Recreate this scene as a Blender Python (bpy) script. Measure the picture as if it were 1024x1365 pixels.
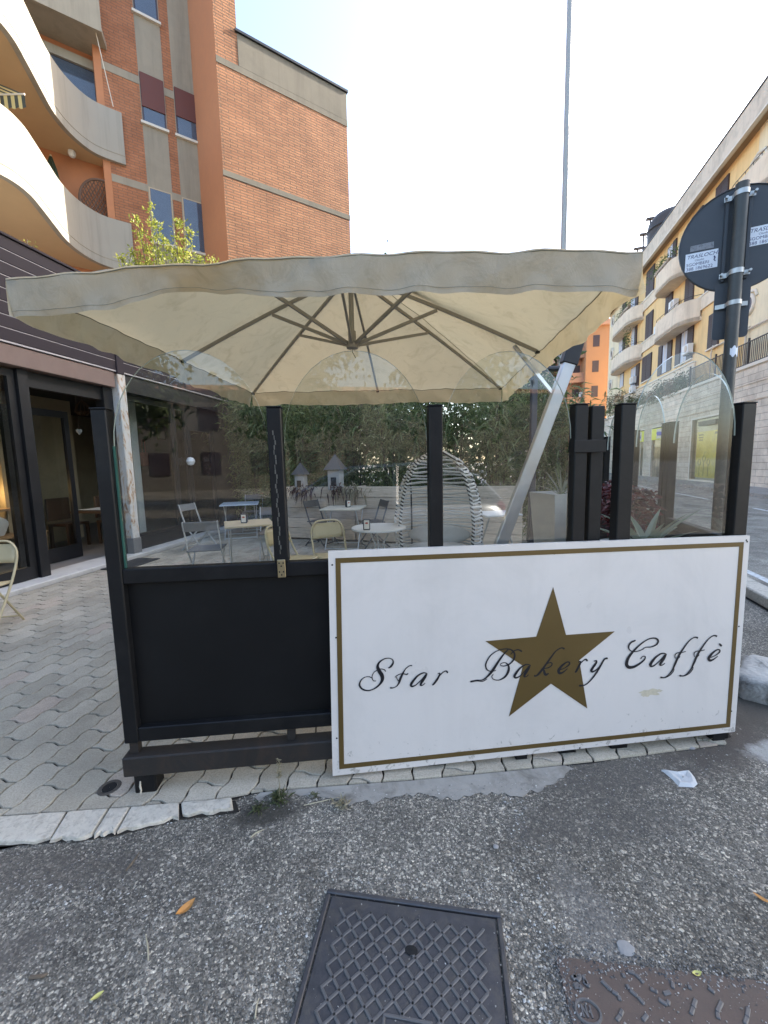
import bpy, bmesh, math, random
import numpy as np
from mathutils import Vector, Matrix, Euler
from math import sin, cos, pi, radians, atan2, sqrt, tan
random.seed(7)
rng = np.random.default_rng(11)
for o in list(bpy.data.objects):
    bpy.data.objects.remove(o, do_unlink=True)
scene = bpy.context.scene
COL = scene.collection

# ------------------------------------------------------------------ camera
IW, IH, FPX = 1024.0, 1365.0, 545.0
PITCH, ROLL, CAMH = radians(6.7), radians(-1.3), 1.5
_f = np.array([0, cos(PITCH), -sin(PITCH)]); _r = np.array([1., 0, 0]); _u = np.cross(_r, _f)
CR = cos(ROLL) * _r + sin(ROLL) * _u
CU = -sin(ROLL) * _r + cos(ROLL) * _u
CF = _f
CO = np.array([0, 0, CAMH])
cam_data = bpy.data.cameras.new('camera')
cam = bpy.data.objects.new('camera', cam_data)
COL.objects.link(cam)
cam_data.sensor_fit = 'HORIZONTAL'
cam_data.sensor_width = 36.0
cam_data.lens = FPX / IW * 36.0
cam_data.clip_start = 0.03
cam_data.clip_end = 2000
cam.matrix_world = Matrix(((CR[0], CU[0], -CF[0], CO[0]), (CR[1], CU[1], -CF[1], CO[1]), (CR[2], CU[2], -CF[2], CO[2]), (0, 0, 0, 1)))
scene.camera = cam

# ------------------------------------------------------------------ sky and sun
SUN_AZ, SUN_EL = radians(67), radians(30)      # azimuth from +Y towards +X
world = bpy.data.worlds.new('World'); scene.world = world
world.use_nodes = True
wn = world.node_tree.nodes; wl = world.node_tree.links
sky = wn.new('ShaderNodeTexSky'); sky.sky_type = 'NISHITA'; sky.sun_disc = False
sky.sun_elevation = SUN_EL; sky.sun_rotation = SUN_AZ
sky.air_density = 1.0; sky.dust_density = 2.4; sky.ozone_density = 0.7
bg = wn['Background']; bg.inputs['Strength'].default_value = 0.15
wl.new(sky.outputs[0], bg.inputs['Color'])
sun_data = bpy.data.lights.new('sun', 'SUN'); sun = bpy.data.objects.new('sun', sun_data); COL.objects.link(sun)
sun_data.energy = 3.4; sun_data.angle = radians(0.53); sun_data.color = (1.0, 0.93, 0.82)
sdir = Vector((sin(SUN_AZ) * cos(SUN_EL), cos(SUN_AZ) * cos(SUN_EL), sin(SUN_EL)))
sun.rotation_euler = sdir.to_track_quat('Z', 'Y').to_euler()
sun.location = (30, 20, 40)
scene.view_settings.view_transform = 'Standard'
scene.view_settings.look = 'None'
scene.view_settings.gamma = 1.0
scene.view_settings.use_curve_mapping = False
scene.view_settings.exposure = 2.2
scene.render.resolution_x = 768; scene.render.resolution_y = 1024
scene.render.engine = 'CYCLES'
scene.cycles.max_bounces = 10; scene.cycles.transparent_max_bounces = 24
scene.cycles.diffuse_bounces = 4; scene.cycles.glossy_bounces = 4

# ------------------------------------------------------------------ pixel helpers (a pixel gives a direction; the distance comes from what it touches)
def ray(x, y): return CF + CR * (x - IW / 2) / FPX - CU * (y - IH / 2) / FPX
def on_z(x, y, z=0.0):
    d = ray(x, y); return CO + d * (z - CO[2]) / d[2]
def on_v(x, y, p0, ang):
    d = ray(x, y); n = np.array([-sin(ang), cos(ang), 0]); return CO + d * (n @ (np.array(p0) - CO)) / (n @ d)
def at_depth(x, y, D):
    d = ray(x, y); return CO + d * D / d[1]

# ------------------------------------------------------------------ materials
MATS = {}
def nd(nt, t, **kw):
    n = nt.nodes.new(t)
    for k, v in kw.items():
        if k in n.inputs: n.inputs[k].default_value = v
        else: setattr(n, k, v)
    return n
def new_mat(name):
    m = bpy.data.materials.new(name); m.use_nodes = True
    MATS[name] = m
    return m, m.node_tree, m.node_tree.nodes['Principled BSDF']
def coords(nt, kind):
    if kind == 'World': return nd(nt, 'ShaderNodeNewGeometry').outputs['Position']
    return nd(nt, 'ShaderNodeTexCoord').outputs['Object']
def ramp(nt, fac, stops):
    r = nd(nt, 'ShaderNodeValToRGB'); el = r.color_ramp.elements
    while len(el) < len(stops): el.new(0.5)
    for e, (p, c) in zip(el, stops):
        e.position = p; e.color = (*c, 1) if len(c) == 3 else c
    nt.links.new(fac, r.inputs[0]); return r.outputs[0]
def g3(v): return (v, v, v)
def mixc(nt, fac, a, b, mode='MIX'):
    m = nd(nt, 'ShaderNodeMix', data_type='RGBA', blend_type=mode)
    for s, v in ((m.inputs[0], fac), (m.inputs[6], a), (m.inputs[7], b)):
        if hasattr(v, 'links') or hasattr(v, 'is_linked'): nt.links.new(v, s)
        elif isinstance(v, (int, float)): s.default_value = v
        else: s.default_value = (*v, 1)
    return m.outputs[2]
def math_n(nt, op, a, b=None):
    m = nd(nt, 'ShaderNodeMath', operation=op)
    for i, v in enumerate((a, b)):
        if v is None: continue
        if isinstance(v, (int, float)): m.inputs[i].default_value = v
        else: nt.links.new(v, m.inputs[i])
    return m.outputs[0]
def noise(nt, vec, scale, detail=4, rough=0.55, dist=0.0):
    n = nd(nt, 'ShaderNodeTexNoise'); n.inputs['Scale'].default_value = scale; n.inputs['Detail'].default_value = detail
    n.inputs['Roughness'].default_value = rough; n.inputs['Distortion'].default_value = dist
    nt.links.new(vec, n.inputs['Vector']); return n.outputs[0]
def bump(nt, bsdf, h, strength=0.3, dist=0.01, prev=None):
    b = nd(nt, 'ShaderNodeBump'); b.inputs['Strength'].default_value = strength; b.inputs['Distance'].default_value = dist
    nt.links.new(h, b.inputs['Height'])
    if prev is not None: nt.links.new(prev, b.inputs['Normal'])
    nt.links.new(b.outputs[0], bsdf.inputs['Normal']); return b.outputs[0]
def pm(name, col, rough=0.6, var=0.12, scale=6.0, bs=0.0, bscale=60.0, bdist=0.003, metal=0.0, spec=0.5, kind='Object', island=0.0, dirt=None, dscale=2.0, damt=0.5, coat=0.0, streak=0.0, scuff=None, splash=None):
    """paint / stone / cloth: base colour with mottling, optional dirt patches, roughness change and fine relief"""
    m, nt, b = new_mat(name)
    v = coords(nt, kind)
    n1 = noise(nt, v, scale, 6, 0.6)
    c = mixc(nt, n1, tuple(x * (1 - var) for x in col), tuple(min(1, x * (1 + var)) for x in col))
    if dirt:
        f = ramp(nt, noise(nt, v, dscale, 8, 0.7, 0.6), [(0.48, g3(0)), (0.72, g3(damt))])
        c = mixc(nt, f, c, dirt)
    if streak:
        mp = nd(nt, 'ShaderNodeMapping'); mp.inputs['Scale'].default_value = (1, 1, 0.07); nt.links.new(v, mp.inputs[0])
        f = ramp(nt, noise(nt, mp.outputs[0], 3.0, 6, 0.7, 0.3), [(0.48, g3(0)), (0.75, g3(streak))]); c = mixc(nt, f, c, tuple(x * 0.45 for x in col))
    if scuff:
        for sc_, th in (((90, 4, 9), .66), ((6, 6, 60), .68)):
            mp = nd(nt, 'ShaderNodeMapping'); mp.inputs['Scale'].default_value = sc_; mp.inputs['Rotation'].default_value = (.3, .5, .7); nt.links.new(v, mp.inputs[0])
            f = ramp(nt, noise(nt, mp.outputs[0], 1.0, 5, 0.7, 0.4), [(th, g3(0)), (th + .12, g3(.55))]); c = mixc(nt, f, c, scuff)
        f = ramp(nt, noise(nt, v, 3.2, 9, 0.75, 0.5), [(0.5, g3(0)), (0.8, g3(.5))]); c = mixc(nt, f, c, scuff)
    if splash:   # dried mud splashes, thinning out with height above the ground
        sp = nd(nt, 'ShaderNodeSeparateXYZ'); nt.links.new(v, sp.inputs[0])
        hgt = nd(nt, 'ShaderNodeMapRange'); hgt.inputs['From Min'].default_value = 0.02; hgt.inputs['From Max'].default_value = splash[0]; hgt.inputs['To Min'].default_value = 0.16; hgt.inputs['To Max'].default_value = -0.02; nt.links.new(sp.outputs[2], hgt.inputs['Value'])
        big = noise(nt, v, 26, 6, 0.7, 0.6); t_ = math_n(nt, 'ADD', big, hgt.outputs[0])
        f = ramp(nt, t_, [(0.70, g3(0)), (0.78, g3(splash[2]))]); c = mixc(nt, f, c, splash[1])
    if island:
        r = nd(nt, 'ShaderNodeNewGeometry').outputs['Random Per Island']
        k = math_n(nt, 'MULTIPLY_ADD', r, 2 * island); nt.nodes[-1].inputs[2].default_value = 1 - island
        c = mixc(nt, 1.0, c, (1, 1, 1), 'MULTIPLY'); mm = nt.nodes[-1]
        nt.links.new(k, mm.inputs[7])
    nt.links.new(c, b.inputs['Base Color'])
    rr = math_n(nt, 'MULTIPLY_ADD', n1, 0.25); nt.nodes[-1].inputs[2].default_value = max(0.02, rough - 0.12)
    nt.links.new(rr, b.inputs['Roughness'])
    b.inputs['Metallic'].default_value = metal; b.inputs['Specular IOR Level'].default_value = spec
    b.inputs['Coat Weight'].default_value = coat
    if bs: bump(nt, b, noise(nt, v, bscale, 4, 0.6), bs, bdist)
    return m
def leaf_mat(name, c1, c2, trans=0.35, rough=0.45):
    m, nt, b = new_mat(name)
    r = nd(nt, 'ShaderNodeNewGeometry').outputs['Random Per Island']
    c = ramp(nt, r, [(0.0, c1), (1.0, c2)])
    nt.links.new(c, b.inputs['Base Color']); b.inputs['Roughness'].default_value = rough
    t = nd(nt, 'ShaderNodeBsdfTranslucent'); nt.links.new(c, t.inputs['Color'])
    mx = nd(nt, 'ShaderNodeMixShader'); mx.inputs[0].default_value = trans
    nt.links.new(b.outputs[0], mx.inputs[1]); nt.links.new(t.outputs[0], mx.inputs[2])
    nt.links.new(mx.outputs[0], nt.nodes['Material Output'].inputs['Surface'])
    return m
def glass_mat(name, tint=(0.93, 0.96, 0.95), ior=1.5, rough=0.0, smudge=0.0):
    m, nt, b = new_mat(name); nt.nodes.remove(b)
    t = nd(nt, 'ShaderNodeBsdfTransparent'); t.inputs['Color'].default_value = (*tint, 1)
    g = nd(nt, 'ShaderNodeBsdfGlossy'); g.inputs['Roughness'].default_value = rough
    lw_ = nd(nt, 'ShaderNodeLayerWeight'); lw_.inputs['Blend'].default_value = 0.5
    f0 = ((ior - 1) / (ior + 1)) ** 2
    pw = math_n(nt, 'POWER', lw_.outputs['Facing'], 5.0)
    fr = math_n(nt, 'MULTIPLY_ADD', pw, 1 - f0); nt.nodes[-1].inputs[2].default_value = f0
    mx = nd(nt, 'ShaderNodeMixShader'); nt.links.new(fr, mx.inputs[0])
    nt.links.new(t.outputs[0], mx.inputs[1]); nt.links.new(g.outputs[0], mx.inputs[2])
    out = mx.outputs[0]
    if smudge:
        d = nd(nt, 'ShaderNodeBsdfDiffuse'); d.inputs['Color'].default_value = (0.7, 0.72, 0.72, 1)
        v = coords(nt, 'World')
        f = ramp(nt, noise(nt, v, 3.5, 8, 0.7, 1.0), [(0.45, g3(0.0)), (0.8, g3(smudge))])
        m2 = nd(nt, 'ShaderNodeMixShader'); nt.links.new(f, m2.inputs[0])
        nt.links.new(out, m2.inputs[1]); nt.links.new(d.outputs[0], m2.inputs[2]); out = m2.outputs[0]
    nt.links.new(out, nt.nodes['Material Output'].inputs['Surface'])
    return m
def emit_mat(name, col, s):
    m, nt, b = new_mat(name)
    b.inputs['Base Color'].default_value = (*col, 1); b.inputs['Emission Color'].default_value = (*col, 1); b.inputs['Emission Strength'].default_value = s
    return m
def wall_vec(nt, ang):
    """(distance along a wall running at angle ang, height, 0) in metres"""
    p = nd(nt, 'ShaderNodeNewGeometry').outputs['Position']
    d = nd(nt, 'ShaderNodeVectorMath', operation='DOT_PRODUCT'); nt.links.new(p, d.inputs[0]); d.inputs[1].default_value = (cos(ang), sin(ang), 0)
    s = nd(nt, 'ShaderNodeSeparateXYZ'); nt.links.new(p, s.inputs[0])
    c = nd(nt, 'ShaderNodeCombineXYZ'); nt.links.new(d.outputs['Value'], c.inputs[0]); nt.links.new(s.outputs[2], c.inputs[1])
    return c.outputs[0], p
def brick_mat(name, ang, c1, c2, mortar, bw=0.26, bh=0.075, ms=0.012, off=0.5, rough=0.85, bs=0.8, stain=0.35):
    m, nt, b = new_mat(name)
    v, p = wall_vec(nt, ang)
    t = nd(nt, 'ShaderNodeTexBrick'); t.inputs['Scale'].default_value = 1.0
    t.inputs['Brick Width'].default_value = bw; t.inputs['Row Height'].default_value = bh; t.inputs['Mortar Size'].default_value = ms
    t.inputs['Mortar Smooth'].default_value = 0.15; t.offset = off
    t.inputs['Color1'].default_value = (*c1, 1); t.inputs['Color2'].default_value = (*c2, 1); t.inputs['Mortar'].default_value = (*mortar, 1)
    nt.links.new(v, t.inputs['Vector'])
    n1 = noise(nt, p, 1.3, 8, 0.65, 0.4)
    f = ramp(nt, n1, [(0.35, g3(1 - stain)), (0.7, g3(1.12))])
    c = mixc(nt, 1.0, t.outputs['Color'], f, 'MULTIPLY')
    n2 = noise(nt, p, 25, 4, 0.6)
    c = mixc(nt, 0.35, c, ramp(nt, n2, [(0.3, g3(0.55)), (0.7, g3(1.0))]), 'MULTIPLY')
    nt.links.new(c, b.inputs['Base Color']); b.inputs['Roughness'].default_value = rough
    inv = math_n(nt, 'SUBTRACT', 1.0, t.outputs['Fac'])
    h = math_n(nt, 'MULTIPLY_ADD', n2, 0.4); nt.links.new(inv, nt.nodes[-1].inputs[2])
    bump(nt, b, h, bs, 0.02)
    return m

# ------------------------------------------------------------------ mesh helpers
class MB:
    def __init__(self): self.v = []; self.f = []; self.sm = []
    def add(self, vs, fs, smooth=False):
        k = len(self.v); self.v += [tuple(float(c) for c in p) for p in vs]
        self.f += [tuple(i + k for i in f) for f in fs]; self.sm += [smooth] * len(fs); return self
    def box(self, c, s, rz=0.0, ch=0.0, M=None):
        hx, hy, hz = s[0] / 2, s[1] / 2, s[2] / 2
        ch = min(ch, hx * .9, hy * .9, hz * .9)
        vs = []; idx = {}
        if ch <= 0:
            for x in (-1, 1):
                for y in (-1, 1):
                    for z in (-1, 1): vs.append((x * hx, y * hy, z * hz))
            fs = [(0, 1, 3, 2), (4, 6, 7, 5), (0, 4, 5, 1), (2, 3, 7, 6), (0, 2, 6, 4), (1, 5, 7, 3)]
        else:
            for x in (-1, 1):
                for y in (-1, 1):
                    for z in (-1, 1):
                        idx[x, y, z, 'x'] = len(vs); vs.append((x * hx, y * (hy - ch), z * (hz - ch)))
                        idx[x, y, z, 'y'] = len(vs); vs.append((x * (hx - ch), y * hy, z * (hz - ch)))
                        idx[x, y, z, 'z'] = len(vs); vs.append((x * (hx - ch), y * (hy - ch), z * hz))
            fs = []
            for s_ in (-1, 1):
                fs.append([idx[s_, a, b, 'x'] for a, b in ((-1, -1), (1, -1), (1, 1), (-1, 1))])
                fs.append([idx[a, s_, b, 'y'] for a, b in ((-1, -1), (1, -1), (1, 1), (-1, 1))])
                fs.append([idx[a, b, s_, 'z'] for a, b in ((-1, -1), (1, -1), (1, 1), (-1, 1))])
            for a in (-1, 1):
                for b in (-1, 1):
                    fs.append([idx[a, b, -1, 'x'], idx[a, b, 1, 'x'], idx[a, b, 1, 'y'], idx[a, b, -1, 'y']])
                    fs.append([idx[a, -1, b, 'x'], idx[a, 1, b, 'x'], idx[a, 1, b, 'z'], idx[a, -1, b, 'z']])
                    fs.append([idx[-1, a, b, 'y'], idx[1, a, b, 'y'], idx[1, a, b, 'z'], idx[-1, a, b, 'z']])
                    for d in (-1, 1): fs.append([idx[a, b, d, 'x'], idx[a, b, d, 'y'], idx[a, b, d, 'z']])
        if M is None: M = Matrix.Rotation(rz, 3, 'Z')
        c = Vector(c)
        return self.add([M @ Vector(p) + c for p in vs], fs)
    def bar(self, a, b, w, h, ch=0.0, up=(0, 0, 1)):
        """box from a to b, width w (sideways) and height h (along up)"""
        a, b = Vector(a), Vector(b); d = (b - a); L = d.length; d.normalize()
        up = Vector(up); s = d.cross(up)
        if s.length < 1e-5: s = d.cross(Vector((0, 1, 0)))
        s.normalize(); u = s.cross(d)
        M = Matrix((d, s, u)).transposed()
        return self.box((a + b) / 2, (L, w, h), M=M, ch=ch)
    def tube(self, pts, r, n=8, cap=True, closed=False):
        pts = [Vector(p) for p in pts]; N = len(pts)
        rs = r if isinstance(r, (list, tuple)) else [r] * N
        t0 = (pts[1] - pts[0]).normalized()
        ref = Vector((0, 0, 1)) if abs(t0.z) < 0.9 else Vector((1, 0, 0))
        nrm = t0.cross(ref).normalized(); vs = []
        for i, p in enumerate(pts):
            if closed: t = (pts[(i + 1) % N] - pts[i - 1])
            else: t = pts[min(i + 1, N - 1)] - pts[max(i - 1, 0)]
            if t.length < 1e-9: t = t0
            t.normalize(); nrm = (nrm - t * nrm.dot(t))
            if nrm.length < 1e-6: nrm = t.orthogonal()
            nrm.normalize(); bn = t.cross(nrm)
            for k in range(n):
                a = 2 * pi * k / n; vs.append(p + (nrm * cos(a) + bn * sin(a)) * rs[i])
        fs = []
        for i in range(N if closed else N - 1):
            j = (i + 1) % N
            for k in range(n): fs.append((i * n + k, i * n + (k + 1) % n, j * n + (k + 1) % n, j * n + k))
        k0 = len(self.v); self.add(vs, fs, True)
        if cap and not closed:
            self.f += [tuple(k0 + k for k in range(n))[::-1], tuple(k0 + (N - 1) * n + k for k in range(n))]; self.sm += [False, False]
        return self
    def lathe(self, prof, n=24, c=(0, 0, 0), cap=True):
        c = Vector(c); vs = []; fs = []
        for (r, z) in prof:
            for k in range(n): a = 2 * pi * k / n; vs.append(c + Vector((r * cos(a), r * sin(a), z)))
        for i in range(len(prof) - 1):
            for k in range(n): fs.append((i * n + k, i * n + (k + 1) % n, (i + 1) * n + (k + 1) % n, (i + 1) * n + k))
        k0 = len(self.v); self.add(vs, fs, True)
        if cap:
            self.f += [tuple(k0 + k for k in range(n))[::-1], tuple(k0 + (len(prof) - 1) * n + k for k in range(n))]; self.sm += [False, False]
        return self
    def prism(self, poly, z0, z1):
        """poly: list of (x, y); vertical prism"""
        n = len(poly)
        vs = [(x, y, z0) for x, y in poly] + [(x, y, z1) for x, y in poly]
        fs = [tuple(range(n))[::-1], tuple(range(n, 2 * n))] + [(i, (i + 1) % n, n + (i + 1) % n, n + i) for i in range(n)]
        return self.add(vs, fs)
    def plate(self, pts, nrm, t):
        """extrude planar polygon pts (3D) by t along nrm"""
        n = len(pts); nv = Vector(nrm).normalized() * t
        vs = [Vector(p) for p in pts] + [Vector(p) + nv for p in pts]
        fs = [tuple(range(n))[::-1], tuple(range(n, 2 * n))] + [(i, (i + 1) % n, n + (i + 1) % n, n + i) for i in range(n)]
        return self.add(vs, fs)
    def strip(self, A, B, smooth=True):
        n = len(A); return self.add(list(A) + list(B), [(i, i + 1, n + i + 1, n + i) for i in range(n - 1)], smooth)
    def grid(self, rows, smooth=True):
        m = len(rows[0]); vs = [p for r in rows for p in r]
        fs = [(i * m + j, i * m + j + 1, (i + 1) * m + j + 1, (i + 1) * m + j) for i in range(len(rows) - 1) for j in range(m - 1)]
        return self.add(vs, fs, smooth)
    def build(self, name, mat, parent=None, world=False, loc=None, fix=True, sharp=35):
        v = self.v
        if world and parent is not None:
            o = root_loc(parent); v = [(p[0] - o[0], p[1] - o[1], p[2] - o[2]) for p in v]
        if loc is not None: v = [(p[0] - loc[0], p[1] - loc[1], p[2] - loc[2]) for p in v]
        me = bpy.data.meshes.new(name); me.from_pydata(v, [], self.f)
        me.polygons.foreach_set('use_smooth', self.sm)
        if fix:
            bm = bmesh.new(); bm.from_mesh(me); bmesh.ops.recalc_face_normals(bm, faces=bm.faces); bm.to_mesh(me); bm.free()
        if any(self.sm): me.set_sharp_from_angle(angle=radians(sharp))
        if mat is not None: me.materials.append(MATS[mat] if isinstance(mat, str) else mat)
        o = bpy.data.objects.new(name, me); COL.objects.link(o)
        if parent is not None: o.parent = parent
        if loc is not None: o.location = loc
        return o
def root_loc(o):
    p = Vector((0, 0, 0))
    while o is not None: p += Vector(o.location); o = o.parent
    return p
def tag(o, label=None, cat=None, group=None, kind=None):
    if label: o['label'] = label
    if cat: o['category'] = cat
    if group: o['group'] = group
    if kind: o['kind'] = kind
    return o
def thing(name, label, cat, loc=(0, 0, 0), rz=0.0, group=None):
    o = bpy.data.objects.new(name, None); COL.objects.link(o); o.empty_display_size = 0.1
    o.location = tuple(float(c) for c in loc); o.rotation_euler = (0, 0, rz)
    return tag(o, label, cat, group)
def copy_tree(o, parent=None):
    c = o.copy(); COL.objects.link(c)
    if parent is not None: c.parent = parent
    for ch in o.children: copy_tree(ch, c)
    return c
def mesh_np(name, V, F, mat, parent=None, smooth=False):
    """V (n,3) float, F (m,k) int with constant k"""
    me = bpy.data.meshes.new(name); V = np.asarray(V, dtype=np.float32); F = np.asarray(F, dtype=np.int32); k = F.shape[1]
    me.vertices.add(len(V)); me.vertices.foreach_set('co', V.ravel())
    me.loops.add(F.size); me.loops.foreach_set('vertex_index', F.ravel())
    me.polygons.add(len(F)); me.polygons.foreach_set('loop_start', np.arange(0, F.size, k, dtype=np.int32))
    me.polygons.foreach_set('use_smooth', np.full(len(F), smooth))
    me.update(calc_edges=True); me.validate()
    me.materials.append(MATS[mat])
    o = bpy.data.objects.new(name, me); COL.objects.link(o)
    if parent is not None: o.parent = parent
    return o
def leaves(name, P, D, L, W, mat, parent=None, fold=0.25, droop=0.3):
    """many leaf blades: P base points, D unit directions, L lengths, W widths (arrays)"""
    P = np.asarray(P, float); D = np.asarray(D, float); n = len(P)
    L = np.broadcast_to(L, n)[:, None]; W = np.broadcast_to(W, n)[:, None]
    D = D / np.linalg.norm(D, axis=1, keepdims=True)
    R = rng.normal(size=(n, 3)); S = np.cross(D, R); S /= np.linalg.norm(S, axis=1, keepdims=True)
    N = np.cross(S, D); dn = np.array([0, 0, -1.0]) * droop
    mid = P + D * L * 0.45 + N * W * fold
    tip = P + D * L + dn * L
    l = P + D * L * 0.45 + S * W * 0.5; r = P + D * L * 0.45 - S * W * 0.5
    V = np.stack([P, l, tip, r, mid], 1).reshape(-1, 3)
    b = np.arange(n)[:, None] * 5
    F = np.concatenate([b + np.array([[0, 1, 4]]), b + np.array([[1, 2, 4]]), b + np.array([[2, 3, 4]]), b + np.array([[3, 0, 4]])], 0)
    return mesh_np(name, V, F, mat, parent)
def catmull(pts, n=6, closed=False):
    P = [np.array(p, float) for p in pts]; out = []; N = len(P)
    for i in range(N if closed else N - 1):
        g = (lambda k: P[k % N]) if closed else (lambda k: P[max(0, min(N - 1, k))])
        p0, p1, p2, p3 = g(i - 1), g(i), g(i + 1), g(i + 2)
        for k in range(n):
            t = k / n
            out.append(0.5 * ((2 * p1) + (-p0 + p2) * t + (2 * p0 - 5 * p1 + 4 * p2 - p3) * t * t + (-p0 + 3 * p1 - 3 * p2 + p3) * t ** 3))
    if not closed: out.append(P[-1])
    return out
def text_mesh(name, body, size, mat, parent, M, extrude=0.0004, align='LEFT', shear=0.0, sx=1.0):
    cu = bpy.data.curves.new(name, 'FONT'); cu.body = body; cu.size = size; cu.align_x = align; cu.extrude = extrude; cu.shear = shear
    cu.resolution_u = 3
    t = bpy.data.objects.new(name, cu); COL.objects.link(t)
    dg = bpy.context.evaluated_depsgraph_get(); me = bpy.data.meshes.new_from_object(t.evaluated_get(dg))
    bpy.data.objects.remove(t, do_unlink=True)
    me.transform(M @ Matrix.Diagonal((sx, 1, 1, 1))); me.materials.clear(); me.materials.append(MATS[mat]); me.name = name
    o = bpy.data.objects.new(name, me); COL.objects.link(o); o.parent = parent
    return o
# ================================================================== materials
def asphalt_mat(name, base=0.05, spread=1.0, gritty=1.0, stains=True):
    m, nt, b = new_mat(name); p = coords(nt, 'World')
    w = nd(nt, 'ShaderNodeVectorMath', operation='MULTIPLY_ADD'); nt.links.new(p, w.inputs[0]); w.inputs[1].default_value = (1, 1, 0.05); w.inputs[2].default_value = (0, 0, 0)
    nz = nd(nt, 'ShaderNodeTexNoise'); nz.inputs['Scale'].default_value = 60; nt.links.new(p, nz.inputs['Vector'])
    w2 = nd(nt, 'ShaderNodeVectorMath', operation='MULTIPLY_ADD'); nt.links.new(nz.outputs['Color'], w2.inputs[0]); w2.inputs[1].default_value = (0.008, 0.008, 0); nt.links.new(w.outputs[0], w2.inputs[2])
    vs = []
    for sc in (120, 260):
        vo = nd(nt, 'ShaderNodeTexVoronoi'); vo.inputs['Scale'].default_value = sc; vo.inputs['Randomness'].default_value = 1.0; nt.links.new(w2.outputs[0], vo.inputs['Vector']); vs.append(vo)
    def chan(v):
        s = nd(nt, 'ShaderNodeSeparateColor'); nt.links.new(v.outputs['Color'], s.inputs[0]); return s.outputs[0]
    k = base / 0.05
    a = ramp(nt, chan(vs[0]), [(0.0, g3(0.020 * k)), (0.45, g3(0.045 * k)), (0.75, (0.085 * k, 0.083 * k, 0.080 * k)), (0.90, (0.16 * k, 0.155 * k, 0.15 * k)), (1.0, (0.34 * k, 0.33 * k, 0.31 * k))])
    c2 = ramp(nt, chan(vs[1]), [(0.0, g3(0.018 * k)), (0.6, g3(0.06 * k)), (0.93, g3(0.12 * k)), (1.0, (0.42 * k, 0.41 * k, 0.39 * k))])
    c = mixc(nt, 0.5, a, c2)
    if gritty < 1: c = mixc(nt, 1 - gritty, c, g3(base))
    if stains:
        f = ramp(nt, noise(nt, p, 1.1, 8, 0.7, 0.8), [(0.30, g3(0.45)), (0.5, g3(0.95)), (0.72, g3(1.35))])
        c = mixc(nt, 1.0, c, f, 'MULTIPLY')
        f2 = ramp(nt, noise(nt, p, 2.3, 8, 0.72, 1.2), [(0.50, g3(0)), (0.75, g3(0.6))])
        c = mixc(nt, f2, c, (0.060, 0.054, 0.047))
    c = mixc(nt, 1.0, c, (1.09, 1.0, 0.84), 'MULTIPLY')
    soft = None
    if stains:
        edge = math_n(nt, 'MULTIPLY_ADD', noise(nt, p, 9, 9, 0.72, 0.8), 1.5); nt.nodes[-1].inputs[2].default_value = -0.75
        def patch(cx, cy, rx, ry, rot):
            mp = nd(nt, 'ShaderNodeMapping', vector_type='TEXTURE'); mp.inputs['Location'].default_value = (cx, cy, 0); mp.inputs['Rotation'].default_value = (0, 0, rot); mp.inputs['Scale'].default_value = (rx, ry, 1)
            nt.links.new(p, mp.inputs[0]); ln = nd(nt, 'ShaderNodeVectorMath', operation='LENGTH'); nt.links.new(mp.outputs[0], ln.inputs[0])
            return ramp(nt, math_n(nt, 'ADD', ln.outputs['Value'], edge), [(0.55, g3(1)), (1.15, g3(0))])
        for (q, col, k) in (((-1.45, 1.36, .62, .11, .08), (.115, .100, .083), .62), ((-.55, 1.62, .20, .07, .2), (.05, .045, .036), .9), ((1.1, 1.80, .55, .14, .10), (.10, .09, .078), .75), ((1.75, 2.0, .45, .22, .45), (.105, .09, .075), 1.0), ((2.25, 2.3, .4, .35, .3), (.10, .088, .072), 1.0), ((2.02, 1.92, .26, .10, .15), (.40, .385, .35), 1.0), ((.9, 1.55, .5, .16, .1), (.10, .09, .078), .55), ((-1.3, 1.05, .35, .10, .6), (.12, .105, .09), .6), ((.66, 1.12, .12, .30, .1), (.22, .205, .185), .4)):
            f = patch(*q); fk = math_n(nt, 'MULTIPLY', f, k)
            n9 = noise(nt, p, 160, 4, .7); cc = mixc(nt, n9, tuple(x * .55 for x in col), tuple(min(1, x * 1.45) for x in col)); c = mixc(nt, fk, c, cc)
            soft = fk if soft is None else math_n(nt, 'MAXIMUM', soft, fk)
    nt.links.new(c, b.inputs['Base Color']); b.inputs['Roughness'].default_value = 0.8; b.inputs['Specular IOR Level'].default_value = 0.35
    inv = math_n(nt, 'SUBTRACT', 1.0, vs[0].outputs['Distance'])
    h = math_n(nt, 'ADD', math_n(nt, 'MULTIPLY', inv, 1.0), math_n(nt, 'MULTIPLY', noise(nt, p, 300, 3), 0.6))
    h = math_n(nt, 'ADD', h, math_n(nt, 'MULTIPLY', chan(vs[0]), 0.7))
    bump(nt, b, h, 0.9 * gritty, 0.006)
    if soft is not None: nt.links.new(math_n(nt, 'MULTIPLY_ADD', soft, -0.25), nt.nodes['Bump'].inputs['Strength']); nt.nodes[-1].inputs[2].default_value = 0.9
    return m
asphalt_mat('asphalt', 0.155)
asphalt_mat('road_asphalt', 0.27, gritty=0.4)
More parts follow.
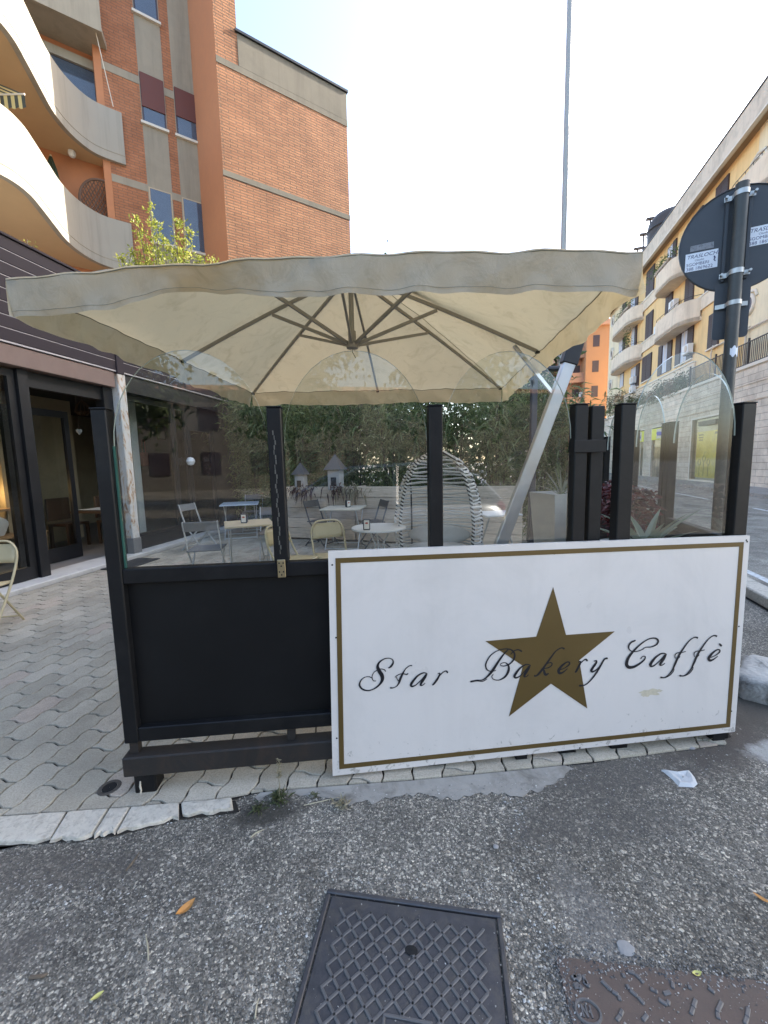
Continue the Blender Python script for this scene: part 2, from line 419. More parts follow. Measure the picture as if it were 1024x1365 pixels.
def paver_mat():
    m, nt, b = new_mat('paver'); p = coords(nt, 'World')
    r = nd(nt, 'ShaderNodeNewGeometry').outputs['Random Per Island']
    oi = nd(nt, 'ShaderNodeObjectInfo').outputs['Random']
    rr = math_n(nt, 'FRACT', math_n(nt, 'ADD', r, oi))
    c = ramp(nt, rr, [(0.0, (0.40, 0.355, 0.275)), (0.5, (0.465, 0.415, 0.325)), (0.85, (0.51, 0.455, 0.36)), (1.0, (0.50, 0.41, 0.325))])
    n1 = noise(nt, p, 1.6, 8, 0.7, 0.5)
    c = mixc(nt, 1.0, c, ramp(nt, n1, [(0.3, g3(0.72)), (0.7, g3(1.15))]), 'MULTIPLY')
    n2 = noise(nt, p, 140, 4, 0.65)
    c = mixc(nt, 0.6, c, ramp(nt, n2, [(0.3, g3(0.5)), (0.55, g3(1.0)), (0.8, g3(1.3))]), 'MULTIPLY')
    f = ramp(nt, noise(nt, p, 7, 8, 0.75, 1), [(0.62, g3(0)), (0.75, g3(0.5))])
    c = mixc(nt, f, c, (0.09, 0.085, 0.07))
    nt.links.new(c, b.inputs['Base Color']); b.inputs['Roughness'].default_value = 0.85; b.inputs['Specular IOR Level'].default_value = 0.3
    bump(nt, b, math_n(nt, 'ADD', n2, noise(nt, p, 18, 5)), 0.45, 0.004)
paver_mat()
pm('joint_dirt', (0.020, 0.017, 0.013), 0.95, 0.4, 9, bs=0.7, bscale=90, kind='World')
pm('kerb_paint', (0.60, 0.545, 0.45), 0.9, 0.12, 60, bs=0.9, bscale=70, bdist=0.006, kind='World', dirt=(0.27, 0.235, 0.185), dscale=38, damt=0.8)
pm('concrete', (0.31, 0.29, 0.255), 0.9, 0.25, 10, bs=0.7, bscale=70, bdist=0.004, kind='World', dirt=(0.12, 0.108, 0.088), dscale=6, damt=1.0)
pm('threshold_stone', (0.55, 0.53, 0.49), 0.6, 0.15, 5, bs=0.2, kind='World', dirt=(0.25, 0.23, 0.2), dscale=3)
pm('dirt', (0.085, 0.072, 0.058), 0.95, 0.45, 22, bs=0.9, bscale=120, bdist=0.005, kind='World')
pm('frame_black', (0.0085, 0.0085, 0.0092), 0.42, 0.2, 5, bs=0.06, bscale=160, bdist=0.001, spec=0.22, scuff=(.030, .029, .027), kind='World', dirt=(0.02, 0.019, 0.018), dscale=6, damt=0.5)
pm('panel_black', (0.0052, 0.0052, 0.0056), 0.5, 0.25, 3, bs=0.08, bscale=220, bdist=0.0006, spec=0.25, scuff=(.012, .012, .0115), splash=(.6, (.03, .028, .025), .6), kind='World', dirt=(0.009, 0.009, 0.009), dscale=2.5, damt=0.6)
pm('rusty_black', (0.017, 0.014, 0.012), 0.7, 0.4, 10, bs=0.35, bscale=80, kind='World', dirt=(0.05, 0.028, 0.017), dscale=7, damt=0.7)
glass_mat('screen_glass', (0.87, 0.895, 0.88), 1.72, 0.0, smudge=0.008)
glass_mat('shop_glass', (0.88, 0.90, 0.89), 1.36)
pm('glass_edge', (0.045, 0.125, 0.10), 0.25, 0.15, 5)
pm('glass_edge_arch', (0.46, 0.52, 0.48), 0.2, 0.1, 5)
pm('brass_plate', (0.42, 0.34, 0.20), 0.38, 0.25, 30, metal=0.85, bs=0.1)
pm('hole_black', (0.006, 0.006, 0.006), 0.8, 0.1)
pm('sign_white', (0.695, 0.64, 0.59), 0.30, 0.035, 1.3, kind='World', dirt=(0.56, 0.52, 0.475), dscale=2.2, damt=0.45, coat=0.15, splash=(.42, (.27, .24, .20), .75), streak=.10)
pm('sign_gold', (0.125, 0.080, 0.024), 0.42, 0.12, 4, metal=0.25, kind='World')
pm('sign_ink', (0.008, 0.008, 0.012), 0.45, 0.1, kind='World')
pm('stain_tan', (0.55, 0.485, 0.36), 0.6, 0.3, 60, kind='World')

# ================================================================== ground
g = MB(); g.add([(-300, -150, 0), (300, -150, 0), (300, 600, 0), (-300, 600, 0)], [(0, 1, 2, 3)])
tag(g.build('ground', 'asphalt'), kind='structure')

FRONT = [(-7.0, 1.30), (-1.75, 1.615), (-1.15, 1.652), (-0.71, 1.690), (-0.63, 1.722), (-0.27, 1.752), (0.12, 1.776), (0.64, 1.826), (1.05, 1.872), (1.9, 1.99)]
def front_y(x):
    for (x0, y0), (x1, y1) in zip(FRONT, FRONT[1:]):
        if x <= x1: return y0 + (y1 - y0) * (x - x0) / (x1 - x0)
    return FRONT[-1][1]
SH0 = np.array([-4.682, 4.877]); SHA = radians(80.2)           # shop front line (angle from +X)
SU = np.array([cos(SHA), sin(SHA)]); SN = np.array([SU[1], -SU[0]])     # along, and outwards (towards the terrace)
def shop(t, d, z=0.0):
    q = SH0 + SU * t + SN * d; return (q[0], q[1], z)
STA = radians(17.2)                                             # street direction (azimuth)
SD = np.array([sin(STA), cos(STA)])
def side_x(y): return 1.80 + (y - 2.05) * tan(STA)
base_poly = [(x, y) for x, y in FRONT[:-1]] + [(side_x(2.0) + .05, 2.03), (side_x(11) + .15, 11), (-3.3, 11.0), shop(-4.5, 0.05)[:2], (-7.0, 1.0 + .30)]
b_ = MB(); b_.add([(x, y, 0.004) for x, y in base_poly], [tuple(range(len(base_poly)))])
pavement = tag(b_.build('pavement', 'joint_dirt'), kind='structure')

PR = np.array([0.047, 0.259]); PL = np.linalg.norm(PR); PU = PR / PL; PV = np.array([-PU[1], PU[0]]); PWD = 0.145
def paver_outline(gap=0.0042):
    A = 0.0092; out = []; hw = PWD / 2 - gap; hl = PL / 2 - gap
    N = 7
    ed = lambda u: -A * sin(4 * pi * u / PL)
    endj = lambda v: 0.009 * sin(2 * pi * v / PWD)
    for i in range(N): u = -hl + 2 * hl * i / N; out.append((u + endj(-hw) * (1 - i / N), -hw + ed(u)))
    for i in range(3): v = -hw + 2 * hw * i / 3; out.append((hl + endj(v), v + ed(hl)))
    for i in range(N): u = hl - 2 * hl * i / N; out.append((u, hw + ed(u)))
    for i in range(3): v = hw - 2 * hw * i / 3; out.append((-hl + endj(v), v + ed(-hl)))
    return out
POUT = paver_outline()
ZT = 0.016
def paver_from(outline2d, c, mb, jz=0.0, tilt=(0, 0)):
    n = len(outline2d); ctr = np.mean(outline2d, axis=0); top = []; low = []
    for p in outline2d:
        d = np.array(p) - ctr; k = 1 - 0.0025 / max(np.linalg.norm(d), 1e-3)
        q = ctr + d * k
        top.append((q[0], q[1], ZT + jz + tilt[0] * (q[0] - c[0]) + tilt[1] * (q[1] - c[1]))); low.append((p[0], p[1], ZT - 0.003 + jz)); 
    bot = [(p[0], p[1], 0.0045) for p in outline2d]
    mb.add(top + low + bot, [tuple(range(n))] + [(i, (i + 1) % n, n + (i + 1) % n, n + i) for i in range(n)] + [(n + i, n + (i + 1) % n, 2 * n + (i + 1) % n, 2 * n + i) for i in range(n)])
pav_meshes = []
for k in range(5):
    mb = MB(); ol = [tuple(PU * u + PV * v) for u, v in POUT]
    paver_from(ol, (0, 0), mb, 0, (random.uniform(-.012, .012), random.uniform(-.012, .012)))
    o = mb.build('paver', 'paver', fix=False); pav_meshes.append(o.data); bpy.data.objects.remove(o, do_unlink=True)
def clip_front(poly):
    """keep what lies behind the front edge of the pavement"""
    out = []; n = len(poly); f = lambda p: p[1] - front_y(p[0]) - 0.004
    for i in range(n):
        a, b = poly[i], poly[(i + 1) % n]; fa, fb = f(a), f(b)
        if fa >= 0: out.append(a)
        if fa * fb < 0:
            t = fa / (fa - fb); out.append((a[0] + (b[0] - a[0]) * t, a[1] + (b[1] - a[1]) * t))
    return out
cands = []; P0 = np.array([-1.59, 1.775]) + PR * 0.5
for j in range(-30, 36):
    for i in range(-8, 42):
        c = P0 + PU * (i * PL + (0.5 * PL if j % 2 else 0)) + PV * (j * PWD)
        if c[1] > 10.6 or c[0] < -6.6: continue
        dsh = (c - SH0) @ SN
        if dsh < 0.22: continue
        if c[0] > side_x(c[1]) + 0.02: continue
        if c[1] < front_y(c[0]) - 0.14: continue
        cands.append(c)
def in_view_left(c):
    v = np.array([c[0], c[1], 0]) - CO; z = v @ CF
    if z < .2: return False
    x = IW / 2 + FPX * (v @ CR) / z; y = IH / 2 - FPX * (v @ CU) / z
    return (x > -40 and x < 182 and y < 1150) or (c[1] < front_y(c[0]) + 0.28 and x < 780 and x > -40)
vis = sorted([c for c in cands if in_view_left(c)], key=lambda c: c[0] ** 2 + c[1] ** 2)
keep = set(map(lambda c: (round(c[0], 4), round(c[1], 4)), vis[:300]))
rest = MB(); broken = (-1.322, 1.764)
for c in cands:
    ol = [tuple(c + PU * u + PV * v) for u, v in POUT]
    fr = [p[1] - front_y(p[0]) for p in ol]
    edge = min(fr) < 0.006
    jz = random.uniform(-0.0015, 0.0015)
    if (round(c[0], 4), round(c[1], 4)) in keep:
        if edge:
            cl = clip_front(ol)
            if len(cl) < 3: continue
            mb = MB(); paver_from([(x - c[0], y - c[1]) for x, y in cl], (0, 0), mb); o = mb.build('paver', 'paver', pavement, fix=False)
        else:
            o = bpy.data.objects.new('paver', random.choice(pav_meshes)); COL.objects.link(o); o.parent = pavement
        o.location = (c[0], c[1], jz)
    else:
        if edge:
            ol = clip_front(ol)
            if len(ol) < 3: continue
        paver_from(ol, c, rest, jz)
tag(rest.build('far_pavers', 'paver', pavement, fix=False), kind='stuff')
# drain hole in a broken paver
hp = MB(); hp.lathe([(0.050, 0.0), (0.048, 0.003), (0.040, 0.0045), (0.033, 0.0025), (0.031, -0.006)], 18, (broken[0], broken[1], ZT - .001), cap=False)
dr = tag(hp.build('drain_socket', 'dirt', loc=(broken[0], broken[1], ZT)), 'round drain socket sunk in the cracked paver beside the screen foot', 'drain')
hp = MB(); hp.lathe([(0.0315, 0.0), (0.001, 0.0005)], 18, (broken[0], broken[1], ZT + .0012), cap=False); hp.build('hole', 'hole_black', dr, world=True)

# kerb: painted stones on the left, a cement strip on the right
kb = MB(); kp = [(-7.0, 1.296), (-1.75, 1.611), (-1.15, 1.648), (-0.70, 1.684), (-0.66, 1.62), (-0.9, 1.590), (-1.13, 1.52), (-1.24, 1.503), (-1.6, 1.478), (-7.0, 1.15)]
kb.add([(x, y, 0.006) for x, y in kp], [tuple(range(len(kp)))])
kerb = tag(kb.build('kerb', 'joint_dirt'), kind='structure')
cuts_top = [-2.75, -2.28, -1.86, -1.418, -1.242, -1.150, -0.94, -0.71]
cuts_bot = [-2.65, -2.20, -1.80, -1.385, -1.225, -1.135, -0.905, -0.69]
for i in range(len(cuts_top) - 1):
    x0, x1 = cuts_top[i] + .004, cuts_top[i + 1] - .004; u0, u1 = cuts_bot[i] + .004, cuts_bot[i + 1] - .004
    bot_y = lambda x: np.interp(x, [-7, -1.6, -1.24, -1.13, -0.9, -0.66], [1.15, 1.482, 1.507, 1.526, 1.595, 1.625])
    top = [(x, front_y(x) - .006) for x in np.linspace(x0, x1, 7)]
    bot = [(x, bot_y(x) + rng.uniform(-.008, .012)) for x in np.linspace(u1, u0, 9)]
    poly = top + bot; ctr = np.mean(poly, axis=0)
    # subdivided, slightly domed and chipped stone
    rings = []
    for k, dz in ((1.0, 0.0065), (0.985, 0.019), (0.93, 0.0225), (0.55, 0.024)):
        rings.append([tuple(ctr + (np.array(p) - ctr) * k + rng.normal(0, .0016, 2)) + (dz + rng.normal(0, .0010),) for p in poly])
    mb = MB(); n = len(poly)
    for a in range(3): mb.add(rings[a] + rings[a + 1], [(q, (q + 1) % n, n + (q + 1) % n, n + q) for q in range(n)], True)
    mb.add(rings[3], [tuple(range(n))], True)
    mb.build('kerb_stone', 'kerb_paint', kerb, sharp=50)
cs = MB(); top = [(x, front_y(x) - .002) for x in np.linspace(-0.60, 0.86, 22)]
bot = [(x, np.interp(x, [-.6, -.4, -.16, .1, .3, .46, .6, .72, .9], [1.70, 1.715, 1.655, 1.700, 1.675, 1.69, 1.685, 1.725, 1.83]) + rng.uniform(-.022, .016)) for x in np.linspace(0.9, -0.62, 60)]
cs.add([(x, y, .009) for x, y in top] + [(x, y, .003) for x, y in bot], [tuple(range(len(top) + len(bot)))])
tag(cs.build('cement_edging', 'concrete'), kind='structure')
# loose earth below the sign's right end, pale cement patch beyond it
def blob(name, cx, cy, rx, ry, z, mat, rot=0, n=40, j=.12, kind='structure', h=0.006):
    ph = rng.uniform(0, 6, 4); P = []
    for k in range(n):
        a = 2 * pi * k / n; r = 1 + j * (sin(3 * a + ph[0]) + .7 * sin(5 * a + ph[1]) + .5 * sin(9 * a + ph[2])) + rng.normal(0, j * .25)
        x, y = rx * r * cos(a), ry * r * sin(a); P.append((cx + x * cos(rot) - y * sin(rot), cy + x * sin(rot) + y * cos(rot)))
    mb = MB(); 
    ring = [(x, y, z) for x, y in P]; inner = [(cx + (x - cx) * .6, cy + (y - cy) * .6, z + h) for x, y in P]
    mb.add(ring + inner, [(q, (q + 1) % n, n + (q + 1) % n, n + q) for q in range(n)] + [tuple(range(n, 2 * n))], True)
    return tag(mb.build(name, mat), kind=kind)
# road on the right with its kerb
def st(d, y0, along=0.0):
    """point at lateral offset d (metres right of the kerb line) and position along the street"""
    q = np.array([3.78, 4.05]) + SD * along + np.array([SD[1], -SD[0]]) * d; return (q[0], q[1])
KA = [-3.5, -2.4, -1.4, -.5, .4, 1.4, 2.5, 4, 6, 9, 14, 22, 34, 60]
kerb_r = MB(); kerb_r.add([(*st(-.02, 0, -3.5), .005), (*st(.24, 0, -3.5), .005), (*st(.24, 0, 60), .005), (*st(-.02, 0, 60), .005)], [(0, 1, 2, 3)])
kerb2 = tag(kerb_r.build('street_kerb', 'joint_dirt'), kind='structure')
for a, b in zip(KA, KA[1:]):
    mb = MB(); q = [st(0, 0, a + .005), st(.22, 0, a + .005), st(.22, 0, b - .005), st(0, 0, b - .005)]
    c = np.mean(q, axis=0); mb.box((c[0], c[1], .062), (.22, b - a - .01, .112), rz=-STA, ch=.012)
    mb.build('kerb_stone', 'kerb_paint', kerb2)
rd = MB(); rd.add([(*st(.24, 0, -40), .004), (*st(9.0, 0, -40), .004), (*st(9.0, 0, 90), .004), (*st(.24, 0, 90), .004)], [(0, 1, 2, 3)])
road = tag(rd.build('road', 'road_asphalt'), kind='structure')
pm('road_paint', (0.7, 0.7, 0.67), 0.7, 0.25, 20, kind='World', dirt=(0.16, 0.16, 0.16), dscale=12, damt=0.7)
for a in range(-6, 60, 6):
    mb = MB(); mb.add([(*st(4.2, 0, a), .008), (*st(4.32, 0, a), .008), (*st(4.32, 0, a + 3.2), .008), (*st(4.2, 0, a + 3.2), .008)], [(0, 1, 2, 3)]); mb.build('lane_dash', 'road_paint', road)
mb = MB(); mb.add([(*st(.5, 0, -30), .008), (*st(.60, 0, -30), .008), (*st(.60, 0, 60), .008), (*st(.5, 0, 60), .008)], [(0, 1, 2, 3)]); mb.build('edge_line', 'road_paint', road)
# white chipped kerb block by the sign's right end
wb = MB(); c0 = (2.44, 2.47); rows = []
prof = [(1.0, 0.0), (1.03, .07), (1.0, .115), (.90, .135), (.55, .142), (.01, .144)]
for k, z in prof:
    row = []
    for q in range(25):
        a = 2 * pi * q / 24; sx, sy = .23, .15; e = 0.36
        x = sx * math.copysign(abs(cos(a)) ** e, cos(a)); y = sy * math.copysign(abs(sin(a)) ** e, sin(a))
        w = 1 + .05 * sin(3 * a + 1) + .04 * sin(7 * a) + (.03 * sin(11 * a + z * 60))
        row.append((c0[0] + k * w * (x * cos(.75) - y * sin(.75)), c0[1] + k * w * (x * sin(.75) + y * cos(.75)), z + .003 * sin(5 * a + k * 9)))
    rows.append(row)
wb.grid(rows)
pm('chipped_white', (0.50, 0.48, 0.435), 0.85, 0.2, 12, bs=0.9, bscale=30, bdist=0.012, kind='World', dirt=(0.10, 0.088, 0.07), dscale=7, damt=1.0)
tag(wb.build('kerb_block', 'chipped_white', loc=(c0[0], c0[1], 0), sharp=60), 'chipped whitewashed kerb block lying just past the right end of the white board', 'kerb block')

# ================================================================== glass wind screens
FA = np.array([-1.165, 1.76]); FANG = radians(5.41)
FE = np.array([cos(FANG), sin(FANG)]); FN = np.array([-FE[1], FE[0]])
def F(s, d, z): q = FA + FE * s + FN * d; return (q[0], q[1], z)
def arch_outline(w, z0, zs, zp, n=20):
    """pane outline in (s, z), s from 0 to w: straight sides to zs, then an elliptical arch up to zp"""
    pts = [(0, z0), (w, z0), (w, zs)]
    for k in range(1, n): a = pi * k / n; pts.append((w / 2 + w / 2 * cos(a), zs + (zp - zs) * sin(a)))
    return pts + [(0, zs)]
def screen(name, label, org, ang, posts, panel=True, feet=(), z_top=1.752, z_arch=1.995, group=None, pw=0.062, zp=None, zs=1.60):
    """posts: positions along the screen; built in local coordinates (x along, y back)"""
    t = thing(name, label, 'wind screen', (org[0], org[1], 0), ang, group)
    zf = .26
    for i, s in enumerate(posts):
        zl = zf if i in (0, len(posts) - 1) else 1.0705
        p = MB(); p.box((s, 0, (zl + z_top) / 2), (pw, .06, z_top - zl), ch=.004); po = p.build('post', 'frame_black', t)
        p = MB(); p.box((s, 0, z_top + .003), (pw + .004, .064, .006), ch=.002); p.build('cap', 'frame_black', po)
        p = MB(); p.box((s, .004, .232), (.036, .036, .06)); p.build('leg', 'rusty_black', t)
    for a, b in zip(posts, posts[1:]):
        x0, x1 = a + pw / 2, b - pw / 2; xm = (x0 + x1) / 2; w = x1 - x0
        ol = arch_outline(w - .012, 1.071, zs, z_arch); gx = x0 + .006
        p = MB(); th = .005; n = len(ol)
        p.add([(gx + u, -.004, z) for u, z in ol], [tuple(range(n))])
        gl = p.build('glass_pane', 'screen_glass', t, fix=False)
        p = MB(); k = n - 1
        p.strip([(gx + u, -.0042, z) for u, z in ol[2:]], [(gx + u, .0042, z) for u, z in ol[2:]]); p.build('arch_edge', 'glass_edge_arch', gl)
        if a == posts[0]: p = MB(); p.box((gx - .001, 0, (1.071 + zs) / 2), (.007, .012, zs - 1.071)); p.build('edge', 'glass_edge', gl)
    x0, x1 = posts[0] + pw / 2, posts[-1] - pw / 2; xm = (x0 + x1) / 2; w = x1 - x0
    p = MB(); p.box((xm, -.002, 1.037), (w, .050, .066), ch=.004); p.build('rail', 'frame_black', t)
    p = MB(); p.box((xm, -.002, .297), (w, .050, .068), ch=.004); p.build('rail', 'frame_black', t)
    p = MB(); p.box((xm, .012, .667), (w, .012, .674)); p.build('panel', 'panel_black', t)
    L0, L1 = posts[0] - pw / 2 - .012, posts[-1] + pw / 2 + .012
    p = MB(); p.box(((L0 + L1) / 2, -.004, .152), (L1 - L0, .080, .096), ch=.006); p.build('base_beam', 'rusty_black', t)
    for s in feet:
        p = MB(); p.box((s, .012, .058), (.095, .09, .096), ch=.006); p.build('foot', 'frame_black', t)
    return t
sA = screen('wind_screen', 'black framed wind screen with three arched glass panes and a dark left panel', FA, FANG, [-.012, .700, 1.410, 2.100], feet=(.03, 1.40, 2.08))
# brass hinge plate on the second post
p = MB(); p.box((.700, -.036, 1.045), (.036, .006, .082), ch=.0025); hp = p.build('hinge_plate', 'brass_plate', sA)
for dx, dz in ((-.009, .026), (.009, .026), (0, .012), (-.009, -.014), (.009, -.014), (0, -.028)):
    p = MB(); p.lathe([(.0036, 0), (.0036, .0006)], 10, (0, 0, 0)); 
    p.v = [(v[0] + .700 + dx, -.0395 - v[2], v[1] + 1.045 + dz) for v in p.v]; p.build('screw_hole', 'hole_black', hp)
p = MB()
for k in range(26):
    z = 1.12 + k * .021; p.box((.697 + .004 * sin(k * 1.7), -.0312, z), (.0028 + .003 * abs(sin(k * 2.1)), .0014, .019))
pm('glue', (0.10, 0.095, 0.08), 0.7, 0.5, 60); p.build('glue_streak', 'glue', sA)
# ground paint drip on the first foot
p = MB(); p.tube([(.012, -.0345, .075), (.010, -.036, .05), (.013, -.0355, .03), (.009, -.037, .012)], [.003, .0045, .0035, .005], 6); p.build('paint_drip', 'kerb_paint', sA)
sB = screen('wind_screen', 'single arched glass wind screen in black frame behind the right end of the white board', F(0, 0, 0)[:2], FANG, [2.330, 2.950], feet=(2.36, 2.93), pw=.072)
# post and tie bracket closing the first screen
tp = thing('tie_post', 'slim black post tied by a flat bracket to the end of the three pane screen', 'post', F(2.192, .02, ZT), FANG)
p = MB(); p.box((0, 0, .867), (.066, .06, 1.733), ch=.004); p.build('shaft', 'frame_black', tp)
p = MB(); p.box((-.055, -.058, 1.545), (.155, .008, .058), ch=.002); p.build('bracket', 'frame_black', tp)
p = MB(); p.box((-.055, -.052, .30), (.155, .008, .058), ch=.002); p.build('bracket', 'frame_black', tp)
# screens along the street
SP = [(1.86, 2.16), (2.06, 2.95), (2.27, 3.72), (2.55, 4.70), (2.83, 5.63)]
lab = ['street side wind screen next to the round road sign', 'street side wind screen behind the dark red plants', 'second street side wind screen behind the dark red plants', 'street side wind screen with arched pane farthest along the terrace']
for i in range(4):
    a, b = np.array(SP[i]), np.array(SP[i + 1]); d = b - a; L = np.linalg.norm(d)
    screen('wind_screen', lab[i], SP[i], atan2(d[1], d[0]), [(.0 if i == 0 else .075), L - .005], feet=(.1, L - .08), group='street side wind screens', z_top=1.745, pw=.064)
# ================================================================== the white name board
BN = np.array([FE[1], -FE[0], 0.0])                 # towards the camera
bp0 = np.array([*F(0, -.060, 0)])
def brd(x, y, lift=0.0):
    """point on the board's face"""
    return on_v(x, y, bp0, FANG) + BN * lift
BTL, BTR, BBR, BBL = [brd(*q) for q in ((437.5, 735), (1000, 714), (980, 975.5), (443.5, 1034.5))]
board = thing('name_board', 'white metal cafe board with gold star and black script lettering leaning on the screen', 'sign', (float(BBL[0]), float(BBL[1]), 0))
p = MB(); p.plate([BBL, BBR, BTR, BTL], -BN, .018); p.build('board', 'sign_white', board, world=True)
def bq(u, v, lift): # bilinear on the face
    a = BBL + (BBR - BBL) * u; b = BTL + (BTR - BTL) * u; return a + (b - a) * v + BN * lift
WB_, HB_ = np.linalg.norm(BBR - BBL), np.linalg.norm(BTL - BBL)
def frame_bar(i0, i1, w, name, mat, lift):
    du, dv = w / WB_, w / HB_
    for (u0, u1, v0, v1) in ((i0 / WB_, 1 - i0 / WB_, 1 - i0 / HB_ - dv, 1 - i0 / HB_), (i0 / WB_, 1 - i0 / WB_, i0 / HB_, i0 / HB_ + dv), (i0 / WB_, i0 / WB_ + du, i0 / HB_ + dv, 1 - i0 / HB_ - dv), (1 - i0 / WB_ - du, 1 - i0 / WB_, i0 / HB_ + dv, 1 - i0 / HB_ - dv)):
        p = MB(); p.plate([bq(u0, v0, lift), bq(u1, v0, lift), bq(u1, v1, lift), bq(u0, v1, lift)], BN, .0012); p.build(name, mat, board, world=True)
frame_bar(.032, 0, .023, 'gold_border', 'sign_gold', .0004)
star_px = [(538, 140), (567, 248), (677, 240), (597, 305), (615, 414), (533, 358), (438, 432), (470, 318), (385, 262), (500, 252)]
p = MB(); p.plate([brd(420 + x / 1.695, 700 + y / 1.695, .0004) for x, y in star_px], BN, .0012); p.build('star', 'sign_gold', board, world=True)
Z4 = (460, 770, 3.938); Z5 = (700, 820, 3.657)
GLY = [
 (Z4, 'letter_s', [[(226, 474, 3), (240, 466, 9), (252, 448, 8), (250, 431, 5), (232, 422, 4), (205, 426, 5), (180, 444, 8), (171, 466, 13), (180, 490, 18), (193, 511, 18), (196, 533, 15), (183, 558, 9), (155, 581, 6), (120, 592, 6), (90, 583, 8), (76, 562, 8), (84, 538, 5), (104, 522, 4), (127, 519, 3), (141, 526, 3)], [(163, 541, 3), (148, 539, 3), (142, 518, 3), (154, 494, 3), (184, 479, 3), (206, 482, 4), (213, 493, 4)]]),
 (Z4, 'letter_t', [[(352, 461, 6), (338, 462, 4), (318, 478, 4), (302, 504, 8), (290, 531, 11), (283, 552, 8), (268, 571, 4), (250, 578, 5), (237, 577, 10)], [(262, 523, 3), (277, 510, 3), (300, 503, 4), (324, 507, 6), (331, 500, 3)], [(270, 520, 3), (276, 536, 3), (287, 545, 3)]]),
 (Z4, 'letter_a', [[(432, 503, 4), (410, 499, 6), (380, 516, 8), (355, 545, 11), (346, 563, 11), (353, 570, 8), (372, 562, 5), (400, 536, 4), (424, 506, 4)], [(431, 502, 5), (418, 525, 11), (400, 552, 11), (397, 564, 7), (408, 563, 4), (421, 552, 2)]]),
 (Z4, 'letter_r', [[(486, 503, 3), (498, 502, 6), (487, 528, 9), (470, 552, 9), (458, 564, 6)], [(477, 540, 3), (500, 510, 4), (520, 492, 5), (533, 490, 7), (538, 500, 8)]]),
 (Z4, 'letter_b', [[(792, 486, 3), (768, 491, 4), (746, 483, 6), (738, 460, 7), (747, 432, 6), (770, 402, 5), (805, 381, 4), (845, 373, 5), (875, 380, 7), (890, 402, 8), (884, 430, 8), (862, 453, 6), (835, 463, 5), (816, 459, 4), (820, 449, 3), (842, 446, 4), (858, 462, 8), (857, 490, 11), (840, 519, 9), (810, 536, 5), (782, 534, 4), (770, 520, 3), (778, 506, 3)], [(856, 376, 4), (832, 402, 7), (803, 442, 10), (775, 485, 12), (748, 517, 8), (720, 536, 5), (690, 537, 5), (657, 546, 9)], [(657, 546, 8), (688, 541, 5), (722, 543, 4), (745, 530, 3)], [(868, 402, 3), (886, 384, 5), (908, 377, 6), (928, 387, 8)]]),
 (Z4, 'letter_a', [[(972, 458, 4), (950, 455, 6), (920, 473, 8), (897, 501, 11), (889, 518, 11), (897, 525, 8), (915, 517, 5), (942, 491, 4), (966, 461, 4)], [(973, 457, 5), (960, 480, 11), (943, 507, 11), (940, 519, 7), (951, 518, 4), (963, 508, 2)]]),
 (Z5, 'letter_k', [[(192, 164, 9), (176, 159, 5), (150, 174, 5), (125, 206, 7), (98, 244, 8), (70, 281, 9), (54, 295, 6), (43, 294, 8)], [(66, 285, 3), (84, 258, 3), (106, 237, 4), (124, 230, 5), (131, 239, 5), (116, 254, 5), (92, 260, 4), (92, 272, 9), (99, 289, 11), (116, 282, 3)]]),
 (Z5, 'letter_e', [[(170, 266, 3), (194, 256, 4), (214, 240, 6), (215, 229, 6), (201, 229, 6), (178, 247, 9), (163, 268, 12), (168, 282, 11), (185, 277, 6), (207, 259, 3)]]),
 (Z5, 'letter_r', [[(258, 228, 3), (271, 226, 6), (262, 248, 9), (250, 270, 9), (243, 279, 6)], [(252, 260, 3), (272, 232, 4), (288, 217, 5), (298, 215, 7), (302, 224, 8)]]),
 (Z5, 'letter_y', [[(334, 224, 3), (347, 221, 6), (345, 233, 9), (330, 255, 10), (322, 270, 10), (330, 275, 7), (350, 262, 4), (378, 233, 3)], [(402, 209, 9), (386, 214, 7), (370, 240, 8), (348, 278, 8), (320, 315, 6), (292, 339, 5), (262, 343, 9)]]),
 (Z5, 'letter_c', [[(562, 214, 3), (572, 201, 3), (584, 200, 4), (582, 214, 6), (560, 234, 8), (530, 251, 11), (505, 253, 14), (494, 237, 14), (503, 207, 12), (530, 172, 9), (566, 138, 6), (604, 115, 5), (634, 112, 7), (648, 124, 8), (640, 142, 7), (615, 154, 5), (588, 156, 4), (572, 165, 3)], [(538, 122, 6), (516, 132, 7), (504, 150, 7), (508, 168, 5), (528, 177, 4), (555, 173, 4), (577, 163, 3)]]),
 (Z5, 'letter_a', [[(687, 188, 4), (666, 186, 6), (638, 203, 8), (617, 228, 11), (610, 243, 11), (617, 249, 8), (634, 241, 5), (660, 217, 4), (681, 191, 4)], [(688, 187, 5), (677, 208, 11), (661, 232, 11), (658, 243, 7), (669, 242, 4), (681, 233, 2)]]),
] + [(Z5, 'letter_f', [[(x + dx, y + dy, w) for x, y, w in q] for q in ([(842, 111, 9), (826, 107, 5), (800, 124, 5), (772, 160, 7), (748, 198, 9), (731, 236, 9), (716, 268, 6), (697, 291, 4), (678, 303, 4), (658, 302, 9)], [(660, 304, 5), (684, 303, 4), (708, 289, 4), (724, 268, 4), (722, 252, 3)], [(731, 211, 3), (730, 193, 4), (742, 183, 4), (762, 181, 4), (782, 176, 4)], [(735, 212, 3), (748, 207, 3), (754, 199, 3)])]) for dx, dy in ((0, 0), (93, -8))] + [
 (Z5, 'letter_e', [[(902, 206, 3), (926, 196, 4), (946, 180, 6), (947, 169, 6), (933, 169, 6), (910, 187, 9), (895, 208, 12), (900, 220, 11), (917, 215, 6), (939, 199, 3)], [(945, 137, 4), (951, 144, 9), (957, 151, 8)]]),
]
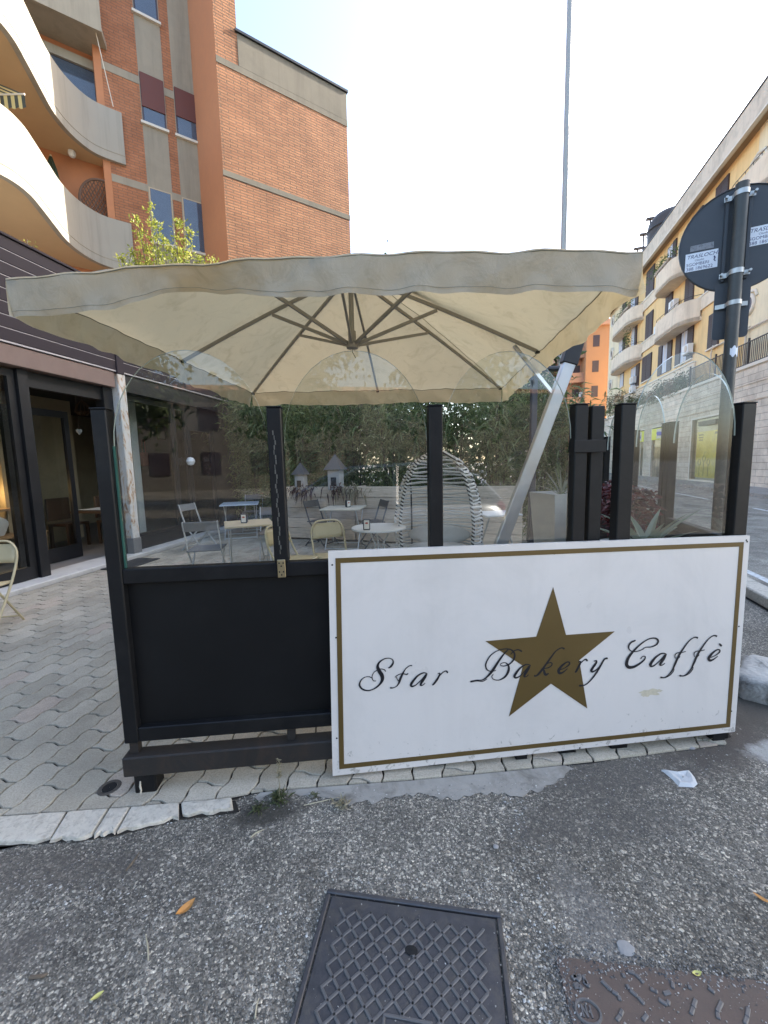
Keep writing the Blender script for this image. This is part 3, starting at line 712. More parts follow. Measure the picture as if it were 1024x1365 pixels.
for (ox, oy, s), nm, strokes in GLY:
    p = MB()
    for si, stx in enumerate(strokes):
        pts = catmull(stx, 5); L, R = [], []
        for i, q in enumerate(pts):
            t = pts[min(i + 1, len(pts) - 1)][:2] - pts[max(i - 1, 0)][:2]; t = t / (np.linalg.norm(t) + 1e-9); nn = np.array([-t[1], t[0]]); w = max(q[2] * 1.12, 4.2) * .5
            if i in (0, len(pts) - 1): w *= .6
            L.append(brd(ox + (q[0] + nn[0] * w) / s, oy + (q[1] + nn[1] * w) / s, .0022 + .00025 * si)); R.append(brd(ox + (q[0] - nn[0] * w) / s, oy + (q[1] - nn[1] * w) / s, .0022 + .00025 * si))
        p.strip(L, R, False)
    p.build(nm, 'sign_ink', board, world=True, fix=False)
for (x, y) in ((443, 753), (449, 984), (739, 738), (995, 720), (1000 - 4, 722), (448, 850), (773, 997), (975, 948), (985, 835)):
    c = brd(x, y, .0006); p = MB(); e1 = (BBR - BBL) / WB_
    p.plate([c + e1 * .0042 * cos(a) + np.array([0, 0, 1]) * .0042 * sin(a) for a in np.linspace(0, 2 * pi, 10, endpoint=False)], BN, .0008); p.build('screw_hole', 'hole_black', board, world=True)
for (cx, cy, rx, ry) in ((866, 923, 12, 4.5), (860, 926, 5, 3), (877, 921, 6, 2)):
    pts = [brd(cx + rx * (1 + .3 * sin(5 * a + cx)) * cos(a), cy + ry * (1 + .35 * sin(4 * a + rx)) * sin(a), .0005 + rx * 1e-5) for a in np.linspace(0, 2 * pi, 22, endpoint=False)]
    p = MB(); p.plate(pts, BN, .0002); p.build('stain', 'stain_tan', board, world=True)
# black blocks that carry the board's lower edge
for (u, w) in ((.965, .07), (.45, .06)):
    c = bq(u, 0, -.03); z = max(.02, float(c[2])); p = MB(); p.box((c[0], c[1] + .01, z / 2 - .001), (w, .05, z + .006), rz=FANG, ch=.003); p.build('support_block', 'frame_black', board, world=True)
p = MB(); c = bq(0.02, 0, -.01)

# ================================================================== ground details
pm('cast_iron', (0.085, 0.083, 0.088), 0.45, 0.35, 30, metal=0.55, bs=0.5, bscale=140, bdist=0.002, kind='World', dirt=(0.15, 0.135, 0.115), dscale=14, damt=0.75)
pm('rust_iron', (0.125, 0.092, 0.075), 0.65, 0.3, 14, metal=0.3, bs=0.6, bscale=110, bdist=0.002, kind='World', dirt=(0.11, 0.095, 0.08), dscale=8, damt=0.6)
pm('iron_rib', (0.135, 0.13, 0.128), 0.5, 0.3, 40, metal=0.4, bs=0.3, kind='World')
MA = radians(-8.9); ME = np.array([cos(MA), sin(MA)]); MN = np.array([-ME[1], ME[0]])
mc = np.array([-.23, 1.286]) + ME * .298 - MN * .298       # cover centre
man = thing('manhole_cover', 'square cast iron manhole cover with raised diamond grid set in the asphalt', 'manhole cover', (mc[0], mc[1], 0), MA)
p = MB(); H = .298
for (cx, cy, sx, sy) in ((0, H - .008, 2 * H, .016), (0, -H + .008, 2 * H, .016), (-H + .008, 0, .016, 2 * H - .034), (H - .008, 0, .016, 2 * H - .034)): p.box((cx, cy, .004), (sx, sy, .016), ch=.003)
p.build('frame', 'cast_iron', man)
p = MB(); p.box((0, 0, .003), (2 * H - .040, 2 * H - .040, .012), ch=.003); lid = p.build('lid', 'cast_iron', man)
p = MB(); HI = H - .058; step = .0525
def seg_clip(cx, s):   # 45 degree line x - s*y = c clipped to the square HI
    pts = []
    for t in np.linspace(-HI * 1.001, HI * 1.001, 81):
        x = cx + s * t
        if abs(x) <= HI: pts.append((x, t))
    return (pts[0], pts[-1]) if len(pts) > 1 else None
cut = lambda x, y: (-.068 < x - .012 < .068 and -H < y < -.02 + -.0 and y > -.22)
for s in (1, -1):
    for k in range(-11, 12):
        q = seg_clip(k * step, s)
        if not q: continue
        (x0, y0), (x1, y1) = q; n = max(2, int(math.hypot(x1 - x0, y1 - y0) / .012)); run = []
        for i in range(n + 1):
            x, y = x0 + (x1 - x0) * i / n, y0 + (y1 - y0) * i / n
            ok = not (abs(x - .015) < .066 and -.13 < y + .0 < .0 - .005)
            if ok: run.append((x, y))
            if (not ok or i == n) and len(run) > 1:
                p.bar((*run[0], .0108), (*run[-1], .0108), .0085, .0055, .0015); run = []
            elif not ok: run = []
p.build('diamond_ribs', 'iron_rib', lid)
p = MB()
for (cx, cy, sx, sy) in ((.015, -.008, .134, .008), (-.048, -.07, .008, .116), (.078, -.07, .008, .116), (.015, -.130, .134, .008)): p.box((cx, cy, .011), (sx, sy, .007), ch=.0015)
p.tube([(.015 + .043 * cos(a), -.070 + .043 * sin(a), .0105) for a in np.linspace(0, 2 * pi, 28, endpoint=False)], .0042, 6, closed=True)
p.build('badge_ring', 'iron_rib', lid)
p = MB()
for cx in (-.004, .016, .034): p.bar((cx, -.09, .0105), (cx, -.052, .0105), .005, .004)
p.bar((-.004, -.052, .0106), (.016, -.09, .0106), .005, .004); p.bar((.016, -.071, .0107), (.034, -.071, .0107), .005, .004); p.build('badge_letters', 'iron_rib', lid)
p = MB(); p.lathe([(.016, .0), (.013, .0008)], 14, (0, 0, 0)); p.v = [(v[0] * 1.25 + .012, v[1] * .8 + .150, v[2] + .0136) for v in p.v]; p.build('lifting_hole', 'hole_black', lid)
RA = radians(-7); rc = np.array([.490, 1.075]); RE = np.array([cos(RA), sin(RA)]); RN = np.array([-RE[1], RE[0]])
rust = thing('manhole_cover', 'rusty brown manhole cover with worn broken ribs, half buried in grit', 'manhole cover', (rc[0], rc[1], 0), RA)
p = MB(); p.box((.30, -.30, .001), (.60, .60, .008), ch=.002); rl = p.build('lid', 'rust_iron', rust)
def rl_px(x, y): q = on_z(700 + x / 3.16, 1200 + y / 3.16)[:2] - rc; return (q @ RE, q @ RN)
ribs = [[(320, 345), (365, 390), (395, 410), (400, 432)], [(428, 362), (440, 385), (475, 415), (503, 448)], [(410, 315), (420, 335)], [(465, 320), (485, 340), (500, 358)], [(525, 380), (545, 388), (560, 398)], [(582, 402), (612, 395)], [(620, 352), (622, 380)], [(718, 425), (708, 460), (698, 490)], [(828, 435), (808, 480), (815, 510)], [(940, 460), (935, 500), (925, 530)], [(410, 470), (400, 495), (385, 515)], [(515, 490), (495, 515)], [(690, 365), (695, 385)], [(770, 375), (800, 400)], [(430, 305), (465, 318)], [(318, 300), (325, 315)], [(560, 425), (600, 450), (605, 430)]]
for r_ in ribs:
    q = [rl_px(*a) for a in r_]; p = MB()
    for a, b in zip(q, q[1:]): p.bar((*a, .0062), (*b, .0062), .0105, .006, .002)
    p.build('rib', 'iron_rib', rl)
p = MB(); cx, cy = rl_px(265, 478)
p.tube([(cx + .032 * cos(a), cy + .026 * sin(a), .0062) for a in np.linspace(0, 2 * pi, 26, endpoint=False)], .004, 6, closed=True); 
for dx in (-.014, -.003, .008): p.bar((cx + dx, cy - .013, .006), (cx + dx, cy + .013, .006), .004, .004)
p.bar((cx - .014, cy + .013, .0061), (cx - .003, cy - .013, .0061), .004, .004); p.build('oval_badge', 'iron_rib', rl)
p = MB(); cx, cy = rl_px(235, 350)
for k in range(9): p.box((cx + rng.uniform(-.02, .02), cy + rng.uniform(-.02, .02), .007), (rng.uniform(.008, .022), rng.uniform(.006, .015), .006), rz=rng.uniform(0, 3), ch=.002)
p.build('crest', 'iron_rib', rl)

def chips(name, n, fn, smin, smax, mat, z=0.0, parent=None):
    """loose stone chips: squashed octahedra lying on the ground"""
    base = np.array([[1, 0, 0], [0, 1, 0], [-1, 0, 0], [0, -1, 0], [0, 0, 1], [0, 0, -1.]]); tri = np.array([[0, 1, 4], [1, 2, 4], [2, 3, 4], [3, 0, 4], [1, 0, 5], [2, 1, 5], [3, 2, 5], [0, 3, 5]])
    Vs, Fs = [], []
    for i in range(n):
        x, y = fn(); s = smin + (smax - smin) * rng.random() ** 2.5; a = rng.uniform(0, 6.3); k = base * np.array([s, s * rng.uniform(.5, .9), s * rng.uniform(.3, .6)]) * rng.uniform(.75, 1.2, (6, 1))
        c_, s_ = cos(a), sin(a); k = np.stack([k[:, 0] * c_ - k[:, 1] * s_, k[:, 0] * s_ + k[:, 1] * c_, k[:, 2]], 1)
        Vs.append(k + np.array([x, y, z + s * .25])); Fs.append(tri + 6 * i)
    return tag(mesh_np(name, np.concatenate(Vs), np.concatenate(Fs), mat, parent), kind='stuff')
m, nt, b = new_mat('grit'); r = nd(nt, 'ShaderNodeNewGeometry').outputs['Random Per Island']
nt.links.new(ramp(nt, r, [(0, g3(.05)), (.35, g3(.10)), (.6, (.17, .16, .145)), (.88, (.34, .32, .29)), (1.0, (.58, .56, .52))]), b.inputs['Base Color']); b.inputs['Roughness'].default_value = .8
m, nt, b = new_mat('pale_grit'); r = nd(nt, 'ShaderNodeNewGeometry').outputs['Random Per Island']
nt.links.new(ramp(nt, r, [(0, (.16, .15, .13)), (.5, (.33, .31, .28)), (1.0, (.62, .60, .55))]), b.inputs['Base Color']); b.inputs['Roughness'].default_value = .8
def fg():
    while True:
        x, y = rng.uniform(-1.8, 1.9), rng.uniform(.72, 2.0)
        if abs(x) > y * 1.0 + .1 or y > front_y(x) - .13 + (.1 if x > 0 else 0): continue
        d = np.array([x, y]) - mc; u, v = d @ ME, d @ MN
        if abs(u) < .30 and abs(v) < .30: continue
        d = np.array([x, y]) - rc; u, v = d @ RE, d @ RN
        if -.0 < u < .6 and -.6 < v < 0.0 and rng.random() < .8: continue
        return x, y
chips('gravel', 9000, fg, .0012, .0048, 'grit', .001)
def near_cover():
    while True:
        x, y = fg(); d = np.array([x, y]) - mc; u, v = d @ ME, d @ MN
        if max(abs(u), abs(v)) < .40 and (u > .25 or rng.random() < .35): return x, y
        d = np.array([x, y]) - rc; u, v = d @ RE, d @ RN
        if -.07 < u < .03 or (-.03 < v < .05 and u < .35): return x, y
chips('gravel', 900, near_cover, .002, .0075, 'pale_grit', .001)
def by_edge():
    x = rng.uniform(-1.1, 2.1); return x, (front_y(min(x, 1.9)) - rng.uniform(.0, .12) if x < 1 else rng.uniform(1.75, 2.1))
chips('gravel', 700, by_edge, .0015, .006, 'pale_grit', .004)
def in_joint():
    x = rng.uniform(.46, 1.1); return x, rng.uniform(.80, 1.06)
chips('gravel', 350, in_joint, .0012, .0045, 'pale_grit', .006)

def on_lid():
    u, v = rng.uniform(-.28, .28, 2); q = mc + ME * u + MN * v; return q[0], q[1]
chips('gravel', 260, on_lid, .0010, .0036, 'pale_grit', .0095)
def rust_edge():
    if rng.random() < .5: u, v = rng.normal(0.0, .022), rng.uniform(-.3, .03)
    else: u, v = rng.uniform(-.02, .62), rng.normal(.0, .02)
    q = rc + RE * u + RN * v; return q[0], q[1]
chips('gravel', 1500, rust_edge, .0015, .0055, 'grit', .0045)
# litter and weeds
pm('paper_white', (0.55, 0.55, 0.54), 0.7, 0.08, 30, bs=0.4, bscale=40, dirt=(0.35, 0.35, 0.36), dscale=30, damt=.5)
p = MB(); q = [on_z(*a)[:2] for a in ((881, 1027), (900, 1030), (919, 1028), (926, 1037), (930, 1047), (925, 1051), (905, 1049), (897, 1040))]
ctr = np.mean(q, axis=0); rr = []
for k, h in ((1, .004), (.7, .013), (.35, .007), (.05, .012)): rr.append([(*(ctr + (a - ctr) * k), h + rng.uniform(-.003, .004)) for a in q + q[:1]])
p.grid(rr, False); tag(p.build('paper_scrap', 'paper_white', loc=(*ctr, .002)), 'crumpled white printed paper scrap lying on the asphalt', 'litter')
pm('leaf_orange', (0.55, 0.26, 0.07), 0.6, 0.25, 60, dirt=(0.25, 0.1, 0.03), dscale=60)
def flat_leaf(name, label, px, L, W, ang, mat, curl=.012):
    c = on_z(*px)[:2]; p = MB(); A, M_, B = [], [], []
    for i in range(9):
        t = i / 8; w = W / 2 * sin(pi * min(1, t * 1.02)) ** .8; s = (t - .5) * L; h = .004 + curl * (2 * t - 1) ** 2
        A.append((c[0] + s * cos(ang) - w * sin(ang), c[1] + s * sin(ang) + w * cos(ang), h + .4 * w)); M_.append((c[0] + s * cos(ang), c[1] + s * sin(ang), h)); B.append((c[0] + s * cos(ang) + w * sin(ang), c[1] + s * sin(ang) - w * cos(ang), h + .4 * w))
    p.grid([A, M_, B]); return tag(p.build(name, mat, loc=(c[0], c[1], 0)), label, 'leaf')
flat_leaf('fallen_leaf', 'dry orange leaf lying on the asphalt left of the diamond cover', (248, 1213), .068, .03, .9, 'leaf_orange')
pm('leaf_yellow', (0.55, 0.52, 0.16), 0.6, 0.25, 60)
flat_leaf('fallen_leaf', 'small yellow green leaf on the asphalt', (130, 1330), .034, .014, .7, 'leaf_yellow', .004)
flat_leaf('fallen_leaf', 'yellowish crumpled leaf bits above the rusty cover', (929, 1300), .03, .014, .1, 'leaf_yellow', .006)
flat_leaf('fallen_leaf', 'brown curled leaf on the asphalt beyond the rusty cover', (1016, 1200), .05, .014, -.9, 'leaf_orange', .006)
pm('pale_stone', (0.30, 0.29, 0.275), 0.85, 0.2, 60, bs=.5, bscale=80)
def pebble(px, r, label, mat='pale_stone', flat=.5):
    c = on_z(*px)[:2]; p = MB(); rows = []
    for i in range(6):
        a = pi * i / 5; rows.append([(c[0] + r * sin(a) * cos(b) * (1 + .15 * sin(3 * b + i)), c[1] + r * sin(a) * sin(b) * (1 + .12 * cos(2 * b)), r * flat * (1 + cos(a)) * .9) for b in np.linspace(0, 2 * pi, 11)])
    p.grid(rows); return tag(p.build('pebble', mat, loc=(c[0], c[1], 0)), label, 'stone')
pebble((834, 1265), .026, 'flat pale stone pressed in the asphalt above the rusty cover', flat=.12)
pebble((921, 998), .019, 'rounded pale pebble under the board\'s right corner')
pebble((661, 1130), .011, 'small white pebble on the asphalt above the diamond cover')
pebble((355, 1018), .022, 'whitish stone on the pavers under the dark panel')
pm('twig', (0.13, 0.10, 0.07), 0.8, .3, 40); pm('straw', (0.45, 0.40, 0.28), .8, .2, 40)
def twig(px, label, mat='twig', r=.0022):
    q = [on_z(*a) for a in px]; p = MB(); p.tube([(a[0], a[1], .005 + .002 * (i % 2)) for i, a in enumerate(q)], [r] * (len(q) - 1) + [r * .5], 6)
    return tag(p.build('twig', mat, loc=(float(q[0][0]), float(q[0][1]), 0)), label, 'twig')
twig([(168, 1162), (178, 1150), (186, 1138)], 'short dark twig on the asphalt below the painted kerb', r=.004)
twig([(198, 1282), (197, 1262), (194, 1247)], 'thin pale straw on the asphalt left of the diamond cover', 'straw')
twig([(334, 1118), (342, 1112), (352, 1107)], 'pale split twig under the kerb weed', 'straw', .003)
twig([(405, 1075), (430, 1070), (452, 1064)], 'long dry stalk along the cement edging', 'straw')
twig([(340, 1360), (342, 1345), (345, 1333)], 'straw stalk on the asphalt beside the diamond cover', 'straw')
twig([(40, 1305), (56, 1304), (64, 1300)], 'dark stick end on the asphalt', r=.005)
leaf_mat('weed_green', (.055, .075, .028), (.13, .14, .06))
leaf_mat('weed_dry', (.20, .17, .10), (.34, .30, .20), .2)
def weed(px, h, n, label, mat='weed_green', spread=.06, stalk=True):
    c = on_z(*px)[:2]; t = thing('weed', label, 'weed', (c[0], c[1], .002))
    a = rng.uniform(0, 2 * pi, n); el = rng.uniform(.1, 1.1, n)
    D = np.stack([np.cos(a) * np.cos(el), np.sin(a) * np.cos(el), np.sin(el)], 1)
    leaves('leaves', rng.normal(0, spread * .25, (n, 3)) * np.array([1, 1, 0]) + np.array([0, 0, .004]), D, rng.uniform(.4, 1, n) * spread, spread * .14, mat, t)
    if stalk:
        p = MB(); pts = [(0, 0, 0), (.008, -.004, h * .35), (.004, -.006, h * .7), (.014, -.008, h)]; p.tube(pts, [.002, .0017, .0013, .0008], 6); p.build('stem', 'weed_dry', t)
        k = 46; z = h * rng.uniform(.55, 1.0, k); P = np.stack([.008 + rng.normal(0, .002, k), -.006 + rng.normal(0, .002, k), z], 1); a = rng.uniform(0, 6.3, k)
        leaves('seed_heads', P, np.stack([np.cos(a), np.sin(a), np.full(k, .6)], 1), .017, .008, 'weed_dry', t)
    return t
weed((372, 1066), .20, 60, 'tall seedy weed growing from the kerb in front of the dark panel', spread=.07)
weed((345, 1080), .05, 40, 'low green weed tuft at the kerb below the seedy weed', spread=.05, stalk=False)
weed((455, 1075), .05, 36, 'dry grass tuft at the cement edging by the board\'s left corner', 'weed_dry', .06, False)
weed((935, 985), .06, 26, 'dry weed under the board\'s right corner', 'weed_dry', .06, False)
weed((985, 905), .06, 60, 'green moss and weeds behind the chipped kerb block', 'weed_green', .05, False)
weed((420, 1062), .04, 22, 'small weed between cement edging and asphalt', 'weed_green', .035, False)
# ================================================================== parasol
m, nt, b = new_mat('canopy_cloth'); p_ = coords(nt, 'World')
n1 = noise(nt, p_, 2.2, 8, 0.65, 0.6)
c = mixc(nt, n1, (0.43, 0.42, 0.36), (0.53, 0.515, 0.45))
f = ramp(nt, noise(nt, p_, 5, 8, .7, 1.2), [(.5, g3(0)), (.75, g3(.55))]); c = mixc(nt, f, c, (.29, .27, .21))
nt.links.new(c, b.inputs['Base Color']); b.inputs['Roughness'].default_value = .9; b.inputs['Specular IOR Level'].default_value = .15
bump(nt, b, math_n(nt, 'ADD', noise(nt, p_, 6, 5, .6, 1.5), math_n(nt, 'MULTIPLY', noise(nt, p_, 400, 2), .05)), .35, .03)
tr = nd(nt, 'ShaderNodeBsdfTranslucent'); ct = mixc(nt, 1.0, c, (1.62, 1.28, 0.80), 'MULTIPLY'); nt.nodes[-1].clamp_result = False; nt.links.new(ct, tr.inputs['Color'])
mx = nd(nt, 'ShaderNodeMixShader'); mx.inputs[0].default_value = .44; nt.links.new(b.outputs[0], mx.inputs[1]); nt.links.new(tr.outputs[0], mx.inputs[2]); nt.links.new(mx.outputs[0], nt.nodes['Material Output'].inputs['Surface'])
pm('parasol_metal', (0.30, 0.28, 0.245), .45, .15, 20, metal=.5, kind='World')
pm('parasol_silver', (0.62, 0.63, 0.64), .34, .08, 10, metal=.75, kind='World')
pm('dark_plastic', (0.02, 0.021, 0.024), .45, .2, 10)
ZE_F, ZE_R = 2.45, 2.40
CFL, CFR = on_z(8, 373, ZE_F), on_z(857, 335, ZE_F)
CRR, CRL = on_z(669, 517, ZE_R), on_z(336, 523, ZE_R)
cc = (CFL + CFR + CRR + CRL) / 4
par = thing('parasol', 'large square beige cantilever parasol over the terrace', 'parasol', (.83, 3.75, ZT))
RISE = .70
def cpt(u, v, dz=0.0):
    """canopy surface; u -1 left .. 1 right, v -1 front .. 1 back"""
    a, b_ = (u + 1) / 2, (v + 1) / 2
    q = (CFL * (1 - a) + CFR * a) * (1 - b_) + (CRL * (1 - a) + CRR * a) * b_
    m_ = max(abs(u), abs(v), 1e-6); w = min(abs(u), abs(v)) / m_
    sag = -.055 * m_ * sin(pi * w) * (1 - .25 * m_)
    ztop = RISE * (1 - m_) ** 1.0 + sag + .03 * sin(pi * (1 - m_))
    if abs(v + 1) < 1e-6 or m_ > .999: ztop = 0.0
    if v < 0: ztop += .042 * (1 - u * u) * max(0.0, -v) ** 3
    wr = .007 * sin(17 * u + 5 * v) * sin(9 * v - 3 * u) + .004 * sin(41 * u * v + 7 * u) * m_
    return np.array([q[0], q[1], q[2] + ztop + wr + dz])
p = MB(); N = 40; gv = np.linspace(-1, 1, N + 1)
rows = [[cpt(u, v) for u in gv] for v in gv]; p.grid(rows)
can = p.build('canopy', 'canopy_cloth', par, world=True, fix=False)
hems = []
p = MB()
for side in range(4):
    top, low, midr = [], [], []
    M_ = 90
    for i in range(M_ + 1):
        t = -1 + 2 * i / M_
        u, v = [(t, -1), (1, t), (-t, 1), (-1, -t)][side]; outw = [np.array([-.045, -1, 0]), np.array([1, -.1, 0]), np.array([0, 1, 0]), np.array([-1, .1, 0])][side]
        q = cpt(u, v, .004); h = .176; push = .006 * sin(9 * t + side) + .004 * sin(23 * t)
        if side == 0:
            k = math.exp(-((t + .40) / .20) ** 2); h -= .085 * k; push -= .05 * k
            h += .012 * math.exp(-((t - .98) / .1) ** 2)
        if side == 2: h = .165 + .008 * sin(6 * t)
        tilt = -.025 if side == 0 else .01
        cols = []
        for r_ in range(7):
            k2 = r_ / 6; fold = (.007 * sin(31 * t + 5.0 * k2 + side) + .006 * sin(53 * t - 3.5 * k2 + 2 * side) + .010 * sin(13 * t + 2.5 * k2)) * k2 ** .7
            cols.append(q + np.array([0, 0, -h * k2 + .004 * sin(13 * t) * k2]) + outw * (.002 + push * 1.6 * k2 + tilt * k2 + fold))
        top.append(cols)
    p.grid([list(r) for r in zip(*top)]); hems.append([c_[5] * .85 + c_[6] * .15 + outw * .0025 for c_ in top])
p.build('valance', 'canopy_cloth', can, world=True, fix=False)
p = MB()
for side in range(4):
    pts = []
    for i in range(41):
        t = -1 + 2 * i / 40; u, v = [(t, -1), (1, t), (-t, 1), (-1, -t)][side]; q = cpt(u, v, -.004); pts.append(q)
    p.tube(pts, .0028, 5)
pm('seam', (.17, .15, .10), .9, .2, 40); pm('hem_thread', (.27, .265, .23), .9, .2, 40); p.build('seam', 'seam', can, world=True)
for h_ in hems: p = MB(); p.tube(h_, .0010, 4); p.build('hem_stitching', 'hem_thread', can, world=True)
for (u, v) in ((-1, -1), (1, -1), (1, 1), (-1, 1)): p = MB(); p.tube([cpt(u * k, v * k, -.003) for k in np.linspace(.12, 1, 24)], .003, 4); p.build('panel_seam', 'seam', can, world=True)
# vent cap on top
p = MB(); rows = []
for k in np.linspace(0, .13, 6): rows.append([cpt(k * sx, k * sy, .035) + np.array([0, 0, -.0]) for sx, sy in ((-1, -1), (0, -1), (1, -1), (1, 0), (1, 1), (0, 1), (-1, 1), (-1, 0), (-1, -1))])
p.grid(rows); p.build('vent_cap', 'canopy_cloth', can, world=True, fix=False)
hub_t = cpt(-.06, 0); HUBX, HUBY = float(at_depth(470, 467, cc[1])[0]), float(cc[1])
hub_b = np.array([HUBX, HUBY, 2.50]); apex = np.array([HUBX, HUBY, cc[2] + RISE - .02])
p = MB(); p.tube([apex + np.array([0, 0, .10]), apex, hub_b + np.array([0, 0, .1])], .022, 10); p.tube([hub_b + np.array([0, 0, .12]), hub_b], .034, 10); p.build('centre_pole', 'parasol_metal', par, world=True)
p = MB(); p.lathe([(.02, -.025), (.05, -.018), (.055, .02), (.03, .035)], 16, hub_b); p.build('hub', 'parasol_metal', par, world=True)
p = MB(); p.lathe([(.055, 0), (.06, .025), (.045, .045), (.02, .06)], 14, apex + np.array([0, 0, .045])); p.build('finial', 'dark_plastic', par, world=True)
p = MB(); p.tube([hub_b + np.array([0, 0, -.02]), hub_b + np.array([.0, 0, -.05]), hub_b + np.array([.025, -.02, -.10])], .003, 5); p.build('cord', 'seam', par, world=True)
for k, (u, v) in enumerate(((-1, -1), (0, -1), (1, -1), (1, 0), (1, 1), (0, 1), (-1, 1), (-1, 0))):
    e = cpt(u * .985, v * .985, -.022); a = apex + np.array([0, 0, -.03])
    L_ = [np.array(a + (e - a) * t) + np.array([0, 0, .022 * sin(pi * t)]) for t in np.linspace(0, 1, 7)]
    p = MB()
    for q0, q1 in zip(L_, L_[1:]): p.bar(q0, q1, .018, .026)
    rb = p.build('rib', 'parasol_metal', par, world=True)
    mid = a + (e - a) * (.46 if abs(u) + abs(v) < 1.5 else .42) + np.array([0, 0, -.0])
    p = MB(); p.bar(hub_b + (mid - hub_b) * .03, mid, .018, .026); p.build('strut', 'parasol_metal', rb, world=True)
    p = MB(); p.box(e + np.array([0, 0, -.006]), (.035, .035, .02), ch=.004); p.build('rib_end', 'dark_plastic', rb, world=True)
# leaning mast, elbow and top arm
MD = 3.72; m0 = np.array([.84, MD, .10]); m1 = at_depth(760, 480, MD); el = at_depth(769, 449, MD)
p = MB(); p.bar(m0, m1, .072, .105, .006, up=(1, 0, 0)); mast = p.build('mast', 'parasol_silver', par, world=True)
d_ = (m1 - m0) / np.linalg.norm(m1 - m0)
p = MB(); p.bar(m1 - d_ * .04, el, .088, .135, .008, up=(1, 0, 0)); p.build('elbow', 'dark_plastic', par, world=True)
ap2 = apex + np.array([0, 0, .05]); p = MB(); p.bar(el - d_ * .05, el + (ap2 - el) * .5 + np.array([0, 0, -.01]), .06, .085, .005); p.bar(el + (ap2 - el) * .5 + np.array([0, 0, -.01]), ap2, .06, .08, .005); p.build('top_arm', 'parasol_silver', par, world=True)
s0 = np.array(cpt(.86, .02, -.05)); s1 = m0 + (m1 - m0) * .86; p = MB(); p.bar(s0, s1, .02, .03); p.build('brace', 'parasol_silver', par, world=True)
pm('base_slab', (.30, .30, .29), .9, .2, 8, bs=.4)
for dx, dy in ((-.26, -.26), (.26, -.26), (-.26, .26), (.26, .26)):
    p = MB(); p.box((.86 + dx, 3.75 + dy, ZT + .03), (.50, .50, .056), ch=.006); p.build('base_slab', 'base_slab', par, world=True)
p = MB(); p.box((.85, 3.74, ZT + .075), (.22, .18, .035), ch=.004); p.box((.85, MD, ZT + .13), (.13, .11, .12), ch=.006); p.build('base_bracket', 'dark_plastic', par, world=True)

# ================================================================== round road sign seen from behind
pm('sign_back', (.050, .056, .064), .5, .15, 5, metal=.25, kind='World', dirt=(.075, .078, .08), dscale=3)
pm('pole_green', (.055, .058, .055), .5, .25, 12, metal=.3, kind='World', dirt=(.10, .095, .085), dscale=6, damt=.5)
pm('clamp', (.42, .42, .40), .4, .2, 30, metal=.7)
pm('sticker', (.66, .70, .76), .5, .05, 20); pm('sticker_ink', (.035, .045, .12), .5, .1, 20); pm('sticker_worn', (.22, .23, .25), .6, .3, 90, dirt=(.06, .065, .075), dscale=70, damt=1)
PX, PY = 2.163, 2.62
rs = thing('road_sign', 'back of a round road sign on a dark pole with moving company stickers', 'road sign', (PX, PY, 0))
p = MB(); p.tube([(PX, PY, 0), (PX, PY, 3.10)], .034, 18); pl = p.build('pole', 'pole_green', rs, world=True)
NA = radians(27); nv = np.array([sin(NA), cos(NA), 0]); ev = np.array([cos(NA), -sin(NA), 0]); zv = np.array([0, 0, 1.])
dc = np.array([PX, PY, 2.815]) + nv * .062 + ev * .012
p = MB(); R_ = .30; n_ = 48
ring = lambda r, k: [dc + ev * r * cos(a) + zv * r * sin(a) + nv * k for a in np.linspace(0, 2 * pi, n_, endpoint=False)]
rr = [ring(R_ - .004, -.012), ring(R_, -.010), ring(R_, .006), ring(R_ - .01, .006)]
for A_, B_ in zip(rr, rr[1:]): p.add(A_ + B_, [(q, (q + 1) % n_, n_ + (q + 1) % n_, n_ + q) for q in range(n_)], True)
p.add(ring(R_ - .01, .006), [tuple(range(n_))]); p.add(ring(R_ - .004, -.004), [tuple(range(n_))]); disc = p.build('disc', 'sign_back', rs, world=True)
for s in (-1, 1):
    p = MB(); c = dc + ev * (-.012 + s * .055) + nv * -.014; p.bar(c - zv * .24, c + zv * .25, .018, .016, .002, up=nv); p.build('stiffener', 'sign_back', disc, world=True)
for z in (3.045, 2.605):
    p = MB(); c = np.array([PX, PY, z]); pts = [c + ev * (-.075) + nv * .034, c + ev * (-.04) + nv * .028] + [c + (-ev * cos(a) - nv * sin(a)) * .038 for a in np.linspace(-.2, pi + .2, 10)] + [c + ev * .04 + nv * .028, c + ev * .075 + nv * .034]
    p.strip([q - zv * .014 for q in pts], [q + zv * .014 for q in pts]); p.build('clamp', 'clamp', rs, world=True, fix=False)
    for s in (-1, 1):
        p = MB(); p.tube([c + ev * s * .068 + nv * .02, c + ev * s * .068 - nv * .004], .008, 6); p.build('bolt', 'clamp', rs, world=True)
pc = np.array([PX, PY, 2.40]) + nv * .050
p = MB(); w_, h_ = .088, .168; ol = []
for (cx, cy, a0) in ((w_ - .02, h_ - .02, 0), (-w_ + .02, h_ - .02, pi / 2), (-w_ + .02, -h_ + .02, pi), (w_ - .02, -h_ + .02, 1.5 * pi)):
    for k in range(5): a = a0 + k * pi / 8; ol.append(pc + ev * (cx + .02 * cos(a)) + zv * (cy + .02 * sin(a)))
p.plate(ol, nv, .006); plt = p.build('lower_plate', 'sign_back', rs, world=True)
p = MB(); c = np.array([PX, PY, 2.425]); pts = [c + ev * (-.085) + nv * .036, c + ev * (-.04) + nv * .026] + [c + (-ev * cos(a) - nv * sin(a)) * .038 for a in np.linspace(-.2, pi + .2, 10)] + [c + ev * .04 + nv * .026, c + ev * .075 + nv * .036]
p.strip([q - zv * .013 for q in pts], [q + zv * .013 for q in pts]); p.build('clamp', 'clamp', rs, world=True, fix=False)
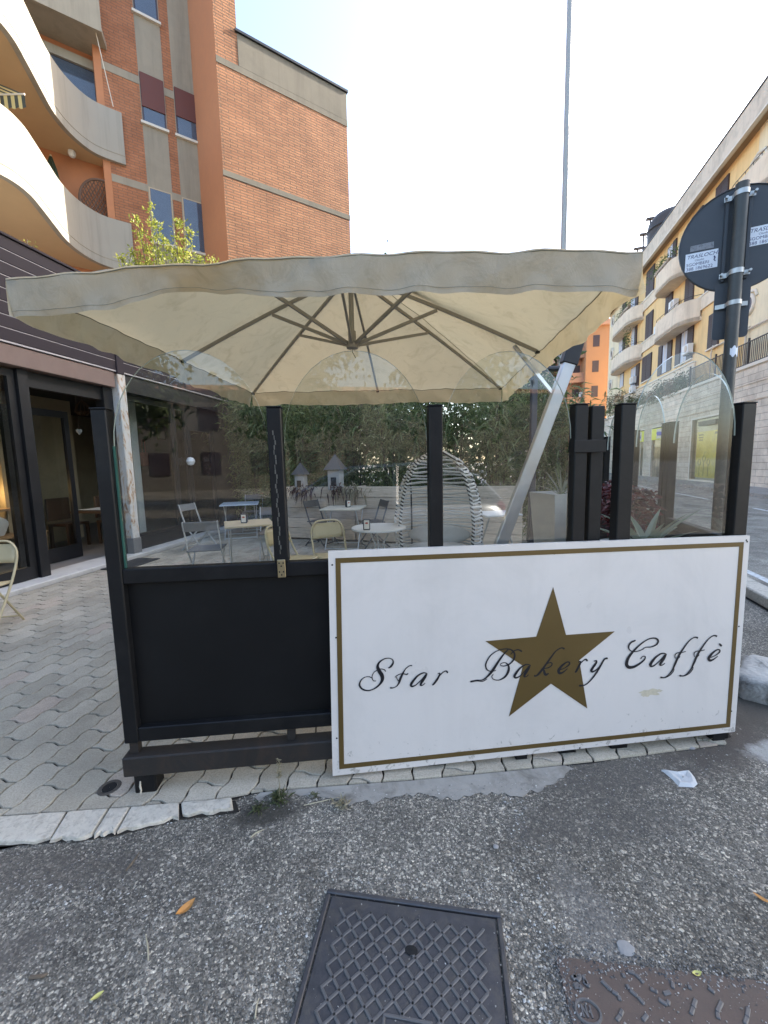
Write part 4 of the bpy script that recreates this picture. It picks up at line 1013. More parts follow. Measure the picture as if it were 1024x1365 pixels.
def sticker_at(cx, cz):
    """moving company sticker, centre offset (cx, cz) on the disc's back"""
    c = dc + ev * cx + zv * cz - nv * .0055
    p = MB(); a, b_ = .083, .054; p.plate([c - ev * a - zv * b_, c + ev * a - zv * b_, c + ev * a + zv * b_, c - ev * a + zv * b_], -nv, .0008); s = p.build('sticker', 'sticker', disc, world=True)
    o = Vector(root_loc(disc))
    for txt, sz, dy, dx, sh, sxx in (('TRASLOCHI', .030, .0225, -.077, .25, 1.02), ('Claudio', .0155, .004, -.035, .2, 1.0), ('SGOMBERI', .0255, -.022, -.077, 0, .98), ('388 1869622', .0265, -.048, -.077, 0, .98)):
        Mx = Matrix.Translation(Vector(c - nv * .0012 + ev * dx + zv * dy) - o) @ Matrix(((ev[0], zv[0], -nv[0], 0), (ev[1], zv[1], -nv[1], 0), (ev[2], zv[2], -nv[2], 0), (0, 0, 0, 1)))
        text_mesh('sticker_text', txt, sz, 'sticker_ink', s, Mx, .0002, shear=sh, sx=sxx)
    p = MB(); q = c - nv * .0012 + ev * .064 + zv * -.004; p.tube([q + zv * .018, q + ev * .004 + zv * .008, q + zv * -.004, q + ev * .008 - zv * .014], [.004, .005, .003, .002], 5); p.build('runner_mark', 'sticker_ink', s, world=True)
sticker_at(-.178, -.085); sticker_at(.128, -.005)
c = dc + ev * -.18 + zv * -.003 - nv * .0055; p = MB(); p.plate([c - ev * .06 - zv * .017, c + ev * .062 - zv * .018, c + ev * .06 + zv * .018, c - ev * .058 + zv * .017], -nv, .0006); p.build('worn_sticker', 'sticker_worn', disc, world=True)
p = MB(); c = at_depth(977, 468, PY - .0345); 
p.add([np.array([PX + .0352 * sin(a), PY - .0352 * cos(a), c[2] + dz * (1 + .35 * sin(7 * a + dz * 99))]) for dz in (-.026, .026) for a in np.linspace(-.75, .75, 11)], [(i, i + 1, 12 + i, 11 + i) for i in range(10)], True); p.build('torn_sticker', 'sticker', pl, world=True, fix=False)

# slim lamp column beyond the hedge
LD = 12.5; lp = at_depth(751, 330, LD); pm('lamp_grey', (.36, .35, .33), .5, .1, 6, metal=.4, kind='World')
lt = thing('lamp_column', 'tall slim grey lamp column rising behind the parasol', 'street lamp', (lp[0], lp[1], 0))
p = MB(); p.tube([(lp[0], lp[1], 0), (lp[0], lp[1], 1.0), (lp[0], lp[1], 20)], [.10, .08, .066], 14); p.build('shaft', 'lamp_grey', lt, world=True)
p = MB(); p.tube([(lp[0], lp[1], 20), (lp[0] + .5, lp[1] - .1, 20.5), (lp[0] + 1.2, lp[1] - .25, 20.6)], .04, 8); p.build('arm', 'lamp_grey', lt, world=True)
p = MB(); p.box((lp[0] + 1.5, lp[1] - .3, 20.6), (.8, .3, .14), ch=.04); p.build('lantern', 'lamp_grey', lt, world=True)
dp = at_depth(711, 560, 6.15); z1 = at_depth(711, 494, 6.15)[2]
dt = thing('lamp_post', 'dark steel post with flat lamp head in front of the hedge', 'lamp post', (dp[0], dp[1], ZT)); pm('dark_blue_steel', (.035, .038, .048), .5, .2, 8, kind='World')
p = MB(); p.box((dp[0], dp[1], z1 / 2), (.085, .085, z1), ch=.006); p.build('post', 'dark_blue_steel', dt, world=True)
p = MB(); p.box((dp[0] + .20, dp[1], z1 + .02), (.50, .16, .05), ch=.01); p.build('lamp_head', 'dark_blue_steel', dt, world=True)

# ================================================================== chairs and tables
pm('beige_paint', (.50, .42, .25), .45, .12, 12); pm('slat_grey', (.17, .17, .165), .7, .2, 18, bs=.2); pm('slat_brown', (.15, .125, .10), .7, .2, 18, bs=.2)
pm('metal_pale', (.50, .50, .47), .45, .1, 10); pm('metal_dark', (.09, .088, .085), .5, .15, 10); pm('wood_light', (.55, .44, .27), .5, .15, 9, bs=.1); pm('top_white', (.70, .70, .68), .35, .06, 8)
pm('top_blue', (.50, .56, .62), .3, .06, 8); pm('top_cream', (.62, .56, .44), .4, .08, 8); pm('dark_chair', (.10, .088, .075), .5, .15, 10)
def folding_chair(loc, rz, label, frame='beige_paint', panel='beige_paint', group='folding chairs on the terrace'):
    t = thing('folding_chair', label, 'chair', (loc[0], loc[1], ZT), rz, group)
    w = .20
    path = [(-w, -.24, 0), (-w, .06, .36), (-w, .19, .56), (-w, .235, .70), (-w + .05, .262, .785), (-w + .12, .272, .81), (w - .12, .272, .81), (w - .05, .262, .785), (w, .235, .70), (w, .19, .56), (w, .06, .36), (w, -.24, 0)]
    p = MB(); p.tube([tuple(q) for q in catmull(path, 3)], .0115, 7); p.build('back_frame', frame, t)
    for s in (-1, 1):
        p = MB(); p.tube([(s * (w - .02), .25, 0), (s * (w - .02), -.02, .34), (s * (w - .02), -.10, .44)], .0105, 7); p.build('leg', frame, t)
    p = MB(); p.tube([(-w, -.19, .055), (w, -.19, .055)], .008, 6); p.build('stretcher', frame, t); p = MB(); p.tube([(-w + .02, .2, .06), (w - .02, .2, .06)], .008, 6); p.build('stretcher', frame, t)
    p = MB(); rows = []
    for i in range(9):
        y = -.21 + .40 * i / 8; k = .19 - .02 * (abs(i - 4) / 4) ** 3; rows.append([(x * k, y, .448 - .012 * (1 - x * x) - .002 * i) for x in np.linspace(-1, 1, 9)])
    p.grid(rows); q = p.build('seat', panel, t, fix=False); md = q.modifiers.new('s', 'SOLIDIFY'); md.thickness = .016
    p = MB(); rows = []
    for i in range(5):
        z = .60 + .18 * i / 4; k = .185 - (.05 if i == 4 else 0); yb = np.interp(z, [.56, .70, .785], [.19, .235, .262]); rows.append([(x * k, yb + .02 * (1 - x * x), z) for x in np.linspace(-1, 1, 9)])
    p.grid(rows); q = p.build('backrest', panel, t, fix=False); md = q.modifiers.new('s', 'SOLIDIFY'); md.thickness = .012
    return t
def slat_chair(loc, rz, label, frame='metal_pale', slat='slat_grey', group='slatted bistro chairs'):
    t = thing('bistro_chair', label, 'chair', (loc[0], loc[1], ZT), rz, group)
    for s in (-1, 1):
        p = MB(); p.bar((s * .2, -.24, 0), (s * .2, .10, .45), .012, .024); p.bar((s * .2, .10, .45), (s * .2, .23, .84), .012, .024); p.build('back_upright', frame, t)
        p = MB(); p.bar((s * .182, .24, 0), (s * .182, -.19, .45), .012, .024); p.build('leg', frame, t)
    p = MB(); p.bar((-.2, -.2, .06), (.2, -.2, .06), .01, .02); p.build('stretcher', frame, t); p = MB(); p.bar((-.18, .2, .05), (.18, .2, .05), .01, .02); p.build('stretcher', frame, t)
    for i in range(6):
        p = MB(); p.box((0, -.19 + i * .066, .462), (.40, .056, .016), ch=.003); p.build('seat_slat', slat, t)
    p = MB(); p.bar((-.215, .208, .775), (.215, .208, .775), .018, .125, .004, up=(0, .32, .95)); p.build('backrest', slat, t)
    return t
def x_table(loc, rz, label, top, leg, size=.7, round_=False, h=.73, group=None):
    t = thing('round_table' if round_ else 'cafe_table', label, 'table', (loc[0], loc[1], ZT), rz, group)
    p = MB()
    if round_: p.lathe([(size / 2 - .004, h - .024), (size / 2, h - .018), (size / 2, h - .005), (size / 2 - .005, h)], 40)
    else: p.box((0, 0, h - .0125), (size, size, .025), ch=.004)
    p.build('table_top', top, t); e = size * .42
    if round_:
        for k in range(3):
            a = k * 2 * pi / 3 + .4; p = MB(); p.tube([(.30 * cos(a), .30 * sin(a), 0), (.12 * cos(a), .12 * sin(a), .35), (.05 * cos(a), .05 * sin(a), .5), (.16 * cos(a), .16 * sin(a), h - .03)], .011, 7); p.build('leg', leg, t)
    else:
        for s in (-1, 1):
            p = MB(); p.bar((s * e, -e, 0), (s * e, e, h - .03), .014, .026); p.build('leg', leg, t)
            p = MB(); p.bar((s * (e - .02), e, 0), (s * (e - .02), -e, h - .03), .014, .026); p.build('leg', leg, t)
        p = MB(); p.bar((-e, -e * .96, .03), (e, -e * .96, .03), .012, .02); p.build('stretcher', leg, t); p = MB(); p.bar((-e + .02, e * .96, .03), (e - .02, e * .96, .03), .012, .02); p.build('stretcher', leg, t)
    return t
pm('napkin', (.72, .66, .56), .6, .05, 20); pm('red_print', (.42, .07, .04), .5, .1)
def dispenser(loc, rz, label):
    t = thing('napkin_dispenser', label, 'napkin dispenser', loc, rz, 'napkin dispensers')
    p = MB(); p.box((0, 0, .063), (.082, .075, .126), ch=.008); bd = p.build('case', 'dark_plastic', t)
    p = MB(); p.box((0, -.0385, .065), (.060, .003, .102), ch=.001); f_ = p.build('napkin_face', 'napkin', t)
    p = MB(); p.plate([(.018 * cos(a), -.0405, .082 + .011 * sin(a)) for a in np.linspace(0, 2 * pi, 16, endpoint=False)], (0, -1, 0), .0008); p.build('red_badge', 'red_print', f_)
    return t
T1 = (-1.86, 5.55); T2 = (-3.05, 8.65); T3 = (-.72, 7.30); T4 = (-.07, 4.90); T5 = (1.66, 6.0)
x_table(T1, radians(22), 'square table with pale wood top and crossed legs holding a napkin box', 'wood_light', 'metal_pale', .62)
x_table(T2, radians(15), 'square table with bluish white top by the shop window', 'top_blue', 'metal_pale', .75)
x_table(T3, radians(-8), 'cream square table in front of the wooden planter', 'top_cream', 'metal_pale', .70)
x_table(T4, 0, 'round white table beside the rope cocoon chair', 'top_white', 'metal_pale', .66, True)
x_table(T5, radians(10), 'small white square table right of the rope cocoon chair', 'top_white', 'metal_pale', .55)
q = on_z(326, 697, .73 + ZT); dispenser((q[0], q[1], .73 + ZT), .1, 'black napkin box with red badge on the pale wood table')
q = on_z(489, 706, .73 + ZT); dispenser((q[0], q[1], .73 + ZT), .05, 'black napkin box with red badge on the round white table')
q = on_z(464, 676, .73 + ZT); t_ = dispenser((q[0], q[1], .73 + ZT), .5, 'dark napkin box on the cream table by the planter')
folding_chair((-.62, 4.75), radians(20), 'beige folding chair turned to the road, by the round white table', group='beige folding chairs')
folding_chair((-1.02, 4.55), radians(65), 'beige folding chair seen side on, left of the round white table', group='beige folding chairs')
folding_chair((-3.80, 3.72), radians(12), 'beige folding chair out on the pavers by the shop door', group='beige folding chairs')
slat_chair((-3.42, 7.45), radians(75), 'grey slatted chair beside the shop window step')
slat_chair((-2.28, 5.15), radians(190), 'grey slatted chair with its back to the screen at the pale wood table')
slat_chair((-1.75, 6.35), radians(10), 'brown slatted chair behind the pale wood table', slat='slat_brown')
slat_chair((-3.05, 9.45), radians(5), 'grey slatted chair behind the bluish white table')
slat_chair((-1.18, 7.55), radians(60), 'dark slatted chair left of the cream table', 'metal_dark', 'dark_chair')
slat_chair((-.20, 7.30), radians(-70), 'dark slatted chair right of the cream table', 'metal_dark', 'dark_chair')

# rope cocoon chair
ec = np.array([.66, 5.02]); eg = thing('cocoon_chair', 'striped rope cocoon chair with pale cushion standing on the terrace', 'chair', (ec[0], ec[1], ZT), radians(-12))
m, nt, b = new_mat('braid'); v = coords(nt, 'Object'); s_ = nd(nt, 'ShaderNodeSeparateXYZ'); nt.links.new(v, s_.inputs[0])
k_ = math_n(nt, 'FRACT', math_n(nt, 'MULTIPLY', math_n(nt, 'ADD', s_.outputs[2], math_n(nt, 'MULTIPLY', s_.outputs[0], .6)), 22.0)); nt.links.new(ramp(nt, k_, [(.45, (.03, .03, .03)), (.55, (.62, .61, .58))]), b.inputs['Base Color']); b.inputs['Roughness'].default_value = .7
pm('rope', (.60, .59, .56), .8, .2, 50, bs=.3, bscale=200); pm('cushion', (.52, .51, .49), .95, .12, 10, bs=.4, bscale=30)
def egg_r(z): # half width at height
    return np.interp(z, [.06, .2, .45, .75, 1.05, 1.3, 1.5, 1.62], [.38, .46, .52, .54, .50, .42, .28, .08])
zz_ = np.arange(.10, 1.62, .047)
for i, z in enumerate(zz_):
    r = egg_r(z); p = MB(); rr_ = [(r * sin(a), r * .72 * cos(a) + .02, z + .010 * sin(4 * a + i * 1.7)) for a in np.linspace(-2.2, 2.2, 22)]
    p.tube(rr_, .011 if i % 3 else .015, 5); p.build('rope_band', 'rope', eg)
p = MB()
for s in (-1, 1): p.tube([(s * egg_r(z) * sin(2.2), egg_r(z) * .72 * cos(2.2) + .02, z) for z in np.linspace(.06, 1.62, 26)], .020, 8)
p.build('rim', 'braid', eg)
p = MB(); p.tube([(egg_r(z) * 1.0, .02, z) for z in np.linspace(.06, 1.62, 26)], .018, 8); p.tube([(-egg_r(z) * 1.0, .02, z) for z in np.linspace(.06, 1.62, 26)], .013, 8); p.build('side_frame', 'braid', eg)
p = MB(); p.tube([(0, egg_r(z) * .74, z) for z in np.linspace(.06, 1.62, 22)], .013, 7); p.tube([(-.36, egg_r(z) * .52, z) for z in np.linspace(.06, 1.4, 18)], .010, 7); p.build('back_frame', 'dark_plastic', eg)
p = MB(); p.tube([(.38 * cos(a), .30 * sin(a) + .02, .02) for a in np.linspace(0, 2 * pi, 28, endpoint=False)], .02, 8, closed=True); p.build('base_ring', 'dark_plastic', eg)
p = MB(); rows = []
for i in range(9):
    a = pi * i / 8; rows.append([(.40 * sin(a) ** .5 * cos(b) if 0 < i < 8 else 0, .26 * (sin(a) ** .5 if 0 < i < 8 else 0) * sin(b) + .02, .40 + .09 * cos(a)) for b in np.linspace(0, 2 * pi, 21)])
p.grid(rows); p.build('seat_cushion', 'cushion', eg)
p = MB(); rows = []
for i in range(9):
    a = pi * i / 8; rows.append([(.40 * (sin(a) ** .5 if 0 < i < 8 else 0) * cos(b), .22 + .06 * cos(a) + .04 * sin(b), .56 + .13 * (sin(a) ** .5 if 0 < i < 8 else 0) * sin(b)) for b in np.linspace(0, 2 * pi, 21)])
p.grid(rows); p.build('back_cushion', 'cushion', eg)

# ================================================================== planters and plants
pm('pot_white', (.62, .60, .55), .7, .12, 9, bs=.2); pm('pot_grey', (.40, .39, .36), .75, .15, 7, bs=.3)
def plank_mat(name, col, ang):
    m, nt, b = new_mat(name); v, p = wall_vec(nt, ang); mp = nd(nt, 'ShaderNodeMapping'); mp.inputs['Scale'].default_value = (1.2, 14, 1); nt.links.new(v, mp.inputs[0])
    n1 = noise(nt, mp.outputs[0], 3, 8, .65, .8); r = nd(nt, 'ShaderNodeObjectInfo').outputs['Random']
    c = ramp(nt, n1, [(.25, tuple(x * .6 for x in col)), (.55, col), (.8, tuple(min(1, x * 1.15) for x in col))])
    c = mixc(nt, 1.0, c, ramp(nt, r, [(0, g3(.8)), (1, g3(1.08))]), 'MULTIPLY')
    f = ramp(nt, noise(nt, p, 2.2, 8, .7, .6), [(.5, g3(0)), (.75, g3(.6))]); c = mixc(nt, f, c, tuple(x * .5 for x in col))
    nt.links.new(c, b.inputs['Base Color']); b.inputs['Roughness'].default_value = .8; bump(nt, b, n1, .3, .004); return m
PLA = np.array([-1.98, 8.30]); PLB = np.array([2.35, 6.80]); pd = (PLB - PLA) / np.linalg.norm(PLB - PLA); pn = np.array([-pd[1], pd[0]]); pang = atan2(pd[1], pd[0])
plank_mat('planter_wood', (.74, .60, .45), pang); pm('soil', (.045, .035, .028), .95, .4, 30, bs=.8, bscale=60)
PLL = np.linalg.norm(PLB - PLA); lab = ['pale wooden plank planter behind the cream table', 'pale wooden plank planter behind the rope cocoon chair', 'pale wooden plank planter by the dark lamp post']
for k in range(3):
    L = PLL / 3 - .03; o = PLA + pd * (k * PLL / 3); t = thing('planter', lab[k], 'planter', (o[0], o[1], ZT), pang, 'wooden planters in front of the hedge')
    hh = 1.04 / 5
    for i in range(5):
        p = MB(); p.box((L / 2 + .003 * (i % 2), .0, .03 + hh * i + hh / 2), (L, .028, hh - .008), ch=.004); p.build('plank', 'planter_wood', t)
        p = MB(); p.box((.0, .27, .03 + hh * i + hh / 2), (.028, .50, hh - .008), ch=.004); p.build('plank', 'planter_wood', t)
    p = MB(); p.box((L / 2, .50, .54), (L, .03, 1.0)); p.box((L - .02, .27, .54), (.03, .42, 1.0)); p.build('back_panel', 'planter_wood', t)
    p = MB(); p.box((L / 2, .26, .96), (L - .05, .45, .05)); p.build('soil', 'soil', t)
for (px_, k, l1) in ((400, .22, 'white and dark little bird house on the planter by the second post'), (447, .22, 'taller dark roofed bird house on the planter')):
    q = at_depth(px_, 640, 8.05 - (px_ - 384) * .0045); t = thing('bird_house', l1, 'ornament', (q[0], q[1] + .1, 1.0), pang, 'bird houses on the planter')
    s = 1.0 if px_ == 400 else 1.25
    p = MB(); p.box((0, 0, .17 * s), (.20 * s, .16 * s, .30 * s), ch=.006); p.build('wall', 'pot_grey', t)
    p = MB(); h = .33 * s; p.add([(-.15 * s, -.12 * s, h), (.15 * s, -.12 * s, h), (.15 * s, .12 * s, h), (-.15 * s, .12 * s, h), (0, 0, h + .24 * s)], [(0, 1, 4), (1, 2, 4), (2, 3, 4), (3, 0, 4), (0, 1, 2, 3)]); p.build('roof', 'metal_dark', t)
    p = MB(); p.box((0, -.083 * s, .15 * s), (.09 * s, .006, .13 * s)); p.build('door', 'hole_black', t)
leaf_mat('oleander', (.05, .085, .028), (.24, .29, .12), .35); leaf_mat('oleander_light', (.08, .12, .04), (.32, .36, .16), .4)
pm('bark', (.075, .062, .048), .9, .3, 20, bs=.5)
def oleander(loc, h, w, n, label, lean=(0, 0), mat='oleander'):
    t = thing('oleander', label, 'shrub', (loc[0], loc[1], 0), 0, 'hedge shrubs at the back of the terrace')
    stems = []; p = MB()
    for k in range(9):
        a = rng.uniform(0, 2 * pi); r0 = rng.uniform(0, .12); tip = np.array([w * .75 * rng.uniform(.3, 1) * cos(a) + lean[0], w * .5 * rng.uniform(.3, 1) * sin(a) + lean[1], h * rng.uniform(.8, 1.0)])
        b0 = np.array([r0 * cos(a), r0 * sin(a), 0]); pts = [b0, b0 + (tip - b0) * np.array([.15, .15, .4]), b0 + (tip - b0) * np.array([.5, .5, .75]), tip]; pts = catmull(pts, 4); stems.append(pts)
        p.tube(pts, list(np.linspace(.016, .004, len(pts))), 5)
    p.build('stems', 'bark', t)
    Pp, Dd = [], []
    for i in range(n):
        s = stems[rng.integers(len(stems))]; f = rng.random() ** .85; f = .12 + .88 * f; q = s[int(f * (len(s) - 1))]
        off = rng.normal(0, 1, 3) * np.array([w * .30, w * .24, .16]) * (.5 + .6 * f); q = q + off
        if q[2] < .15: q[2] = rng.uniform(.2, h * .5)
        Pp.append(q); d = off / (np.linalg.norm(off) + .1) + rng.normal(0, .55, 3) + np.array([0, 0, .35]); Dd.append(d)
    leaves('foliage', Pp, Dd, rng.uniform(.15, .32, n), rng.uniform(.020, .032, n), mat, t, droop=.35)
    return t
hp_ = [((-3.75, 10.6), 3.9, .75, (.1, -.5)), ((-3.1, 10.0), 3.7, .7, (0, -.4)), ((-2.5, 9.5), 3.4, .65, (0, -.2)), ((-1.8, 9.1), 3.3, .65, (0, 0)), ((-1.15, 8.85), 3.1, .65, (0, 0)), ((-.5, 8.62), 3.2, .62, (0, 0)), ((.15, 8.4), 3.0, .62, (0, 0)), ((.8, 8.2), 3.0, .62, (0, 0)), ((1.45, 7.95), 3.1, .62, (0, 0)), ((2.1, 7.7), 2.95, .62, (0, 0)), ((2.75, 7.45), 2.9, .6, (.1, 0)), ((3.2, 7.2), 2.6, .5, (.1, 0))]
hl = ['tall narrow leaved shrub arching towards the cafe roof', 'narrow leaved shrub behind the bluish white table', 'narrow leaved shrub at the left end of the wooden planters', 'narrow leaved hedge shrub straight behind the small bird house', 'narrow leaved hedge shrub straight behind the taller bird house', 'narrow leaved hedge shrub behind the dark chair right of the cream table', 'narrow leaved hedge shrub between the cream table and the cocoon chair', 'narrow leaved hedge shrub behind the left side of the cocoon chair', 'narrow leaved hedge shrub behind the right side of the cocoon chair', 'narrow leaved hedge shrub between cocoon chair and parasol mast', 'narrow leaved hedge shrub behind the dark lamp post', 'low narrow leaved shrub at the street end of the hedge']
for i, (lc, h, w, ln) in enumerate(hp_): oleander(lc, h, w, 2500 if i < 9 else 2200, hl[i], ln, 'oleander' if i % 3 else 'oleander_light')
leaf_mat('laurel', (.03, .05, .018), (.10, .14, .05), .3)
for i, (x, y) in enumerate(((-2.2, 10.6), (-.9, 10.2), (.4, 9.8), (1.7, 9.4), (3.0, 8.9))):
    t = thing('laurel_bush', 'broad leaved dark bush growing behind the narrow leaved hedge', 'shrub', (x, y, 0), 0, 'dark bushes behind the hedge'); n = 1100
    P = rng.normal(0, 1, (n, 3)) * np.array([.42, .22, .32]) + np.array([0, 0, .8]); P[:, 2] = np.clip(P[:, 2], .05, 1.6); leaves('foliage', P, rng.normal(0, 1, (n, 3)) + np.array([0, -.5, .2]), rng.uniform(.10, .2, n), .075, 'laurel', t)
    p = MB()
    for k in range(4): p.tube([(0, 0, 0), (rng.uniform(-.3, .3), .05, .8), (rng.uniform(-.5, .5), .1, 1.8)], [.03, .02, .01], 5)
    p.build('stems', 'bark', t)
leaf_mat('red_leaf', (.035, .008, .010), (.14, .028, .030), .25); leaf_mat('green_leaf', (.05, .09, .03), (.13, .19, .06), .3); leaf_mat('trail_red', (.04, .016, .014), (.10, .04, .03), .2)
# trailing dark plants on the first planter
for k, (px_, n) in enumerate(((404, 90), (455, 60), (470, 70))):
    q = at_depth(px_, 648, 8.0 - (px_ - 384) * .0045); t = thing('trailing_plant', ['dark red trailing plant hanging over the left planter edge', 'brown trailing plant on the planter under the bird houses', 'dry grassy plant on the planter edge'][k], 'plant', (q[0], q[1] + .06, .985), pang)
    P = rng.normal(0, 1, (n, 3)) * np.array([.16, .05, .05]) + np.array([0, -.05, .06]); D = rng.normal(0, 1, (n, 3)) + np.array([0, -.8, -.2])
    leaves('foliage', P, D, rng.uniform(.08, .2, n), .025, 'trail_red' if k < 2 else 'weed_dry', t, droop=.9)
# planters inside the street side corner
pm('box_dark', (.03, .03, .032), .6, .2)
bx_ = (1.88, 3.28); t = thing('planter_box', 'dark planter box behind the screens holding the dark red plants', 'planter', (bx_[0], bx_[1], ZT), -STA)
p = MB(); p.box((0, 0, .46), (.52, .95, .90), ch=.01); p.build('box', 'box_dark', t); p = MB(); p.box((0, 0, .915), (.46, .88, .03)); p.build('soil', 'soil', t)
for k, (dx, dy, l_) in enumerate(((-.05, -.32, 'dark red broad leaved plant nearest the right screen pane'), (.05, .0, 'bushy dark red plant in the middle of the dark planter box'), (.02, .34, 'dark red plant at the far end of the dark planter box'))):
    c_ = np.array(bx_) + np.array([dx * cos(STA) + dy * sin(STA), -dx * sin(STA) + dy * cos(STA)]); t = thing('red_plant', l_, 'plant', (c_[0], c_[1], .93 + ZT), 0, 'dark red plants in the planter box')
    n = 300; a = rng.uniform(0, 2 * pi, n); r = rng.uniform(0, .22, n); z = rng.uniform(.02, .36, n) * (1 - r * 1.2)
    P = np.stack([r * np.cos(a), r * np.sin(a), z], 1); D = np.stack([np.cos(a), np.sin(a), rng.uniform(-.2, 1.0, n)], 1)
    leaves('foliage', P, D, rng.uniform(.05, .10, n), rng.uniform(.030, .05, n), 'red_leaf', t, droop=.35)
    p = MB()
    for j in range(6): a_ = j * 1.05; p.tube([(0, 0, 0), (.05 * cos(a_), .05 * sin(a_), .12), (.12 * cos(a_), .12 * sin(a_), .26)], [.007, .006, .004], 5)
    p.build('stems', 'trail_red', t)
def blade(p, base, az, L, W, el0, curl, n=9):
    L1, L2, M1 = [], [], []
    x = np.array(base, float); e = el0
    for i in range(n):
        t = i / (n - 1); w = W * (1 - t) ** .75 * (.75 + .6 * t * (1 - t) * 2); s = np.array([-sin(az), cos(az), 0]); u = np.array([-cos(az) * sin(e), -sin(az) * sin(e), cos(e)])
        L1.append(x + s * w / 2 + u * w * .22); M1.append(x - u * w * .12); L2.append(x - s * w / 2 + u * w * .22)
        x = x + np.array([cos(az) * cos(e), sin(az) * cos(e), sin(e)]) * L / (n - 1); e -= curl / (n - 1)
    p.grid([L1, M1, L2])
m = leaf_mat('agave', (.14, .17, .12), (.24, .27, .19), .12, .5)
def agave(loc, n, L, W, label, el=(0.2, 1.2), curl=.7):
    t = thing('agave', label, 'plant', loc, 0)
    for i in range(n):
        p = MB(); f = i / n; blade(p, (0, 0, .01 * i / n), i * 2.4, L * rng.uniform(.75, 1.1), W, el[0] + (el[1] - el[0]) * f, curl * rng.uniform(.3, 1.4)); p.build('leaf', 'agave', t, fix=False)
    return t
bw = np.array([1.70, 2.62]); t = thing('bowl_planter', 'wide pale bowl planter behind the right screen pane holding the agave', 'planter', (bw[0], bw[1], ZT))
p = MB(); p.lathe([(.16, 0), (.17, .03), (.12, .10), (.10, .45), (.14, .70), (.26, .84), (.30, .915), (.285, .92), (.25, .88), (.02, .87)], 32); p.build('bowl', 'pot_white', t)
agave((bw[0], bw[1], .87 + ZT), 20, .40, .07, 'grey green agave with curved spiky leaves in the bowl planter')
wp = at_depth(812, 690, 3.95); t = thing('plant_pot', 'tall white plant pot between the black posts', 'planter', (wp[0], wp[1], ZT)); zt = wp[2]
p = MB(); p.lathe([(.11, 0), (.13, .5), (.155, zt), (.14, zt + .005), (.13, zt - .03), (.01, zt - .03)], 24); p.build('pot', 'pot_white', t)
t = thing('potted_plant', 'bushy green plant in the tall white pot', 'plant', (wp[0], wp[1], zt - .02)); n = 260; P = rng.normal(0, 1, (n, 3)) * np.array([.08, .08, .07]) + np.array([0, 0, .12]); leaves('foliage', P, P + rng.normal(0, .1, (n, 3)), .06, .03, 'green_leaf', t)
gp = at_depth(748, 658, 4.9); t = thing('plant_pot', 'large grey tapered planter beside the parasol mast', 'planter', (gp[0], gp[1], ZT), .2); zt = gp[2]
p = MB(); p.add([(x * k, y * k, z) for k, z in ((.18, 0), (.26, zt), (.24, zt), (.23, zt - .05)) for x, y in ((-1, -1), (1, -1), (1, 1), (-1, 1))], [(i * 4 + j, i * 4 + (j + 1) % 4, i * 4 + 4 + (j + 1) % 4, i * 4 + 4 + j) for i in range(3) for j in range(4)] + [(0, 1, 2, 3), (12, 13, 14, 15)]); p.build('pot', 'pot_grey', t)
agave((gp[0], gp[1], zt - .03), 14, .42, .03, 'upright spiky plant in the large grey planter', (.5, 1.45), .35)
# ================================================================== the cafe building on the left
def shop_px(x, y, d):
    """pixel on the vertical plane parallel to the shop front at offset d -> (t, z)"""
    q = on_v(x, y, shop(0, d), SHA); return float((q[:2] - SH0) @ SU), float(q[2])
pm('fascia', (.034, .025, .029), .6, .18, 6, bs=.15, bscale=50, spec=.2, kind='World'); pm('fascia_edge_light', (.42, .38, .37), .6, .2, 9, kind='World')  # second tone is pale to imitate sky light caught on the plank edges
pm('beam_brown', (.185, .125, .10), .7, .15, 5, bs=.15, kind='World', dirt=(.15, .09, .07), dscale=3)
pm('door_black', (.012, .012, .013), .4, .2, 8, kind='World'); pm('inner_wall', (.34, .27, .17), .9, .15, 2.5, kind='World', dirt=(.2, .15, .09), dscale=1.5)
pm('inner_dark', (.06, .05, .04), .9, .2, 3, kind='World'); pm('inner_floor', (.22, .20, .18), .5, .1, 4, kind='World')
m, nt, b = new_mat('rust_post'); p_ = coords(nt, 'World'); mp = nd(nt, 'ShaderNodeMapping'); mp.inputs['Scale'].default_value = (1.3, 1.3, .45); nt.links.new(p_, mp.inputs[0])
n1 = noise(nt, mp.outputs[0], 7, 8, .7, 1.2); nt.links.new(ramp(nt, n1, [(.28, (.12, .06, .035)), (.38, (.33, .18, .10)), (.44, (.50, .42, .33)), (.50, (.58, .56, .52)), (.70, (.46, .46, .45))]), b.inputs['Base Color']); b.inputs['Roughness'].default_value = .75; bump(nt, b, n1, .5, .006)
sh = thing('cafe_building', 'single storey cafe with dark boarded fascia and black glazed front', 'building', (SH0[0], SH0[1], 0))
def sbox(name, mat, t0, t1, d0, d1, z0, z1, parent=sh, ch=0.0):
    p = MB(); c = shop((t0 + t1) / 2, (d0 + d1) / 2, (z0 + z1) / 2); p.box(c, (t1 - t0, abs(d1 - d0), z1 - z0), rz=SHA, ch=ch); return p.build(name, mat, parent, world=True)
BH = (4.36 - 3.10) / 8
for (t0, t1) in ((-4.6, 2.02), (2.16, 6.6)):
    for i in range(8):
        sbox('plank', 'fascia', t0, t1, .02, .055, 3.10 + BH * i + .007, 3.10 + BH * (i + 1) - .003, ch=.006)
sbox('fascia_backing', 'fascia_edge_light', -4.6, 6.6, -.06, .047, 3.085, 4.34)  # painted light: pale sheet draws bright lines between planks, like edges catching the sky
sbox('cover_strip', 'fascia', 2.02, 2.16, .0, .075, 3.06, 4.38, ch=.005)
sbox('fascia_cap', 'fascia', -4.6, 6.6, -.08, .075, 4.362, 4.395, ch=.004)
